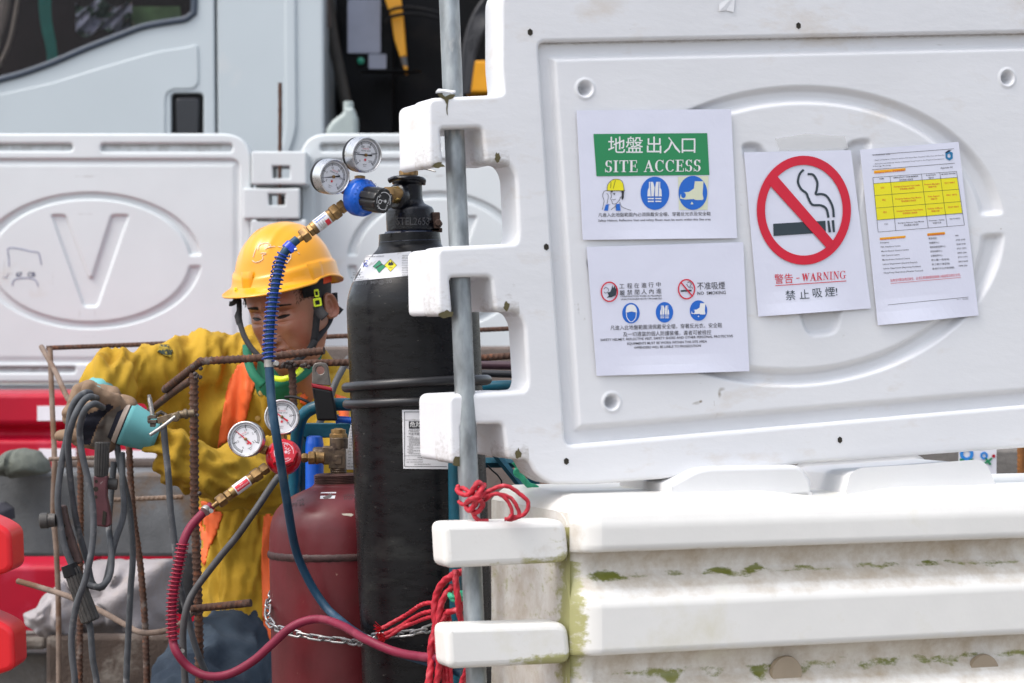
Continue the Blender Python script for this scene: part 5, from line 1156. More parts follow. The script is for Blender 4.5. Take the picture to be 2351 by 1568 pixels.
# ------------------------------------------------------------------ ropes
ROPE = mat('red_polypropylene_rope', (0.42, 0.010, 0.025), rough=.6, var=.3, vscale=90, col2=(.58, .10, .12), amt=.58, scale=50)
ROPEF = mat('frayed_red_fibres', (0.55, 0.008, 0.02), rough=.5, var=.2)
GROPE = mat('green_rope', (.03, .36, .20), rough=.6, var=.3, vscale=90)
def ropeprof(pitch=.016): return lambda r, L, a: r*(0.86+.22*abs(math.cos(1.5*a-math.pi*L*1.0/pitch*1.0)))
def rope(mb, pts, r, pitch=.016): tube(mb, [W(*p) for p in pts], r, seg=15, step=.0016, rib=ropeprof(pitch))
rp = thing('rope', 'hank of red rope between the two lower barrier lugs, frayed end on the chain', 'rope', W(1020, 1400, 3.85))
def rstrand(pts, r=.0045, pitch=.018, name='strand'):
    mb = MB(); rope(mb, pts, r, pitch); mb.build(name, ROPE, rp, smooth=80)
rstrand([(1068, 1313, 3.8), (1045, 1318, 3.8), (1015, 1340, 3.82), (1000, 1375, 3.83), (998, 1410, 3.83), (1000, 1440, 3.83), (990, 1480, 3.83), (990, 1520, 3.83), (984, 1568, 3.82), (978, 1620, 3.82)], .0058)
rstrand([(1040, 1345, 3.81), (1020, 1370, 3.82), (1010, 1400, 3.82), (1006, 1440, 3.82), (1004, 1470, 3.82), (1008, 1520, 3.82), (1003, 1568, 3.82), (998, 1620, 3.82)], .0052)
rstrand([(1046, 1308, 3.79), (1047, 1340, 3.79), (1052, 1380, 3.79), (1056, 1415, 3.8), (1064, 1440, 3.8), (1070, 1460, 3.8)], .005)
rstrand([(1072, 1380, 3.8), (1055, 1398, 3.8), (1035, 1404, 3.81), (1025, 1408, 3.82), (1012, 1430, 3.82)], .0048)
for k in range(3): rstrand([(1014+k*7, 1396+k*3, 3.83), (1017+k*8, 1430, 3.83), (1018+k*7, 1480, 3.83), (1016+k*9, 1535, 3.83), (1020+k*8, 1575, 3.83), (1020+k*8, 1630, 3.83)], .0034, .012)
rstrand([(1074, 1530, 3.76), (1070, 1545, 3.77), (1062, 1565, 3.78), (1052, 1600, 3.78)], .005)
fr_end = [(868, 1450), (872, 1458), (882, 1464)]
for k, pp_ in enumerate(([(996, 1383, 3.84), (968, 1388, 3.87), (935, 1410, 3.93), (905, 1427, 3.94), (885, 1438, 3.94), (876, 1443, 3.94)], [(1000, 1402, 3.84), (970, 1408, 3.87), (940, 1424, 3.93), (915, 1440, 3.94), (895, 1450, 3.94), (882, 1456, 3.94)], [(1003, 1412, 3.84), (975, 1420, 3.87), (950, 1430, 3.92), (925, 1440, 3.935), (900, 1456, 3.94), (886, 1464, 3.94)])): rstrand(pp_, .0034, .013)
mb = MB(); random.seed(3)
for k in range(120):
    x, y = random.choice([(878, 1442), (883, 1455), (887, 1464)]); a = random.gauss(R(198), .38); L_ = random.uniform(8, 21); b_ = random.uniform(-6, 6)
    tube(mb, [W(x, y, 3.94), W(x+L_*.5*math.cos(a), y-L_*.5*math.sin(a)+b_*.3, 3.935), W(x+L_*math.cos(a), y-L_*math.sin(a)+b_, 3.93+random.uniform(-.006, .006))], .00045, seg=3, step=.005, cap=False)
ob = mb.build('frayed_end', ROPEF, rp, smooth=60)
rp2 = thing('rope', 'red rope knotted round the pole above the mossy barrier, loops hanging right', 'rope', W(1100, 1150, 3.66))
def r2(pts, r=.0032, name='strand'):
    mb = MB(); rope(mb, pts, r, .011); mb.build(name, ROPE, rp2, smooth=80)
K = 3.655
r2([(1058, 1126, K+.03), (1062, 1120, K+.01), (1080, 1130, K-.01), (1098, 1136, K-.02), (1125, 1126, K-.02), (1150, 1116, K-.02), (1172, 1119, K-.02), (1196, 1136, K-.02), (1212, 1152, K-.02), (1210, 1172, K-.02), (1196, 1185, K-.02), (1178, 1187, K-.02), (1168, 1184, K-.02)])
r2([(1054, 1152, K+.03), (1064, 1158, K+.0), (1085, 1150, K-.01), (1105, 1142, K-.02), (1140, 1134, K-.02), (1170, 1142, K-.02), (1185, 1160, K-.02), (1192, 1182, K-.02), (1178, 1192, K-.02), (1158, 1192, K-.02)], .0030)
r2([(1112, 1150, K-.015), (1135, 1134, K-.025), (1155, 1140, K-.025), (1170, 1158, K-.025), (1176, 1180, K-.025), (1168, 1190, K-.025)], .0028)
r2([(1082, 1132, K-.02), (1090, 1118, K-.025), (1098, 1108, K-.025), (1106, 1116, K-.02), (1096, 1135, K-.025), (1088, 1160, K-.02), (1078, 1172, K-.015), (1070, 1160, K), (1078, 1148, K-.02), (1096, 1142, K-.03), (1112, 1132, K-.02)], .0042)
r2([(1112, 1114, K-.01), (1106, 1122, K-.025), (1098, 1140, K-.03), (1092, 1158, K-.02), (1082, 1170, K-.01), (1094, 1176, K-.015), (1108, 1160, K-.02), (1100, 1146, K-.03)], .0040)
r2([(1084, 1172, K), (1092, 1188, K-.01), (1102, 1196, K-.01), (1122, 1196, K-.01)], .0036)
r2([(1052, 1116, K+.03), (1050, 1126, K+.02), (1060, 1134, K), (1074, 1136, K-.01), (1086, 1128, K-.02)], .0036)
gr = MB(); rope(gr, [(1062, 1362, 3.905), (1040, 1360, 3.885), (1033, 1366, 3.81), (1045, 1372, 3.80), (1072, 1366, 3.82)], .0042, .012); rope(gr, [(1036, 1372, 3.81), (1045, 1378, 3.80), (1075, 1373, 3.83)], .004, .012)
tag(gr.build('cord', GROPE, None, smooth=80), 'green cord wound round the teal upright between the lower lugs', 'cord')
gr = MB(); rope(gr, [(1180, 1060, 3.95), (1190, 1072, 3.95), (1185, 1085, 3.95), (1200, 1098, 3.95), (1212, 1112, 3.95), (1235, 1122, 3.95)], .005, .014)
tag(gr.build('cord', GROPE, None, smooth=80), 'green cord hanging behind the lower corner of the notice panel', 'cord')
mb = MB(); tube(mb, [W(1118, 1068, 4.1), W(1135, 1085, 4.1), W(1150, 1098, 4.1), W(1152, 1120, 4.1)], S(2, 4), seg=7); tag(mb.build('wire', BLACKRUB, None), 'thin twisted black wire behind the pole above the red knot', 'wire')

# ------------------------------------------------------------------ reinforcement cage
cage = thing('rebar_cage', 'rusty reinforcement cage of welded ribbed bars in front of the worker', 'rebar cage', W(447, 1500, 4.5)); cage.location.z = 0
def rb(pts, r, Y_=None, m=RUST, name='bar', pitch=.0105, down=False, h_=.27):
    P = [W(*p) for p in pts]
    if down: P.append(Vector((P[-1].x, P[-1].y, 0.0)))
    mb = MB(); tube(mb, P, r, seg=14, step=.0016 if r > .005 else .0025, rib=rebar_rib(pitch, h_)); return mb.build(name, m, cage, smooth=70)
rb([(445, 856, 4.5), (447, 1174, 4.5), (452, 1300, 4.5), (458, 1568, 4.5)], S(10.2, 4.5), down=True, h_=.3)
rb([(322, 968, 4.78), (352, 937, 4.70), (400, 899, 4.6), (440, 872, 4.5)], S(9.5, 4.5), h_=.05)
rb([(378, 895, 4.62), (420, 862, 4.54), (458, 833, 4.48), (470, 829, 4.475), (588, 822, 4.45), (660, 814, 4.44), (744, 805, 4.42)], S(9.3, 4.45))
rb([(640, 839, 4.47), (700, 834, 4.47), (797, 832, 4.47), (900, 828, 4.47)], S(8.8, 4.47))
rb([(1085, 823, 4.6), (1200, 815, 4.6)], S(8.8, 4.6))
rb([(670, 842, 4.47), (672, 880, 4.47), (674, 940, 4.47), (676, 1100, 4.5)], S(9, 4.47), down=True)
rb([(438, 1398, 4.46), (500, 1392, 4.46), (576, 1384, 4.44)], S(9.6, 4.45), h_=.2)
mb = MB(); random.seed(5)
for (x, y, n_) in ((447, 862, 4), (452, 848, 2), (668, 838, 7), (645, 838, 3), (700, 836, 4), (447, 952, 2), (445, 1400, 4), (455, 1128, 1)):
    for k in range(n_): lathe(mb, [(0, .0005), (.002, .0035), (.004, .0045), (.006, .003), (.0075, .0004)], W(x+random.uniform(-8, 12), y+random.uniform(-6, 6), 4.462), (random.uniform(-1, 1), -1, random.uniform(-1, 1)), seg=8)
mb.build('weld_blob', mat('burnt_weld', (.05, .035, .03), rough=.5, var=.4, vscale=90, bump=.002, bscale=250), cage)['kind'] = 'stuff'
rb([(107, 799, 5.5), (370, 789, 5.5), (800, 771, 5.5), (1200, 753, 5.5)], S(6, 5.5), m=RUST)
rb([(95, 796, 5.45), (128, 855, 5.35), (162, 924, 5.25), (235, 1010, 5.1)], S(7, 5.3), m=RUSTPALE, h_=.08)
rb([(115, 800, 5.4), (120, 934, 5.35), (125, 1059, 5.3), (122, 1174, 5.3), (130, 1276, 5.3), (135, 1471, 5.3)], S(7, 5.3), m=RUSTPALE, down=True, h_=.06)
rb([(183, 1010, 5.2), (185, 1174, 5.2), (183, 1568, 5.2)], S(7.5, 5.2), down=True)
rb([(296, 1020, 4.95), (305, 1174, 4.95), (325, 1326, 4.95), (337, 1566, 4.95)], S(8, 4.95), down=True, h_=.2)
rb([(112, 1054, 5.28), (240, 1050, 5.28)], S(5, 5.28), m=RUSTPALE); rb([(225, 1149, 5.3), (420, 1141, 5.3)], S(6, 5.3), m=RUSTPALE)
rb([(41, 1334, 4.9), (100, 1351, 4.86), (162, 1371, 4.8), (230, 1402, 4.75), (287, 1434, 4.7), (325, 1452, 4.65), (375, 1449, 4.6), (412, 1434, 4.57), (446, 1402, 4.52)], S(7.5, 4.7), m=RUSTPALE, h_=.05)
# welding earth clamp on the upright bar
ec = thing('earth_clamp', 'brass welding earth clamp with threaded bolt, screwed to the upright rusty bar', 'clamp', W(400, 955, 4.46))
mb = MB(); a, b = W(362, 966, 4.44), W(412, 952, 4.44); d = (b-a).normalized(); X = Vector((0, 1, 0)); mb.box((a+b)/2, ((b-a).length, .012, S(15, 4.44)), Matrix.Rotation(-math.atan2((b-a).z, (b-a).x), 3, 'Y'))
lathe(mb, PX([(0, 9), (14, 9), (15, 12), (22, 12), (23, 9), (38, 9)], 4.45), W(408, 953, 4.45), (1, 0.1, .13), seg=20); lathe(mb, [(-.012, .007), (-.011, .008), (.004, .008), (.005, .007)], W(404, 958, 4.43), (0, 1, 0), seg=20)
mb.build('clamp_body', mat('tarnished_brass', (.17, .13, .085), rough=.5, metal=.6, var=.35, vscale=80), ec, bevel=.001)
mb = MB(); mb.box(W(351, 957, 4.44), (S(17, 4.4), .016, S(8, 4.4))); mb.box(W(351, 968, 4.44), (S(20, 4.4), .018, S(8, 4.4))); mb.box(W(351, 976, 4.44), (S(12, 4.4), .012, S(8, 4.4))); mb.box(W(342, 962, 4.44), (S(5, 4.4), .016, S(14, 4.4))); tube(mb, [W(360, 952, 4.46), W(370, 946, 4.47), W(380, 952, 4.47), W(382, 962, 4.46)], .004, seg=8)
mb.build('jaw', mat('dark_brass', (.10, .085, .07), rough=.5, metal=.6, var=.4, vscale=80), ec, bevel=.0008)
mb = MB(); P = [W(342, 906, 4.44), W(350, 952, 4.44)]; tube(mb, P, S(5.5, 4.44), seg=14, step=.0006, rib=lambda r, L, a: r*(.9+.14*abs((L/.0016) % 1-.5)*2) if L > .006 else r*.75); mb.build('threaded_bolt', STL, ec)
mb = MB(); tube(mb, [W(402, 957, 4.41), W(372, 980, 4.40), W(344, 999, 4.39)], S(4.2, 4.4), seg=14); mb.build('tommy_bar', STL, ec)

# ------------------------------------------------------------------ welding cables and electrode holders
CAB = mat('grey_welding_cable', (0.075, 0.081, 0.088), spec=.25, rough=.6, var=.3, vscale=40, col2=(.19, .19, .19), amt=.56, scale=26, soft=.12)
def cable(label, pts, r=S(7.6, 4.5), m=CAB):
    mb = MB(); tube(mb, [W(*p) for p in pts], r, seg=14, step=.006); tag(mb.build('cable', m, None), label, 'cable', 'grey welding cables')
HY = 4.50
cable('grey cable looped outermost over the gloved hand, hanging farthest left', [(210, 902, 4.55), (195, 902, 4.52), (176, 916, 4.5), (162, 944, HY), (155, 996, HY), (142, 1059, HY), (133, 1134, HY), (136, 1188, HY), (150, 1258, HY), (175, 1316, HY), (200, 1341, HY), (230, 1347, HY), (250, 1326, 4.52), (256, 1288, 4.54), (252, 1238, 4.56), (250, 1195, 4.6), (256, 1120, 4.62), (262, 1060, 4.62)])
cable('grey cable over the glove, middle of the three loops, running down behind the holders', [(222, 914, 4.54), (205, 911, 4.49), (188, 925, 4.48), (170, 959, 4.47), (157, 1009, 4.48), (158, 1059, 4.5), (165, 1134, 4.52), (172, 1180, 4.53), (182, 1226, 4.54), (200, 1288, 4.55), (213, 1340, 4.55), (240, 1342, 4.55), (262, 1251, 4.56), (284, 1178, 4.58), (281, 1100, 4.6), (280, 1040, 4.62)])
cable('grey cable looped nearest over the glove, crossing the electrode holder grip', [(228, 932, 4.5), (215, 926, 4.46), (198, 937, 4.45), (172, 980, 4.44), (158, 1010, 4.44), (146, 1050, 4.45)][:0] or [(236, 936, 4.50), (217, 927, 4.46), (196, 940, 4.45), (184, 975, 4.46), (184, 1010, 4.47), (190, 1050, 4.47), (204, 1109, 4.47), (214, 1174, 4.46), (212, 1251, 4.45), (197, 1326, 4.44), (176, 1388, 4.44), (165, 1451, 4.44), (165, 1501, 4.44), (172, 1566, 4.44), (176, 1700, 4.44)], )
cable('grey cable hanging from the glove cuff straight down behind the ribbed grip', [(268, 1018, 4.62), (276, 1070, 4.62), (290, 1130, 4.62), (299, 1180, 4.62), (305, 1276, 4.62), (300, 1351, 4.62), (295, 1451, 4.62), (290, 1566, 4.62), (288, 1720, 4.62)])
cable('grey cable hanging from the brass earth clamp, past the red hose spring', [(375, 972, 4.45), (379, 1020, 4.45), (386, 1084, 4.45), (392, 1174, 4.45), (400, 1238, 4.45), (410, 1326, 4.45), (427, 1401, 4.47), (450, 1488, 4.48), (482, 1566, 4.5), (540, 1700, 4.5)])
cable('dark grey cable sweeping down from under the red regulator across the rusty bar', [(800, 822, 4.6), (786, 848, 4.58), (768, 884, 4.55), (740, 960, 4.52), (680, 1050, 4.46), (635, 1100, 4.42), (588, 1169, 4.38), (545, 1230, 4.38), (508, 1275, 4.38), (450, 1351, 4.38), (428, 1398, 4.37), (420, 1463, 4.37), (425, 1566, 4.37), (430, 1700, 4.37)], r=S(8.2, 4.4), m=mat('dark_grey_cable', (.06, .06, .062), rough=.6, var=.3, vscale=40))
GRIP = mat('grey_black_bakelite', (.045, .043, .040), rough=.6, var=.4, vscale=50, col2=(.11, .10, .09), amt=.55, scale=40)
OXB = mat('scuffed_oxblood', (.11, .035, .042), rough=.6, var=.3, vscale=40, col2=(.32, .28, .27), amt=.62, scale=45, soft=.05)
RBR = mat('brown_worn_metal', (.075, .045, .04), rough=.6, var=.4, vscale=50, col3=(.25, .2, .18), amt3=.66, scale3=60)
ridge = lambda n_: (lambda a, r, t: r*(1-.09*max(0, math.cos(n_*a))))
h1 = thing('electrode_holder', 'welding electrode holder with maroon jaw and grey grip hanging from the glove', 'electrode holder', W(232, 1110, 4.55), 'welding electrode holders')
mb = MB(); lathe(mb, PX([(0, 15), (2, 17), (60, 17), (78, 15.5), (80, 13)], 4.55), W(235, 1015, 4.55), (W(232, 1095, 4.55)-W(235, 1015, 4.55)), seg=96, flute=ridge(16)); mb.build('grip', GRIP, h1, smooth=35)
fh = Frame(W(230, 1150, 4.54), (1, 0, 0), (0, 0, 1)); q = rounded([fh.px(x, y) for x, y in ((214, 1093), (246, 1093), (244, 1140), (252, 1178), (254, 1204), (246, 1211), (222, 1208), (218, 1170))], .003)
slot = [fh.px(x, y) for x, y in ((238, 1176), (244, 1178), (240, 1210), (236, 1208))]
vs, fs = prism([q], .022, .003, fh.M()); mb = MB(); mb.add(vs, fs); mb.build('jaw', OXB, h1, smooth=50)
mb = MB()
for x, y, r in ((221, 1105, 4), (220, 1123, 6), (220, 1141, 4)): lathe(mb, [(0, S(r, 4.5)), (.003, S(r*.6, 4.5)), (.004, .0003)], W(x, y, 4.5395), (0, 1, 0), seg=14)
vs, fs = prism([[fh.px(x, y) for x, y in ((237, 1172), (245, 1176), (242, 1206), (234, 1204))]], .003, .0003, fh.M(-.0025), seg=0); mb.add(vs, fs); mb.build('jaw_hole', HOLE, h1)
mb = MB(); lathe(mb, PX([(0, 12), (2, 13), (24, 13), (26, 10)], 4.56), W(244, 1110, 4.56), (1, .1, -.1), seg=24); mb.build('spring_boss', GRIP, h1)
h2 = thing('electrode_holder', 'second electrode holder with long ribbed black grip and rusty brown jaw, hanging lowest', 'electrode holder', W(170, 1300, 4.52), 'welding electrode holders')
d2 = (W(208, 1432, 4.5)-W(162, 1308, 4.5)); mb = MB(); lathe(mb, PX([(0, 16), (4, 19), (30, 20), (128, 22), (132, 18)], 4.5), W(163, 1303, 4.5), d2, seg=112, flute=ridge(14)); mb.build('grip', GRIP, h2, smooth=35)
mb = MB(); fh2 = Frame(W(150, 1230, 4.51), (1, 0, 0), (0, 0, 1)); q = rounded([fh2.px(x, y) for x, y in ((124, 1160), (150, 1160), (158, 1200), (188, 1292), (158, 1306), (138, 1240), (126, 1200))], .005); vs, fs = prism([q], .018, .004, fh2.M()); mb.add(vs, fs); mb.build('jaw', RBR, h2, smooth=50)
mb = MB(); lathe(mb, PX([(0, 16), (2, 18), (18, 18), (20, 16), (36, 15)], 4.5), W(92, 1196, 4.5), (1, 0, .05), seg=26); mb.build('spring_boss', GRIP, h2)
mb = MB()
for k, (x, y) in enumerate(((146, 1207), (152, 1236), (165, 1282))): lathe(mb, [(0, S(4.5, 4.5)), (.003, S(3, 4.5)), (.004, .0003)], W(x, y, 4.5095), (0, 1, 0), seg=12)
mb.build('jaw_hole', HOLE, h2)
mb = MB(); lathe(mb, PX([(0, 19), (26, 21), (28, 17)], 4.49), W(158, 1296, 4.5), d2, seg=30); mb.build('collar', BLACKRUB, h2)
cable('grey cable running straight down out of the ribbed black grip', [(203, 1420, 4.5), (208, 1450, 4.5), (213, 1514, 4.5), (222, 1568, 4.5), (235, 1700, 4.5)])
# ------------------------------------------------------------------ the worker
from mathutils.bvhtree import BVHTree
import bmesh
person = thing('person', 'worker in yellow shirt, orange vest and hard hat, looking down, gripping welding cables in gloves', 'person', Vector((W(560, 1400, 5.1).x, 5.1, 0)))
CAMP = Vector((0, 0, CAMH))
def bvh_of(o):
    L = wloc(o); me = o.data
    return BVHTree.FromPolygons([v.co+L for v in me.vertices], [tuple(p.vertices) for p in me.polygons])
def cast(b, x, y, e=0.0):
    d = (W(x, y, 1)-CAMP).normalized(); h = b.ray_cast(CAMP, d)
    return (h[0]-d*e) if h[0] else None
def capsule(mb, a, b, ra, rb_, n=18, m=10, sq=1.0):
    a, b = Vector(a), Vector(b); d = b-a; L = d.length; d.normalize(); X, Y_, D = axes(d); vs = []; fs = []; R_ = []
    for i in range(m+1): t = math.pi/2*i/m; R_.append((-ra*math.cos(t), ra*math.sin(t)))
    for i in range(1, 7): t = i/7; R_.append((L*t, ra+(rb_-ra)*t))
    for i in range(m+1): t = math.pi/2*i/m; R_.append((L+rb_*math.sin(t), rb_*math.cos(t)))
    for t, r in R_:
        r = max(r, 1e-5)
        for k in range(n): an = 2*math.pi*k/n; vs.append(a+D*t+X*(r*math.cos(an))+Y_*(r*math.sin(an)*sq))
    for i in range(len(R_)-1):
        for k in range(n): p, q = i*n+k, i*n+(k+1) % n; fs.append((p, q, q+n, p+n))
    fs.append(tuple(range(n))[::-1]); fs.append(tuple(range(len(vs)-n, len(vs)))); mb.add(vs, fs)
def fuse(chains, voxel, smooth_it=6, disp=None, matfn=None, name='part', m=None, parent=None, label=None):
    """one continuous skin round a set of tapering limbs: list of [(px,py,Y,r),...] chains"""
    mb = MB()
    for ch in chains:
        pr = [(W(p[0], p[1], p[2]), p[3]) for p in ch]
        if len(pr) == 1: capsule(mb, pr[0][0], pr[0][0]+Vector((0, 0, .001)), pr[0][1], pr[0][1])
        for (a, ra), (b, rb_) in zip(pr, pr[1:]): capsule(mb, a, b, ra, rb_)
    me = bpy.data.meshes.new('f'); me.from_pydata(mb.v, [], mb.f); o = bpy.data.objects.new('f', me); COL.objects.link(o)
    r = o.modifiers.new('r', 'REMESH'); r.mode = 'VOXEL'; r.voxel_size = voxel
    s = o.modifiers.new('s', 'SMOOTH'); s.iterations = smooth_it; s.factor = 0.6
    dg = bpy.context.evaluated_depsgraph_get(); me2 = bpy.data.meshes.new_from_object(o.evaluated_get(dg)); bpy.data.objects.remove(o)
    if disp:
        me2.update(); nv = [v.normal.copy() for v in me2.vertices]
        for v, n in zip(me2.vertices, nv): v.co = v.co+n*disp(v.co, n)
    L = wloc(parent)
    if matfn:
        me2.update(); mi = [matfn(p.center, p.normal) for p in me2.polygons]
    else: mi = None
    for v in me2.vertices: v.co = v.co-L
    return finish(me2, name, m, parent, L, smooth=180, mi=mi, label=label)
def topx(p):
    return 1175.5+(p.x)*FP/p.y, 784-(p.z-CAMH)*FP/p.y
def inpoly(x, y, P):
    c = False; n = len(P)
    for i in range(n):
        (ax, ay), (bx, by) = P[i], P[(i+1) % n]
        if (ay > y) != (by > y) and x < (bx-ax)*(y-ay)/(by-ay)+ax: c = not c
    return c
nz = lambda x, y, z: mnoise.noise(Vector((x, y, z)))
def ridge_(v): return 1-abs(v)*2.2

SHIRT = mat('yellow_work_shirt', (0.43, 0.265, 0.026), rough=.9, spec=.25, var=.16, vscale=5, col2=(.36, .205, .014), amt=.5, scale=7, soft=.15, col3=(.16, .10, .02), amt3=.77, scale3=55, bump=.0006, bscale=350)
ORG = mat('orange_vest', (0.84, 0.14, 0.03), rough=.7, var=.1, vscale=8, col3=(.3, .06, .02), amt3=.74, scale3=60, bump=.0003, bscale=400)
JEAN = mat('faded_jeans', (0.055, 0.075, 0.10), rough=.95, spec=.15, var=.3, vscale=6, col2=(.012, .018, .032), amt=.45, scale=4, soft=.25, bump=.0008, bscale=300)
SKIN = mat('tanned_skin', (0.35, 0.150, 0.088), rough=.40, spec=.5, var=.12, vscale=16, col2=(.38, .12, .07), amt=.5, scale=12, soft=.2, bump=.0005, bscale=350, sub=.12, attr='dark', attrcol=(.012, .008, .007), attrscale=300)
HAIR = mat('black_hair', (0.010, 0.008, 0.007), spec=.15, rough=.6, var=.3, vscale=200)
LEA = mat('tan_leather_glove', (0.22, 0.145, 0.09), rough=.85, var=.25, vscale=22, col2=(.18, .115, .07), amt=.5, scale=18, soft=.15, bump=.0012, bscale=130)
GREYL = mat('grey_cotton_back', (0.14, 0.12, 0.10), rough=.95, var=.2, vscale=25, bump=.0008, bscale=260)
NAVY = mat('navy_lining', (0.008, 0.009, 0.018), rough=.9, var=.3, vscale=30)
BEI = mat('beige_tape', (0.42, 0.34, 0.28), rough=.8, var=.12, vscale=40)
TURQ = mat('turquoise_cuff', (0.12, 0.37, 0.38), rough=.75, var=.12, vscale=14, col2=(.04, .17, .18), amt=.60, scale=14, soft=.15, bump=.0003, bscale=500)
GREENC = mat('green_collar', (0.008, 0.15, 0.08), rough=.8, var=.15)
NEON = mat('neon_yellow_plastic', (0.62, 0.75, 0.02), rough=.4, var=.05)
STRAP = mat('black_webbing', (0.018, 0.018, 0.020), rough=.85, var=.3, vscale=80)

# shirt: torso, raised right arm, crossing left arm
def shirt_disp(p, n):
    x, y = topx(p)
    a = .017*ridge_(nz(p.x*15+3+p.z*2, p.z*3.4, p.y*5))+.014*ridge_(nz(p.x*34-p.z*5, p.z*6, p.y*8))+.005*ridge_(nz(p.x*66+p.z*9, p.z*17, p.y*22))+.002*nz(p.x*90, p.z*44, p.y*30)+.009*nz(p.x*8, p.z*7, 4+p.y*4)-.014
    if y > 975 and y < 1180 and x < 660 and p.y < 4.92:
        a = .020*ridge_(nz(p.x*13+p.z*17, p.z*19-p.x*6, p.y*8))+.010*ridge_(nz(p.x*34+p.z*20, p.z*38, p.y*20))-.010
        if x < 450: a += .006*math.sin((x*0.8+y*.25)/6.5)*max(0, 1-abs(x-400)/60)
    if x < 330 and y < 960: a += .0035*math.sin((x+y*.55)/5.2)
    return a*.9-.004
shirt = fuse([[(612, 1490, 5.16, .112), (600, 1400, 5.19, .128), (600, 1200, 5.22, .137), (605, 1000, 5.20, .158), (620, 905, 5.12, .14)],
              [(590, 1465, 5.07, .05), (556, 1380, 5.10, .07), (548, 1300, 5.13, .07), (548, 1150, 5.14, .085), (545, 960, 5.08, .10), (600, 880, 5.05, .09)],
              [(610, 875, 5.08, .085), (500, 845, 5.05, .078), (400, 858, 4.98, .068), (300, 868, 4.90, .060), (262, 876, 4.86, .056), (242, 884, 4.79, .047)],
              [(420, 880, 4.98, .06), (400, 950, 5.0, .06), (520, 960, 5.05, .08)],
              [(600, 925, 5.02, .055), (650, 925, 5.0, .07), (720, 912, 5.0, .058), (765, 925, 5.01, .055)], [(585, 905, 5.0, .045), (600, 960, 5.03, .06)],
              [(360, 880, 4.93, .05), (355, 930, 4.93, .035)],
              [(640, 890, 5.08, .085), (745, 925, 5.05, .078), (760, 1010, 4.95, .07), (715, 1085, 4.86, .068), (640, 1085, 4.78, .066), (540, 1085, 4.70, .054), (450, 1078, 4.66, .048), (400, 1046, 4.64, .042), (372, 1018, 4.63, .033)],
              [(600, 1120, 4.78, .05), (480, 1105, 4.72, .04), (420, 1085, 4.68, .035)]],
             .0062, 5, shirt_disp, None, 'shirt', SHIRT, person)
SB = bvh_of(shirt)
def shirt_patch(poly, name, m, e=.004, step=5, parent=person, label=None, b=None, dmax=.05):
    b = b or SB
    xs = [p[0] for p in poly]; ys = [p[1] for p in poly]; G = {}; mb = MB(); vs = []; fs = []; nx = int((max(xs)-min(xs))/step)+1; ny = int((max(ys)-min(ys))/step)+1
    for j in range(ny+1):
        for i in range(nx+1):
            x, y = min(xs)+i*step, min(ys)+j*step
            # pull nodes just outside onto the outline so that the cut edge is clean
            if inpoly(x, y, poly) or min(abs(x-X_)+abs(y-Y_) for X_, Y_ in densep(poly)) < step*.9:
                if not inpoly(x, y, poly): x, y = min(densep(poly), key=lambda q: abs(x-q[0])+abs(y-q[1]))
                q = cast(b, x, y, e)
                if q: G[i, j] = len(vs); vs.append(q)
    for j in range(ny):
        for i in range(nx):
            k = [G.get(t) for t in ((i, j), (i+1, j), (i+1, j+1), (i, j+1))]
            if None not in k and max(vs[t].y for t in k)-min(vs[t].y for t in k) < dmax: fs.append(tuple(k))
    # keep only the largest connected piece
    adj = {}
    for f_ in fs:
        for v_ in f_: adj.setdefault(v_, set()).update(f_)
    seen, best = set(), set()
    for v_ in adj:
        if v_ in seen: continue
        st, comp = [v_], set()
        while st:
            q = st.pop()
            if q in comp: continue
            comp.add(q); st += adj[q]-comp
        seen |= comp
        if len(comp) > len(best): best = comp
    fs = [f_ for f_ in fs if f_[0] in best]; re_ = {v_: i for i, v_ in enumerate(sorted(best))}
    mb.add([vs[v_] for v_ in sorted(best)], [tuple(re_[q] for q in f_) for f_ in fs]); o = mb.build(name, m, parent, smooth=180, label=label)
    s = o.modifiers.new('s', 'SOLIDIFY'); s.thickness = .003; s.offset = 0
    return o
_dc = {}
def densep(poly):
    k = id(poly)
    if k not in _dc:
        out = []
        for i in range(len(poly)):
            (ax, ay), (bx, by) = poly[i], poly[(i+1) % len(poly)]; n = max(1, int(math.hypot(ax-bx, ay-by)/2)); out += [(ax+(bx-ax)*t/n, ay+(by-ay)*t/n) for t in range(n)]
        _dc[k] = out; _dc.setdefault('keep', []).append(poly)
    return _dc[k]
vest = shirt_patch([(545, 838), (566, 826), (590, 822), (596, 850), (580, 900), (566, 960), (555, 1000), (552, 1030), (545, 1046), (498, 1040), (505, 985), (514, 930), (526, 875)], 'vest', ORG)
for L in ([(460, 1150), (518, 1160), (508, 1190), (495, 1230), (478, 1262), (470, 1300), (447, 1262), (440, 1285), (438, 1240)], [(606, 1150), (630, 1140), (640, 1200), (640, 1480), (618, 1490), (604, 1440), (600, 1300)], [(770, 905), (800, 915), (800, 960), (780, 960)], [(690, 905), (712, 900), (700, 930), (688, 925)]):
    shirt_patch(L, 'vest_panel', ORG)
mb = MB()
for (x, y) in ((600, 902), (592, 960)):
    q = cast(SB, x, y, .004)
    if q: lathe(mb, [(-.004, .0055), (0, .006), (.001, .004), (.001, .0003)], q, (0, -1, .1), seg=18)
for i, (x, y) in enumerate(((600, 902),)): pass
mb.build('button', mat('shirt_button', (.5, .32, .08), rough=.5), person)
shirt_patch([(366, 792), (386, 792), (397, 806), (392, 822), (374, 815), (361, 808)], 'oil_stain', mat('oil_stained_cloth', (.34, .24, .02), rough=.9, var=.4, vscale=60, col2=(.02, .035, .03), amt=.52, scale=70, soft=.03), e=.0035, step=3)
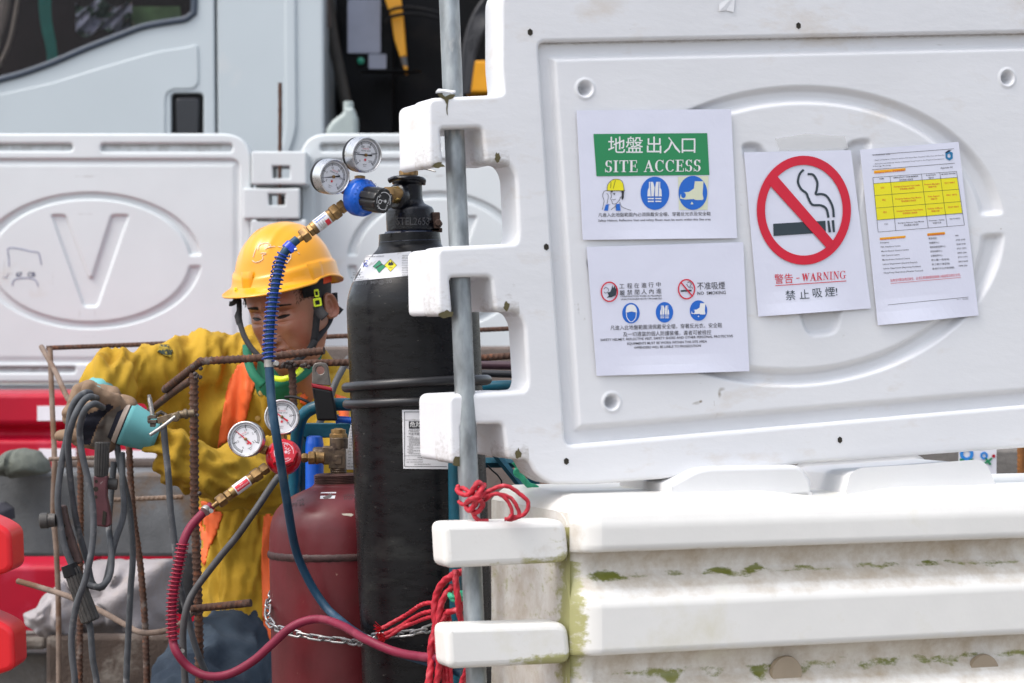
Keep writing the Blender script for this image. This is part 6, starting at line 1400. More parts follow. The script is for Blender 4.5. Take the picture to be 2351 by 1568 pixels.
# jeans and boots
def jd(p, n): return .016*ridge_(nz(p.x*9+p.z*6, p.z*9, p.y*6))+.012*ridge_(nz(p.x*22+p.z*16, p.z*12-p.x*9, p.y*14))-.014+.003*nz(p.x*40, p.y*40, p.z*40)
jeans = fuse([[(590, 1440, 5.24, .115), (480, 1560, 4.94, .105), (430, 1650, 4.76, .095), (452, 1850, 4.98, .072), (470, 2030, 5.1, .062)], [(610, 1440, 5.24, .115), (640, 1620, 5.06, .1), (690, 1700, 4.9, .09), (660, 1900, 5.15, .072), (650, 2020, 5.25, .062)]],
             .010, 5, jd, None, 'jeans', JEAN, person)
for (x, Y_) in ((470, 5.1), (650, 5.25)):
    c = W(x, 0, Y_).x; mb = MB()
    lathe(mb, [(0, .045), (.005, .052), (.02, .054), (.10, .052), (.16, .056)], (c, Y_, .03), (0, 0, 1), seg=28); capsule(mb, (c, Y_-.02, .05), (c-.03, Y_-.17, .045), .05, .042); mb.box((c-.012, Y_-.07, .012), (.10, .28, .024)); mb.build('boot', BLACKRUB, person, bevel=.004)
fuse([[(430, 1290, 4.98, .02), (425, 1330, 4.95, .03), (420, 1380, 4.93, .028)]], .006, 3, None, None, 'tool_pouch', STRAP, person)

# head frame
YAW, PIT, ROL = R(27), R(17), R(-4.5)
Hf = Vector((-math.sin(YAW)*math.cos(PIT), -math.cos(YAW)*math.cos(PIT), -math.sin(PIT)))
Hr = Vector((math.cos(YAW), -math.sin(YAW), 0)); Hu = Hr.cross(Hf).normalized()*1.0
if Hu.z < 0: Hu = -Hu
_q = Matrix.Rotation(-ROL, 3, Hf); Hr, Hu = _q@Hr, _q@Hu
EYE = W(613, 731, 4.86)                       # point between the eyes on the face
HS = 1.03
HC = EYE-Hf*.088*HS                              # head centre at eye level
def hp_(x, y, z): return HC+(Hr*x+Hf*y+Hu*z)*HS
zt = [(-.20, .046, .040, .030), (-.165, .044, .048, .030), (-.140, .044, .058, .030), (-.126, .040, .072, .032), (-.116, .036, .0795, .034), (-.104, .043, .0835, .036), (-.088, .053, .0845, .040), (-.068, .0620, .0855, .046), (-.045, .0685, .0865, .056), (-.018, .0725, .0875, .070), (0, .0735, .0860, .084), (.02, .0735, .0895, .099), (.05, .0750, .0865, .094), (.075, .066, .070, .080), (.095, .045, .048, .055), (.105, .02, .022, .03), (.108, .004, .004, .005)]
za = np.array([t[0] for t in zt])
def prof_at(z, k): return float(np.interp(z, za, [t[k] for t in zt]))
def G(a, b): return math.exp(-a*a-b*b)
def face_disp(x, z):
    ax = abs(x); d = 0
    br = min(1, max(0, (.012-z)/.05)) if z > -.04 else 1
    d += .021*math.exp(-(x/.0095)**2)*max(0, min(1, (.014-z)/.045))*(1 if z > -.046 else math.exp(-((z+.046)/.004)**2))
    d += .007*G(x/.010, (z+.041)/.008)+.009*G((ax-.0135)/.0055, (z+.0445)/.0065)-.004*G((ax-.0075)/.003, (z+.052)/.0025)
    d += -.011*G((ax-.030)/.0165, (z-.003)/.0105)+.0075*G((ax-.031)/.0125, (z+.001)/.0075)-.0034*G((ax-.031)/.015, (z-.0095)/.0022)-.0020*G((ax-.031)/.013, (z+.0125)/.0025)
    d += .0045*G((ax-.028)/.022, (z-.021)/.007)-.002*G(x/.004, (z-.018)/.010)+.002*G((ax-.006)/.003, (z-.018)/.009)
    d += .0055*G((ax-.041)/.017, (z+.026)/.016)
    t = min(1, max(0, (-.040-z)/.032)); lx = .019+.013*t; d -= .0024*math.exp(-((ax-lx)/.003)**2)*(1 if -.076 < z < -.038 else 0)
    d += .0050*G(x/.019, (z+.0640)/.0042)+.0060*G(x/.017, (z+.0735)/.0050)-.0062*G(x/.023, (z+.0688)/.0016)+.005*G(x/.026, (z+.068)/.016)
    d += .006*G(x/.017, (z+.103)/.012)-.0035*G(x/.018, (z+.086)/.005)-.001*G(x/.003, (z+.056)/.006)
    return d*1.28
zs = list(np.linspace(-.20, -.10, 24)[:-1])+list(np.linspace(-.10, .05, 150))+list(np.linspace(.05, .108, 22)[1:])
NA = 240; vs, fs, dark = [], [], []
angs = []
for k in range(NA):
    t = k/NA; angs.append(2*math.pi*(t) )
for z in zs:
    w_, f_, b_ = prof_at(z, 1), prof_at(z, 2), prof_at(z, 3); n_ = 2.25 if z > -.10 else 2.05
    for a in angs:
        # denser sampling at the front (a = pi/2)
        a2 = a-0.55*math.sin(2*(a-math.pi/2))*0.5 if math.sin(a) > 0 else a
        ca, sa = math.cos(a2), math.sin(a2); x = w_*math.copysign(abs(ca)**(2/n_), ca); y = (f_ if sa > 0 else b_)*math.copysign(abs(sa)**(2/n_), sa)
        if sa > 0.05: y += face_disp(x, z)*min(1, (sa-.05)/.35)
        vs.append(hp_(x, y, z)); dk = 0
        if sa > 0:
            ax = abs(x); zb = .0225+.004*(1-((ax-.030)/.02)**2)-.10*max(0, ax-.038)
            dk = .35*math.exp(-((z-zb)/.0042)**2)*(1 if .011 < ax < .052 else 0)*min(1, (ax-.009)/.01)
            dk = max(dk, .42*G((ax-.031)/.015, (z-.004)/.0045), .3*G(x/.024, (z+.0688)/.0018), .25*G((ax-.0075)/.003, (z+.0505)/.0025), .22*G(x/.022, (z+.057)/.005), .20*G(x/.022, (z+.090)/.010), .16*G((ax-.048)/.014, (z+.075)/.022))  # eyelid shading painted into the mask; mouth line, nostrils and stubble darkened too
        dark.append(dk)
n = NA
for i in range(len(zs)-1):
    for k in range(n): a, b = i*n+k, i*n+(k+1) % n; fs.append((a, b, b+n, a+n))
fs.append(tuple(range(len(vs)-n, len(vs))))
# neck rings continue into the chest inside the shirt
base = len(vs); tor = [(0.0, None)]; low = [(W(640, 880, 5.04), .045, .03), (W(640, 930, 5.17), .075, .045), (W(620, 1000, 5.22), .10, .06), (W(600, 1200, 5.24), .10, .07), (W(600, 1400, 5.24), .10, .07)]
rows = [list(range(n))]
for c, rx, ry in low:
    st_ = len(vs)
    for a in angs: vs.append(c+Hr*(rx*math.cos(a))+Hf.cross(Hr).cross(Hr).normalized()*0+Vector((-math.sin(YAW)*ry*math.sin(a), -math.cos(YAW)*ry*math.sin(a), 0))); dark.append(0)
    rows.append(list(range(st_, st_+n)))
for A, B in zip(rows, rows[1:]):
    for k in range(n): fs.append((A[k], A[(k+1) % n], B[(k+1) % n], B[k]))
fs.append(tuple(rows[-1]))
mb = MB(); mb.add(vs, fs, a=dark); body = mb.build('body', SKIN, person, smooth=180, attr='dark')
HB = bvh_of(body)
# ears
for sgn_ in (1, -1):
    mb = MB(); P = []
    for k in range(15):
        t = k/14; a = R(-60+300*t); P.append(hp_(sgn_*(.0735+.010*(.5+.5*math.sin(a*.5+.5))+.004), -.004-.013*math.cos(a)*-1, -.008+.027*math.sin(a)*-1 if False else -.006+.028*math.cos(a+R(20))))
    mb = MB(); vs2, fs2 = [], []; ne, me_ = 22, 12
    for i in range(ne):
        a = 2*math.pi*i/ne
        for j in range(me_+1):
            t = j/me_; rr = 1-t; 
            yy = -.012+(.016-.003*math.sin(a))*math.cos(a)*rr; zz = -.012+(.028 if math.sin(a) > 0 else .025)*math.sin(a)*rr
            out = .004+.013*(1 if yy < -.012 else .55)*math.exp(-((rr-.86)/.17)**2)+.004*math.exp(-((rr-.5)/.12)**2)+(.006 if rr < .95 else 0)*(0.3)
            vs2.append(hp_(sgn_*(.0715+out+.25*max(0, -.004-yy)), yy, zz))
    for i in range(ne):
        for j in range(me_): a, b = i*(me_+1)+j, ((i+1) % ne)*(me_+1)+j; fs2.append((a, b, b+1, a+1))
    mb.add(vs2, fs2, a=0.0); e = mb.build('ear', SKIN, person, smooth=180, attr='dark'); s = e.modifiers.new('s', 'SOLIDIFY'); s.thickness = .004
# eyes: narrow downcast slits
for sgn_ in (1, -1):
    mb = MB(); up_, dn_ = [], []
    for k in range(13):
        t = k/12; x = sgn_*(.0185+.0255*t); zc = -.0028+.0015*t; h_ = .0030*math.sin(math.pi*t)**.7
        def surf(x, z): 
            w_, f_ = prof_at(z, 1), prof_at(z, 2); return f_*(max(0, 1-(abs(x)/w_)**2.25))**(1/2.25)+face_disp(x, z)
        up_.append(hp_(x, surf(x, zc+h_)+.0006, zc+h_*.8+.0006)); dn_.append(hp_(x, surf(x, zc-h_)+.0005, zc-h_*.9))
    mb.add(up_+dn_, [(k, k+1, 14+k, 13+k) for k in range(12)]); mb.build('eye', mat('dark_eye', (.012, .008, .007), rough=.4, spec=.2), person, smooth=180)
    mb = MB(); bv = []; nb = 16
    for k in range(nb+1):
        t = k/nb; x = sgn_*(.0115+.040*t); zc = .0205+.0045*math.sin(math.pi*min(1, t*.75+.08))-.004*t; hw_ = (.0030*(1-.75*t)+.0004)*(1 if k else .6)
        for s_ in (-1, 0, 1): bv.append(hp_(x, surf(x, zc+s_*hw_)+(.0014 if s_ == 0 else .0002), zc+s_*hw_))
    mb.add(bv, [(3*k+j, 3*k+j+1, 3*k+j+4, 3*k+j+3) for k in range(nb) for j in range(2)]); mb.build('eyebrow', HAIR, person, smooth=180)
    mb = MB(); tube(mb, [p+Hf*.0008 for p in up_], .0009, seg=6, step=.003); mb.build('lashes', HAIR, person)
mb = MB(); LP = []
mth = []
for k in range(15):
    x = -.024+.048*k/14; z = -.0688-.0012*(abs(x)/.024)**2; w_, f_ = prof_at(z, 1), prof_at(z, 2); mth.append(hp_(x, f_*(max(0, 1-(abs(x)/w_)**2.25))**(1/2.25)+face_disp(x, z)+.0002, z))
# lips
LIP = mat('lip_skin', (.30, .085, .075), rough=.45, var=.15, vscale=60)
for z0, z1, nm in ((-.0685, -.0600, 'upper_lip'), (-.0695, -.0785, 'lower_lip')):
    mb = MB(); vs2 = []
    for k in range(21):
        x = -.0235+.047*k/20; q = (1-(abs(x)/.0238)**2)
        for j in range(4):
            z = z0+(z1-z0)*q**.8*j/3; w_, f_ = prof_at(z, 1), prof_at(z, 2); vs2.append(hp_(x, f_*(max(0, 1-(abs(x)/w_)**2.25))**(1/2.25)+face_disp(x, z)+.0004, z))
    mb.add(vs2, [(k*4+j, k*4+j+1, k*4+j+5, k*4+j+4) for k in range(20) for j in range(3)]); mb.build('lip', LIP, person, smooth=180)
# hair: short strands over temples, back and hairline
mb = MB(); random.seed(11)
hv, hf_ = [], []
nz_, na_ = 26, 90
for i in range(nz_+1):
    z = -.03+.108*i/nz_; w_, f_, b_ = prof_at(z, 1), prof_at(z, 2), prof_at(z, 3)
    for k in range(na_+1):
        # from just before the ear round the back to the other ear
        lim = R(8) if z < .02 else (R(30) if z < .045 else (R(55) if z < .056 else R(90)))
        a = lim-(2*lim+math.pi)*k/na_*1.0; a = (lim)-(math.pi+2*lim)*k/na_
        ca, sa = math.cos(a), math.sin(a); x = (w_+.004)*math.copysign(abs(ca)**.89, ca); y = ((f_ if sa > 0 else b_)+.004)*math.copysign(abs(sa)**.89, sa); hv.append(hp_(x, y, z))
for i in range(nz_):
    for k in range(na_): a = i*(na_+1)+k; hf_.append((a, a+1, a+na_+2, a+na_+1))
mb.add(hv, hf_)
for k in range(240):
    sg = random.choice((1, -1)); front = random.random() < .5
    if front: a = random.uniform(R(25), R(155)); z = random.uniform(.058, .070)
    else: a = (R(random.uniform(14, 40)) if sg > 0 else R(180-random.uniform(14, 40))); z = random.uniform(.022, .052)
    w_, f_ = prof_at(z, 1)+.003, prof_at(z, 2)+.003; ca, sa = math.cos(a), math.sin(a); p0 = hp_(w_*math.copysign(abs(ca)**.89, ca), f_*abs(sa)**.89, z); L_ = random.uniform(.004, .008)
    mb2 = tube(mb, [p0, p0+Hf*.002-Hu*L_*.5+Hr*random.uniform(-.003, .003), p0+Hf*.001-Hu*L_+Hr*random.uniform(-.007, .007)], .0005, seg=3, step=.008, cap=False)
mb.build('hair', HAIR, person, smooth=180)
# collar and chin strap region
def band(parent, pts, wdt, m, name, thick=.0018, tw=None):
    mb = MB(); P = spline([W(*p) if not isinstance(p, Vector) else p for p in pts], .004); n_ = len(P); vs = []
    for i, p in enumerate(P):
        t = (P[min(n_-1, i+1)]-P[max(0, i-1)]).normalized(); side = t.cross(Vector((0, -1, .1))).normalized()
        if tw: side = (side*math.cos(tw)+t.cross(side)*math.sin(tw))
        vs += [p+side*wdt/2, p-side*wdt/2]
    mb.add(vs, [(2*i, 2*i+1, 2*i+3, 2*i+2) for i in range(n_-1)]); o = mb.build(name, m, parent, smooth=180); s = o.modifiers.new('s', 'SOLIDIFY'); s.thickness = thick; return o
band(person, [(566, 790, 4.96), (570, 830, 4.91), (582, 860, 4.88), (603, 884, 4.87)], .018, GREENC, 'inner_collar', .004)
band(person, [(732, 785, 4.98), (728, 815, 4.95), (712, 842, 4.92), (684, 866, 4.885), (645, 880, 4.87), (612, 888, 4.87)], .019, GREENC, 'inner_collar', .004)
fuse([[(640, 840, 4.97, .045), (640, 880, 4.96, .05)]], .006, 2, None, None, 'undershirt', GREENC, person)
band(person, [(628, 868, 4.85), (650, 870, 4.83), (675, 861, 4.835), (694, 845, 4.86)], .011, NEON, 'neon_cord_label')
fuse([[(560, 850, 5.0, .02), (548, 815, 5.02, .015), (556, 790, 5.03, .012)], [(745, 850, 5.02, .03), (735, 820, 5.04, .02)]], .005, 4, None, None, 'shirt_collar', SHIRT, person)

# ------------------------------------------------------------------ hard hat
HAT = mat('yellow_hard_hat', (0.78, 0.33, 0.004), rough=.28, var=.06, vscale=8, col2=(.56, .18, .005), amt=.62, scale=10, soft=.2, col3=(.08, .03, .01), amt3=.745, scale3=55, coat=.15)
HY_, HP2 = R(30), R(9)
Af = Vector((-math.sin(HY_)*math.cos(HP2), -math.cos(HY_)*math.cos(HP2), -math.sin(HP2))); Ar = Vector((math.cos(HY_), -math.sin(HY_), 0)); Au = Ar.cross(Af).normalized()
if Au.z < 0: Au = -Au
_q = Matrix.Rotation(R(3.0), 3, Af); Ar, Au = _q@Ar, _q@Au
HO = W(657, 648, 4.945)
def hh(x, y, z): return HO+Ar*x+Af*y+Au*z
NA2, rowsH = 96, []
vs, fs = [], []
def dome(a, el):
    # a round the head (pi/2 = front); el 0 rim .. pi/2 crown
    rx, ry, rz = .0980, .115, .118
    ca, sa = math.cos(a), math.sin(a); c, s_ = math.cos(el)**.86, math.sin(el)**.95
    x, y, z = rx*ca*c, ry*sa*c, rz*s_
    return x, y, z
cols = []
for k in range(NA2):
    a = 2*math.pi*k/NA2; ca, sa = math.cos(a), math.sin(a); col = []
    front = max(0, sa); back = max(0, -sa)
    # brim: from its outer edge inwards
    ext = .009+.033*front**2.2+.007*back**2; drop = -.004-.016*back**1.2-.004*front+.018*abs(ca)**3*(0.7 if sa < .3 else .3)
    rx, ry = .1005, .118; bx, by = rx*ca, ry*sa; nl = math.hypot(ca/rx, sa/ry); nx_, ny_ = ca/rx/nl, sa/ry/nl
    col.append((bx+nx_*(ext-.002), by+ny_*(ext-.002), drop-.0035)); col.append((bx+nx_*ext, by+ny_*ext, drop-.001)); col.append((bx+nx_*(ext-.001), by+ny_*(ext-.001), drop+.0015))
    col.append((bx+nx_*ext*.5, by+ny_*ext*.5, drop*.6+.004)); col.append((bx+nx_*.003, by+ny_*.003, drop*.4+.007))
    bt_h = .030+.007*math.cos(2*a)  # wavy band top
    col.append((bx*1.0+nx_*.001, by+ny_*.001, bt_h-.004)); col.append((bx-nx_*.001, by-ny_*.001, bt_h-.0005)); col.append((bx-nx_*.004, by-ny_*.004, bt_h+.002))
    for el in np.linspace(.27, math.pi/2, 22)[:-1]:
        x, y, z = dome(a, el)
        z = max(z, bt_h+.004+.02*(el-.27)) if el < .4 else z
        # central ridge
        rid = .0055*math.exp(-(x/.026)**2)*(1 if abs(x) < .1 else 0)*min(1, max(0, (z-.045)/.03)); rid += .002*math.exp(-((abs(x)-.03)/.006)**2)*min(1, max(0, (z-.05)/.03))
        l = math.sqrt((x/.1)**2+(y/.12)**2+(z/.12)**2); f = 1+rid/.11; col.append((x*f, y*f, z*f))
    cols.append(col)
m_ = len(cols[0])
for k in range(NA2):
    for p in cols[k]: vs.append(hh(*p))
for k in range(NA2):
    for j in range(m_-1): a, b = k*m_+j, ((k+1) % NA2)*m_+j; fs.append((a, b, b+1, a+1))
top = len(vs); vs.append(hh(0, 0, .1235))
for k in range(NA2): fs.append((k*m_+m_-1, ((k+1) % NA2)*m_+m_-1, top))
mb = MB(); mb.add(vs, fs); hat = mb.build('hard_hat', HAT, person, smooth=60); s = hat.modifiers.new('s', 'SOLIDIFY'); s.thickness = .0025; s.offset = -1
s = hat.modifiers.new('sub', 'SUBSURF'); s.levels = 1; s.render_levels = 1
HTB = bvh_of(hat)
# raised side boss of the hat and front boss
for (a0, w0) in ((R(14), .020), (R(96), .017)):
    mb = MB(); vs2 = []
    for i in range(7):
        for j in range(5):
            a = a0+(i/6-.5)*2*w0/.11; z = .004+.034*j/4; ed = 0.0 if i in (0, 6) or j == 4 else .0045
            ca, sa = math.cos(a), math.sin(a); nl = math.hypot(ca/.1045, sa/.125); nx_, ny_ = ca/.1045/nl, sa/.125/nl; vs2.append(hh(.1005*ca+nx_*(ed-.001+.002*(1-j/4)), .118*sa+ny_*(ed-.001+.002*(1-j/4)), z))
    mb.add(vs2, [(i*5+j, (i+1)*5+j, (i+1)*5+j+1, i*5+j+1) for i in range(6) for j in range(4)]); mb.build('slot_boss', HAT, hat, smooth=50)
WM = mat('white_marker', (.72, .66, .58), rough=.7, var=.1)
def mark(strokes, w_=1.6):
    mb = MB()
    for L in strokes:
        P = spline([Vector((x, 0, y)) for x, y in L], 2.0); ok = [cast(HTB, p.x, p.z, .0012) for p in P]; ok = [q for q in ok if q]
        if len(ok) > 2: tube(mb, ok, .0007, seg=5, step=.003)
    return mb.build('marker_scribble', WM, hat)
mark([[(592, 574), (596, 562), (608, 558), (617, 558)], [(589, 568), (584, 580), (581, 590)], [(608, 572), (617, 567), (622, 563), (616, 560)], [(617, 568), (626, 566), (632, 566)], [(598, 582), (606, 580), (612, 582), (602, 586), (604, 594), (596, 600), (586, 602), (579, 598)], [(667, 578), (668, 590), (662, 600), (658, 604)], [(684, 580), (688, 583)], [(638, 566), (650, 568)]])
OR = mat('orange_sweatband', (.75, .07, .01), rough=.8)
mb = MB(); P = [hh(.088*math.cos(a), .104*math.sin(a), .004) for a in [2*math.pi*k/40 for k in range(41)]]; vs2 = []
for p in P: vs2 += [p-Au*.014, p+Au*.02]
mb.add(vs2, [(2*i, 2*i+1, 2*i+3, 2*i+2) for i in range(40)]); mb.build('sweatband', OR, hat, smooth=180)
cs_ = hat
band(hat, [(729, 665, 4.88), (729, 700, 4.875), (726, 740, 4.87), (722, 775, 4.87), (716, 800, 4.88)], .0145, STRAP, 'chin_strap')
band(hat, [(716, 800, 4.87), (690, 822, 4.85), (660, 836, 4.83), (625, 836, 4.80), (600, 822, 4.79), (578, 800, 4.80), (560, 770, 4.82), (550, 735, 4.85), (549, 700, 4.87), (546, 668, 4.88)], .011, STRAP, 'chin_strap')
band(hat, [(768, 672, 4.99), (768, 700, 4.97), (757, 735, 4.94), (738, 765, 4.90), (722, 785, 4.875)], .012, STRAP, 'chin_strap')
band(hat, [(728, 700, 4.865), (735, 716, 4.85), (746, 728, 4.84)], .020, STRAP, 'strap_end'); band(hat, [(764, 695, 4.96), (772, 707, 4.94), (783, 716, 4.93)], .014, STRAP, 'strap_end')
band(hat, [(541, 672, 4.87), (540, 690, 4.86), (533, 697, 4.86), (526, 697, 4.86)], .010, STRAP, 'strap_end')
def buckle(x, y, Y_, w_, h_, rot=0):
    fr = Frame(W(x, y, Y_), Matrix.Rotation(rot, 3, 'Y')@Vector((1, .15, 0)), Matrix.Rotation(rot, 3, 'Y')@Vector((0, 0, 1))); a, b = S(w_, Y_), S(h_, Y_)
    vs_, fs_2 = prism([rounded([(-a, -b), (a, -b), (a, b), (-a, b)], a*.4), rounded([(-a*.55, -b*.55), (a*.55, -b*.55), (a*.55, b*.45), (-a*.55, b*.45)], a*.2)], .004, .001, fr.M()); mb = MB(); mb.add(vs_, fs_2); mb.build('buckle', NEON, hat)
buckle(727, 673, 4.862, 5.5, 9, R(-8)); buckle(729, 694, 4.858, 9.5, 10, R(-10)); buckle(541, 672, 4.86, 3.5, 12); buckle(762, 690, 4.95, 5, 9, R(12))
fuse([[(549, 712, 4.86, .005), (547, 726, 4.86, .008), (549, 742, 4.85, .006)], [(720, 788, 4.865, .008), (712, 800, 4.86, .007)]], .002, 2, None, None, 'strap_slider', STRAP, hat)

# ------------------------------------------------------------------ gloves
def glove_mat(c, n):
    x, y = topx(c)
    if inpoly(x, y, [(186, 944), (203, 950), (230, 940), (248, 926), (262, 934), (246, 948), (232, 962), (222, 980), (214, 1000), (206, 1022), (180, 1016), (180, 990)]): return 2
    if inpoly(x, y, [(246, 950), (276, 930), (280, 960), (262, 1000), (246, 1034), (208, 1024), (218, 1000), (226, 975)]): return 1
    return 0
gd_ = lambda p, n: .0022*nz(p.x*60, p.z*60, p.y*60)+.0016*ridge_(nz(p.x*30, p.z*38, p.y*30))
GY = 4.62
g1_ = fuse([[(236, 968, GY+.02, .042), (262, 972, GY+.02, .043), (270, 968, GY+.01, .042)], [(225, 1000, GY, .030), (245, 1015, GY, .020)],
            [(276, 950, GY-.01, .022), (262, 925, GY-.03, .019), (235, 915, GY-.05, .0165), (208, 898, GY-.065, .0135), (203, 893, GY-.07, .0125)],          # thumb over the cables
            [(225, 940, GY-.02, .021), (195, 945, GY-.03, .0165), (170, 940, GY-.02, .0135), (155, 948, GY, .0115)],            # index
            [(222, 965, GY-.02, .020), (192, 968, GY-.03, .0165), (172, 966, GY-.01, .014), (158, 962, GY+.015, .0125)],
            [(222, 990, GY-.01, .020), (188, 990, GY-.02, .0165), (160, 998, GY-.0, .013), (140, 1000, GY+.01, .0105)],          # pointing finger
            [(225, 1008, GY, .018), (200, 1012, GY-.01, .015), (180, 1010, GY+.01, .0125)], [(255, 945, GY-.01, .02), (285, 938, GY, .026)]],
           .0028, 1, gd_, glove_mat, 'glove', [LEA, GREYL, NAVY], person)
def cone_band(a, ra, b, rb_, m, name, parent, n_=40, flare=0):
    mb = MB(); A, B = W(*a), W(*b); d = B-A; L_ = d.length
    lathe(mb, [(L_*t/8, ra+(rb_-ra)*t/8) for t in range(9)], A, d, seg=n_, cap=False, flute=lambda an, r, t: r*(1+.05*math.sin(2*an+1)+.02*math.sin(5*an+t*40)))
    o = mb.build(name, m, parent, smooth=180); s = o.modifiers.new('s', 'SOLIDIFY'); s.thickness = .002; return o
ax0, ax1 = (262, 962, GY), (362, 1002, GY+.01)
def axp(t): return (ax0[0]+(ax1[0]-ax0[0])*t, ax0[1]+(ax1[1]-ax0[1])*t, ax0[2]+(ax1[2]-ax0[2])*t)
gr1 = S(1, GY)
cone_band(axp(.02), 50*gr1, axp(.13), 53*gr1, NAVY, 'lining_band', g1_); cone_band(axp(.12), 54.5*gr1, axp(.22), 55.5*gr1, BEI, 'tape_band', g1_); cone_band(axp(.21), 54*gr1, axp(.26), 54*gr1, NAVY, 'lining_band', g1_)
cone_band(axp(.25), 54.5*gr1, axp(1.0), 40*gr1, TURQ, 'cuff', g1_)
g2_ = fuse([[(230, 912, 4.70, .026), (205, 912, 4.69, .026), (250, 916, 4.70, .024)], [(205, 892, 4.69, .017), (180, 900, 4.67, .015), (170, 922, 4.66, .013), (168, 945, 4.66, .011)], [(215, 894, 4.70, .014), (190, 896, 4.69, .014), (176, 905, 4.68, .012), (166, 935, 4.68, .011)],
            [(235, 908, 4.69, .018), (200, 918, 4.67, .015), (180, 935, 4.67, .012)], [(225, 925, 4.69, .016), (195, 945, 4.68, .013), (190, 960, 4.68, .011)], [(245, 900, 4.70, .014), (262, 904, 4.69, .013), (258, 912, 4.68, .012)]],
           .003, 1, gd_, None, 'glove', [LEA], person)
cone_band((216, 914, 4.68), 29*gr1, (232, 892, 4.775), 37*gr1, TURQ, 'cuff', g2_)
# ------------------------------------------------------------------ paper notices on the panel
PAPW = mat('laminated_paper', (0.70, 0.71, 0.82), rough=.22, var=.02, vscale=9, coat=.5, bump=.0016, bscale=10)
PGRN = mat('sign_green_print', (0.005, 0.23, 0.075), rough=.3, var=.04, coat=.3); PBLU = mat('sign_blue_print', (0.01, 0.13, 0.55), rough=.35, var=.05)
PRED = mat('sign_red_print', (0.62, 0.008, 0.035), rough=.3, var=.06); PYEL = mat('sign_yellow_print', (.82, .74, .01), rough=.4, var=.04); PDRK = mat('dark_slate_print', (.028, .045, .058), rough=.4, var=.1)
PCRM = mat('cream_print', (.66, .68, .50), rough=.4, var=.03); PHI = mat('highlighter', (.85, .42, .01), rough=.5)
class Sheet:
    """a sheet of paper stuck on the panel; 2-D homography from picture points to the panel plane"""
    def __init__(s, name, label, quad, lift=.004, curl=0.0):
        s.q = quad; s.lift = lift; s.curl = curl; s.c = [Vector(PF.px(*p, 0.0045-lift)) for p in quad]
        s.o = thing(name, label, 'notice', s.P(*[sum(p[k] for p in quad)/4 for k in (0, 1)]), 'paper notices on the white panel'); s.n = 0
        vs = []; nu, nv = 14, 14
        for j in range(nv+1):
            for i in range(nu+1):
                a, b = i/nu, j/nv; x = (quad[0][0]*(1-a)+quad[1][0]*a)*(1-b)+(quad[3][0]*(1-a)+quad[2][0]*a)*b; y = (quad[0][1]*(1-a)+quad[1][1]*a)*(1-b)+(quad[3][1]*(1-a)+quad[2][1]*a)*b
                vs.append(s.P(x, y))
        mb = MB(); mb.add(vs, [(j*(nu+1)+i, j*(nu+1)+i+1, (j+1)*(nu+1)+i+1, (j+1)*(nu+1)+i) for j in range(nv) for i in range(nu)]); s.paper = mb.build('sheet', PAPW, s.o, smooth=0)
        m = s.paper.modifiers.new('s', 'SOLIDIFY'); m.thickness = .0006; m.offset = -1 if False else 1
        m.offset = 0
    def P(s, x, y, e=0.0):
        u, v = PF.px(x, y, .004); cx = (s.q[0][0]+s.q[1][0])/2; cy = (s.q[0][1]+s.q[3][1])/2
        b = (y-cy)/max(1, (s.q[3][1]-s.q[0][1])/2); a = (x-cx)/max(1, (s.q[1][0]-s.q[0][0])/2)
        wv = -s.curl*7*(max(0, b-.6)**2)*(.5+.5*math.sin(a*3+1))
        return PF.p(u, v, .0045-s.lift+wv-e)
    def poly(s, polys, m, name, e=.0009):
        mb = MB()
        for L in polys:
            if isinstance(L[0], list):   # with holes: triangulate through a 2-D curve in picture space
                vs, fs = prism(L, .0, 0, Matrix.Identity(4), seg=0); half = [f for f in fs]; mb.add([s.P(v.x, v.y, e) for v in vs], fs)
            else: mb.add([s.P(x, y, e) for x, y in L], [tuple(range(len(L)))])
        return mb.build(name, m, s.paper, smooth=0)
    def text(s, items, m, name='lettering', e=.0011):
        mb = MB()
        for it in items:
            t, x, y, h = it[:4]; wd = it[4] if len(it) > 4 else None; rot = it[5] if len(it) > 5 else 0; al = it[6] if len(it) > 6 else 'C'; bd = it[7] if len(it) > 7 else .0
            letter(mb, t, lambda u, v: s.P(u, -v, e), x, -y, h=h, wd=wd, rot=rot, align=al, bold=bd)
        return mb.build(name, m, s.paper, smooth=0)
def ell(cx, cy, rx, ry, n=40): return [(cx+rx*math.cos(2*math.pi*k/n), cy+ry*math.sin(2*math.pi*k/n)) for k in range(n)]
def strokes(sh, L, w_, m, name, e=.0011):
    mb = MB()
    for P in L:
        Q = spline([Vector((x, y, 0)) for x, y in P], 1.2) if len(P) > 2 else [Vector((x, y, 0)) for x, y in P]; vs = []
        for i, p in enumerate(Q):
            t = (Q[min(len(Q)-1, i+1)]-Q[max(0, i-1)]).normalized(); nn = Vector((-t.y, t.x, 0))*w_/2; vs += [sh.P(p.x+nn.x, p.y+nn.y, e), sh.P(p.x-nn.x, p.y-nn.y, e)]
        mb.add(vs, [(2*i, 2*i+1, 2*i+3, 2*i+2) for i in range(len(Q)-1)])
    return mb.build(name, m, sh.paper, smooth=0)
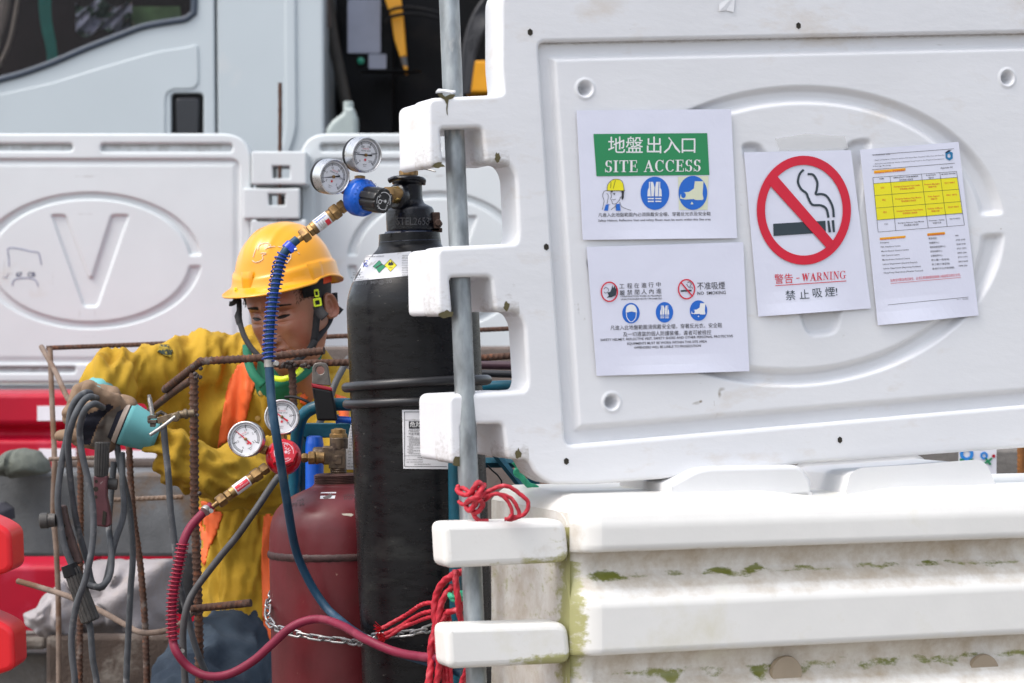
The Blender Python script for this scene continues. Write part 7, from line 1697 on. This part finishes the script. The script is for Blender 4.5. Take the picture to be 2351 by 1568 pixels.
# heavy serif capitals drawn as outlines (unit height 1, returned polygons are in x right, y up)
def serif_caps(word, x0, yb, h, total, slope, sh, m, thick=.17, thin=.055, e=.0012):
    T, t = thick, thin
    def rect(a, b, c, d): return [(a, b), (c, b), (c, d), (a, d)]
    def arcp(cx, cy, rx, ry, A0, A1, w0, w1, n=14):
        o, i = [], []
        for k in range(n+1):
            a = R(A0+(A1-A0)*k/n); q = abs(math.cos(a)); ww = w1+(w0-w1)*q; o.append((cx+rx*math.cos(a), cy+ry*math.sin(a))); i.append((cx+(rx-ww)*math.cos(a), cy+(ry-w1)*math.sin(a)))
        return [[o[k], o[k+1], i[k+1], i[k]] for k in range(n)]
    G_ = {
     'I': (.40, [rect(.12, 0, .12+T, 1), rect(.02, 0, .40, t), rect(.02, 1-t, .40, 1)]),
     'T': (.70, [rect(.27, 0, .27+T, 1), rect(.17, 0, .54, t), rect(.02, 1-t*1.2, .70, 1), rect(.02, .72, .02+t, 1), rect(.70-t, .72, .70, 1)]),
     'E': (.68, [rect(.10, 0, .10+T, 1), rect(.0, 0, .66, t), rect(.0, 1-t, .62, 1), rect(.2, .48, .48, .48+t), rect(.46, .36, .46+t, .66), rect(.61, 0, .66, .28), rect(.57, .74, .62, 1)]),
     'A': (.78, [[(.05, 0), (.11, 0), (.40, .86), (.36, 1)], [(.36, 1), (.42, 1), (.74, 0), (.56, 0), (.33, .78)], rect(.20, .32, .56, .32+t), rect(-.02, 0, .22, t), rect(.46, 0, .82, t)]),
     'C': (.74, arcp(.40, .5, .38, .51, 40, 320, T, t)+[rect(.64, .68, .69, 1.0)]),
     'S': (.58, arcp(.29, .73, .25, .28, 30, 270, T, t)+arcp(.29, .27, .27, .28, -150, 90, T, t)+[rect(.48, .72, .53, 1), rect(.02, 0, .07, .3)]),
     'W': (1.02, [[(.05, 1), (.23, 1), (.38, .25), (.32, 0), (.28, 0)], [(.32, 0), (.52, .85), (.50, 1), (.46, 1), (.28, .1)], [(.42, 1), (.60, 1), (.74, .25), (.70, 0), (.65, 0)], [(.68, 0), (.94, 1), (.88, 1), (.66, .12)], rect(-.02, 1-t, .32, 1), rect(.78, 1-t, 1.02, 1)]),
     'R': (.76, [rect(.10, 0, .10+T, 1), rect(0, 0, .38, t), rect(0, 1-t, .36, 1), rect(.2, .48, .4, .48+t), [(.30, .50), (.46, .50), (.76, 0), (.56, 0)]]+arcp(.36, .745, .27, .255, -90, 90, T, t)),
     'N': (.80, [rect(.12, 0, .12+t, 1), [(.05, 1), (.25, 1), (.70, 0), (.62, 0)], rect(.62+t*.2, 0, .62+t*1.2, 1), rect(0, 0, .3, t), rect(.52, 1-t, .82, 1)]),
     'G': (.80, arcp(.40, .5, .38, .51, 40, 320, T, t)+[rect(.58, .04, .58+T*.9, .42), rect(.48, .42-t, .82, .42), rect(.64, .70, .69, 1.0)]),
     '-': (.45, [rect(.05, .32, .38, .32+t*1.8)]), ' ': (.34, [])}
    adv = sum(G_[c][0]+.08 for c in word); k = total/adv; x = x0; mb = MB(); z = 0
    for c in word:
        w_, P = G_[c]
        for pl in P:
            z += 1; pts = [(x+a*k, yb-b*h+(x+a*k-x0)*slope) for a, b in pl]; mb.add([sh.P(px_, py_, e+z*.000004) for px_, py_ in pts], [tuple(range(len(pts)))])
        x += (w_+.08)*k
    return mb.build('heading', m, sh.paper, smooth=0)
def vest_icon(sh, cx, cy, k, fg, dx=0.0):
    L = [[(-14, -22), (-4, -22), (0, -8), (-2, 14), (-18, 14), (-17, -2), (-14, -8)], [(14, -22), (4, -22), (1.5, -8), (1, 14), (18, 14), (17, -2), (14, -8)], [(-17, 18), (-1.5, 18), (-1.5, 21), (-17, 21)], [(1.5, 18), (17, 18), (17, 21), (1.5, 21)], [(-17, 25), (-1.5, 25), (-1.5, 28), (-17, 28)], [(1.5, 25), (17, 25), (17, 28), (1.5, 28)]]
    sh.poly([[(cx+x*k, cy+(y-3)*k) for x, y in l] for l in L], fg, 'vest_picture', .0013)
    strokes(sh, [[(cx-11*k, cy-24*k), (cx-9*k, cy+10*k)], [(cx+11*k, cy-24*k), (cx+9*k, cy+10*k)]], 1.6*k, PBLU, 'vest_stripe', .0015)
def boot_icon(sh, cx, cy, k, fg):
    L = [(4, -24), (22, -24), (20, 2), (22, 12), (20, 15), (5, 15), (2, 13), (-16, 14), (-27, 12), (-26, 4), (-20, -1), (-8, -2), (2, -9)]
    sh.poly([[(cx+x*k, cy+y*k) for x, y in L]], fg, 'boot_picture', .0013); sh.poly([[(cx+x*k, cy+y*k) for x, y in ((-5, 24), (1, 24), (-2, 18))]], fg, 'boot_mark', .0013)
    sh.poly([ell(cx-20*k, cy+5*k, 5*k, 6*k, 16)], PBLU, 'toe_cap', .0015)
def nosmoke(sh, cx, cy, rx, ry, w_, rot=0, sm=1.0):
    sh.poly([[ell(cx, cy, rx, ry, 64), ell(cx, cy, rx-w_, ry-w_, 64)]], PRED, 'red_ring', .0022)

sA = Sheet('notice', 'square notice with green banner reading SITE ACCESS, topmost on the left', [(1322, 254), (1676, 251), (1690, 547), (1336, 551)], curl=.002)
sA.poly([[(1360, 308), (1621, 306), (1626, 402), (1367, 405)]], PGRN, 'green_banner')
sA.text([(c, x, 349, 29, None, 0, 'C', .004) for c, x in zip('地盤出入口', (1413, 1454, 1499, 1540, 1578))], WPR, 'heading')
serif_caps('SITE ACCESS', 1386, 396, 27, 222, -.01, sA, WPR)
def helm(sh):
    sh.poly([[(1391, 438), (1393, 425), (1399, 417), (1406, 412), (1413, 411), (1421, 414), (1428, 422), (1431, 438)]], PYEL, 'helmet_picture', .0014)
    strokes(sh, [[(1391, 438), (1392, 426), (1398, 417), (1407, 412), (1420, 413), (1427, 420), (1430, 438)], [(1389, 438), (1432, 438)], [(1400, 418), (1399, 432)], [(1410, 414), (1405, 433)]], 1.0, INK, 'helmet_outline', .0017)
    strokes(sh, [[(1399, 440), (1401, 452), (1399, 456), (1402, 462), (1404, 468), (1412, 468)], [(1422, 452), (1419, 460), (1412, 468), (1412, 472), (1405, 478), (1400, 482)], [(1403, 458), (1407, 459), (1411, 457)], [(1424, 442), (1428, 444), (1427, 452), (1422, 452)], [(1420, 464), (1424, 474), (1436, 480), (1446, 483)], [(1386, 482), (1390, 474), (1398, 470)], [(1410, 470), (1413, 480), (1420, 470)], [(1380, 482), (1384, 462), (1381, 450), (1384, 440), (1392, 437)], [(1389, 482), (1391, 468), (1394, 450), (1390, 444)], [(1404, 445), (1410, 444)]], 1.0, INK, 'face_outline', .0014)
    sh.poly([[(1423, 438), (1430, 438), (1429, 455), (1426, 460), (1424, 456), (1425, 444)], [(1399, 438), (1405, 438), (1402, 443)]], INK, 'hair_picture', .0015)
    sh.poly([ell(1407.5, 446, 1.3, 1.8, 10)], INK, 'eye_picture', .0016)
    sh.poly([[(1388, 470), (1395, 469), (1393, 484), (1384, 484)], [(1412, 469), (1420, 468), (1422, 484), (1411, 484)]], PBLU, 'braces_picture', .0015)
helm(sA)
sA.poly([ell(1501, 444, 33, 38)], PBLU, 'blue_disc'); vest_icon(sA, 1500, 441, .92, WPR)
sA.poly([[(1554, 406), (1624, 404), (1622, 482), (1556, 482)]], PCRM, 'cream_square', .0007); sA.poly([ell(1588, 443, 33, 39)], PBLU, 'blue_disc', .0011); boot_icon(sA, 1588, 443, 1.1, PCRM)
sA.text([('凡進入此地盤範圍內必須佩戴安全帽、穿著反光衣及安全鞋', 1500, 496, 7.0, 258, .012), ('Safety Helmet, Reflective Vest and safety Shoes must be worn within this Site area', 1500, 507.5, 5.0, 258, .012, 'C', .008)], INK)

sB = Sheet('notice', 'square notice with two red rings and three blue discs, lower of the left two', [(1345, 567), (1704, 556), (1718, 852), (1368, 863)], curl=.003)
def nos_small(sh, cx, cy, rx, ry):
    sh.poly([[ell(cx, cy, rx, ry), ell(cx, cy, rx-3, ry-3)]], PRED, 'red_ring', .0020)
nos_small(sB, 1396, 670, 20, 23.5); nos_small(sB, 1573, 664, 20, 23.5)
strokes(sB, [[(1559, 647), (1587, 681)]], 3, PRED, 'red_bar', .0022)
sB.poly([[(1398, 670), (1401, 664), (1403, 655), (1405, 662), (1409, 654), (1410, 664), (1414, 657), (1413, 668), (1411, 678), (1400, 683), (1394, 677), (1392, 672)], [(1390, 684), (1396, 678), (1402, 682)], [(1560, 666), (1585, 665), (1585, 669), (1560, 670)]], PDRK, 'hand_picture', .0014)
strokes(sB, [[(1384, 664), (1388, 660), (1394, 664), (1393, 670), (1387, 673), (1384, 670)], [(1575, 650), (1580, 647), (1584, 652), (1581, 658), (1586, 660), (1588, 664)], [(1573, 652), (1577, 658), (1583, 662)]], 1.1, INK, 'thin_lines', .0015)
sB.text([(c, x, 662-i*.8, 9.0) for i, (c, x) in enumerate(zip('工程在進行中', (1425, 1443, 1459, 1476, 1492, 1509)))]+[(c, x, 677-i*.8, 9.0) for i, (c, x) in enumerate(zip('嚴禁閒人內進', (1426, 1443, 1460, 1476, 1493, 1510)))]+[
    ('CONSTRUCTION WORK IN PROGRESS', 1469, 681.5, 3.6, 94, .02, 'C', .01), ('UNAUTHORIZED ENTRY PROHIBITED', 1470, 688, 3.6, 94, .02, 'C', .01),
    ('不准吸煙', 1630, 663, 13.2, 64, .03), ('NO  SMOKING', 1631, 676, 7.2, 65, .03, 'C', .01),
    ('凡進入此地盤範圍須佩戴安全帽，穿著反光衣、安全鞋', 1527, 754, 8.2, 256, .025), ('及一切適當的個人防護裝備，違者可被檢控', 1529, 769.5, 8.2, 202, .025),
    ('SAFETY HELMET, REFLECTIVE VEST, SAFETY SHOES AND OTHER PERSONAL PROTECTIVE', 1528, 778.5, 5.4, 304, .03, 'C', .01), ('EQUIPMENTS MUST BE WORN WITHIN THIS SITE AREA', 1529, 789, 5.4, 183, .03, 'C', .01), ('OFFENDERS WILL BE LIABLE TO PROSECUTION', 1530, 798.5, 5.4, 153, .03, 'C', .01)], INK)
for cx, cy in ((1446, 719), (1523, 717), (1601, 713)): sB.poly([ell(cx, cy, 20, 23.5)], PBLU, 'blue_disc')
sB.poly([[(1434, 718), (1434, 711), (1436, 704), (1441, 700), (1446, 699), (1452, 700), (1457, 705), (1459, 711), (1460, 718), (1447, 715)]], WPR, 'helmet_picture', .0013)
strokes(sB, [[(1435, 718), (1437, 730), (1446, 739), (1456, 731), (1458, 718)]], 1.6, WPR, 'mask_outline', .0014); vest_icon(sB, 1523, 716, .58, WPR); boot_icon(sB, 1602, 712, .66, WPR)

sC = Sheet('notice', 'upright notice with large red no-smoking ring and the word WARNING below', [(1706, 350), (1951, 345), (1997, 708), (1739, 727)], curl=.004)
sC.poly([[ell(1842, 483, 108, 125, 72), ell(1842, 483, 89, 104, 72)]], PRED, 'red_ring', .0020)
sC.poly([[(1762, 424), (1779, 403), (1912, 556), (1897, 573)]], PRED, 'red_bar', .0024)
sC.poly([[(1772, 514), (1892, 507), (1893, 534), (1773, 542)], [(1896, 507), (1901, 506.5), (1905, 533), (1899, 534)], [(1906, 506), (1912, 505.5), (1914, 533), (1909, 533.5)]], PDRK, 'cigarette_picture', .0013)
strokes(sC, [[(1842, 390), (1833, 400), (1829, 418), (1836, 434), (1848, 444), (1853, 456), (1862, 470), (1882, 472), (1894, 480), (1899, 500)], [(1851, 400), (1864, 402), (1873, 418), (1872, 436), (1870, 446), (1884, 446), (1896, 452), (1908, 474), (1911, 499)]], 5.2, PDRK, 'smoke_picture', .0014)
sC.text([('警告', 1797, 649, 17, 42, .06)], PRED, 'heading'); serif_caps('-', 1824, 646, 19, 12, -.05, sC, PRED); serif_caps('WARNING', 1838, 646.5, 18, 102, -.07, sC, PRED, thick=.13, thin=.05)
strokes(sC, [[(1777, 656), (1940, 645)]], 1.6, PRED, 'underline')
sC.text([(c, x, y, 17.0, None, .06) for c, x, y in (('禁', 1812, 687), ('止', 1844, 685), ('吸', 1874, 681), ('煙', 1903, 679), ('!', 1918, 678))], PDRK)

sD = Sheet('notice', 'upright contact sheet with yellow table rows and a small blue logo, farthest right', [(1972, 344), (2198, 326), (2244, 724), (2013, 747)], curl=.005)
# table
def bil(q, a, b):
    return ((q[0][0]*(1-a)+q[1][0]*a)*(1-b)+(q[3][0]*(1-a)+q[2][0]*a)*b, (q[0][1]*(1-a)+q[1][1]*a)*(1-b)+(q[3][1]*(1-a)+q[2][1]*a)*b)
TB = [(2001, 408), (2193, 394), (2211, 517), (2013, 533)]; YB = [(2002, 422), (2194, 408), (2206, 489), (2011, 505)]
sD.poly([YB], PYEL, 'yellow_rows', .0008)
colx = [0, .205, .58, .80, 1]; rowy = [0, .11, .33, .56, .78, 1]
strokes(sD, [[bil(TB, c, 0), bil(TB, c, 1)] for c in colx]+[[bil(TB, 0, r), bil(TB, 1, r)] for r in rowy], .8, INK, 'table_lines', .0010)
t_bk, t_rd = [], []
for r_, row in enumerate((('NAME', 'EMERGENCY TEAM MEMBER', 'POSITION', 'MOBILE PHONE'), ('陳先生', 'Emergency Response Team Leader', 'Project Manager', '9217 8407'), ('李先生', 'Emergency Response Team Member', 'Site Agent', '9861 2872'), ('黃先生', 'Emergency Response Team Deputy', 'Safety Officer', '9547 5563'), ('陳先生', 'Emergency Response Team Member', 'Foreman / Safety', '9019 6053'))):
    for c_, s_ in enumerate(row):
        yc = (rowy[r_]+rowy[r_+1])/2; xc = (colx[c_]+colx[c_+1])/2; x, y = bil(TB, xc, yc-.01); wd = min(192*(colx[c_+1]-colx[c_])*.84, len(s_)*2.7)
        (t_rd if 0 < r_ < 4 else t_bk).append((s_, x, y, 3.1, wd, .07, 'C', .006))
        if c_ in (1, 2): (t_rd if 0 < r_ < 4 else t_bk).append((('緊急應變小組成員' if c_ == 1 else '地盤代表'), x+.5, y+6.3, 3.1, wd*.55, .07))
t_bk += [('Supply and Installation of Seawater Intake and Discharge Mains, Associated Cable Ducts and Draw Pits', 2085, 363.5, 2.7, 160, .075), ('Alteration and Additional Works at Seawater Pump House in the Proposed Development', 2085, 372, 2.7, 160, .075), ('Contract No.', 2002, 358, 2.6, 40, .07, 'L'), ('Appendix A2', 2170, 387, 4.2, 28, .07), ('Rev. 0    12/10/2020', 2207, 688, 2.6, 26, .05), ('Hong Kong', 2002, 383.5, 2.6, 40, .07, 'L')]
for i, (a, b, c) in enumerate((('Emergency', '緊急電話', '999'), ('FSD Ambulance Centre', '救護車中心', '2735 3355'), ('Marine Rescue Control Centre', '海事救援指揮中心', '2545 0181'), ('FSD Control Centre', '消防指揮中心', '2723 2233'), ('Marine Police Control Centre', '水警指揮中心', '2803 6241'), ('Labour Department (General Enquiry)', '勞工署(一般查詢)', '2717 1771'), ('Labour Department (Reporting Accident)', '勞工署(工傷呈報)', '2815 0678'), ('Hong Kong Observatory (Weather Forecast)', '香港天文台(天氣預報)', '1878 200'))):
    y = 559+i*9.9; x = 2018+i*1.2; t_bk += [(a, x, y, 3.3, len(a)*2.25, .065, 'L', .006), (b, x+111, y-9, 3.6, len(b)*4.6, .065, 'L'), (c, x+172, y-16, 3.4, len(c)*2.4, .065, 'L', .006)]
sD.text(t_bk, INK); sD.text(t_rd+[('如有任何緊急情況發生，必須立即通知緊急聯絡小組組長及安全主任。', 2122, 640, 5.0, 162, .085)], PRED, 'red_lettering')
strokes(sD, [[(2042, 651), (2203, 637)]], .8, PRED, 'underline')
sD.poly([[(2004, 392), (2076, 386), (2076, 392), (2004, 399)], [(2017, 546), (2076, 541), (2076, 546), (2017, 551)], [(2126, 536), (2166, 532.5), (2167, 538), (2126, 542)]], PHI, 'highlight', .0008)
sD.text([('Emergency Call List  緊急聯絡電話', 2040, 395.5, 3.2, 68, .08), ('Emergency Services Contacts', 2046, 549, 3.2, 55, .08), ('緊急服務聯絡電話', 2146, 540, 3.2, 38, .08)], PRED, 'highlighted_lettering')
strokes(sD, [[(1999, 356), (2187, 342)], [(1999, 390), (2189, 375)], [(2035, 700), (2220, 682)]], .9, INK, 'ruled_line')
lb = mat('logo_blue', (.01, .18, .38), rough=.4); ld = mat('logo_dark', (.008, .02, .06), rough=.4)
sD.poly([[[(2167, 352), (2176, 347), (2184, 351), (2184, 364), (2177, 369), (2168, 364)], [(2172, 355), (2176, 353), (2179, 356), (2179, 361), (2176, 363), (2172, 361)]]], lb, 'logo', .0012); sD.poly([[(2166, 351), (2174, 345), (2181, 345), (2177, 348), (2170, 352)]], ld, 'logo_top', .0014)
# clear tape strips and a torn paper scrap
TAPE, tn, tb = node_mat('clear_tape'); tb.inputs['Base Color'].default_value = (.72, .72, .70, 1); tb.inputs['Roughness'].default_value = .15; tb.inputs['Alpha'].default_value = .35
mb = MB(); tq = [(1780, 318), (1850, 306), (1940, 312), (1948, 340), (1880, 347), (1790, 345)]
mb.add([PF.p(*PF.px(x, y, .003), .0032) for x, y in tq], [tuple(range(6))]); o = mb.build('tape', TAPE, sC.o, smooth=0)
mb = MB(); tq = [(2640/1.742+1400*0, 0)]
scr = [(1634, -10), (1650, -10), (1652, 8), (1650, 26), (1668, 24), (1684, 28), (1689, 6), (1688, -12)]
mb.add([PF.p(*PF.px(x, y, -.002), -.0012-.001*(i % 2)) for i, (x, y) in enumerate(scr[2:])], [tuple(range(6))]); o = mb.build('paper_scrap', WHITE, None, smooth=0); tag(o, 'torn white paper scrap stuck at the top edge of the large white panel', 'paper')
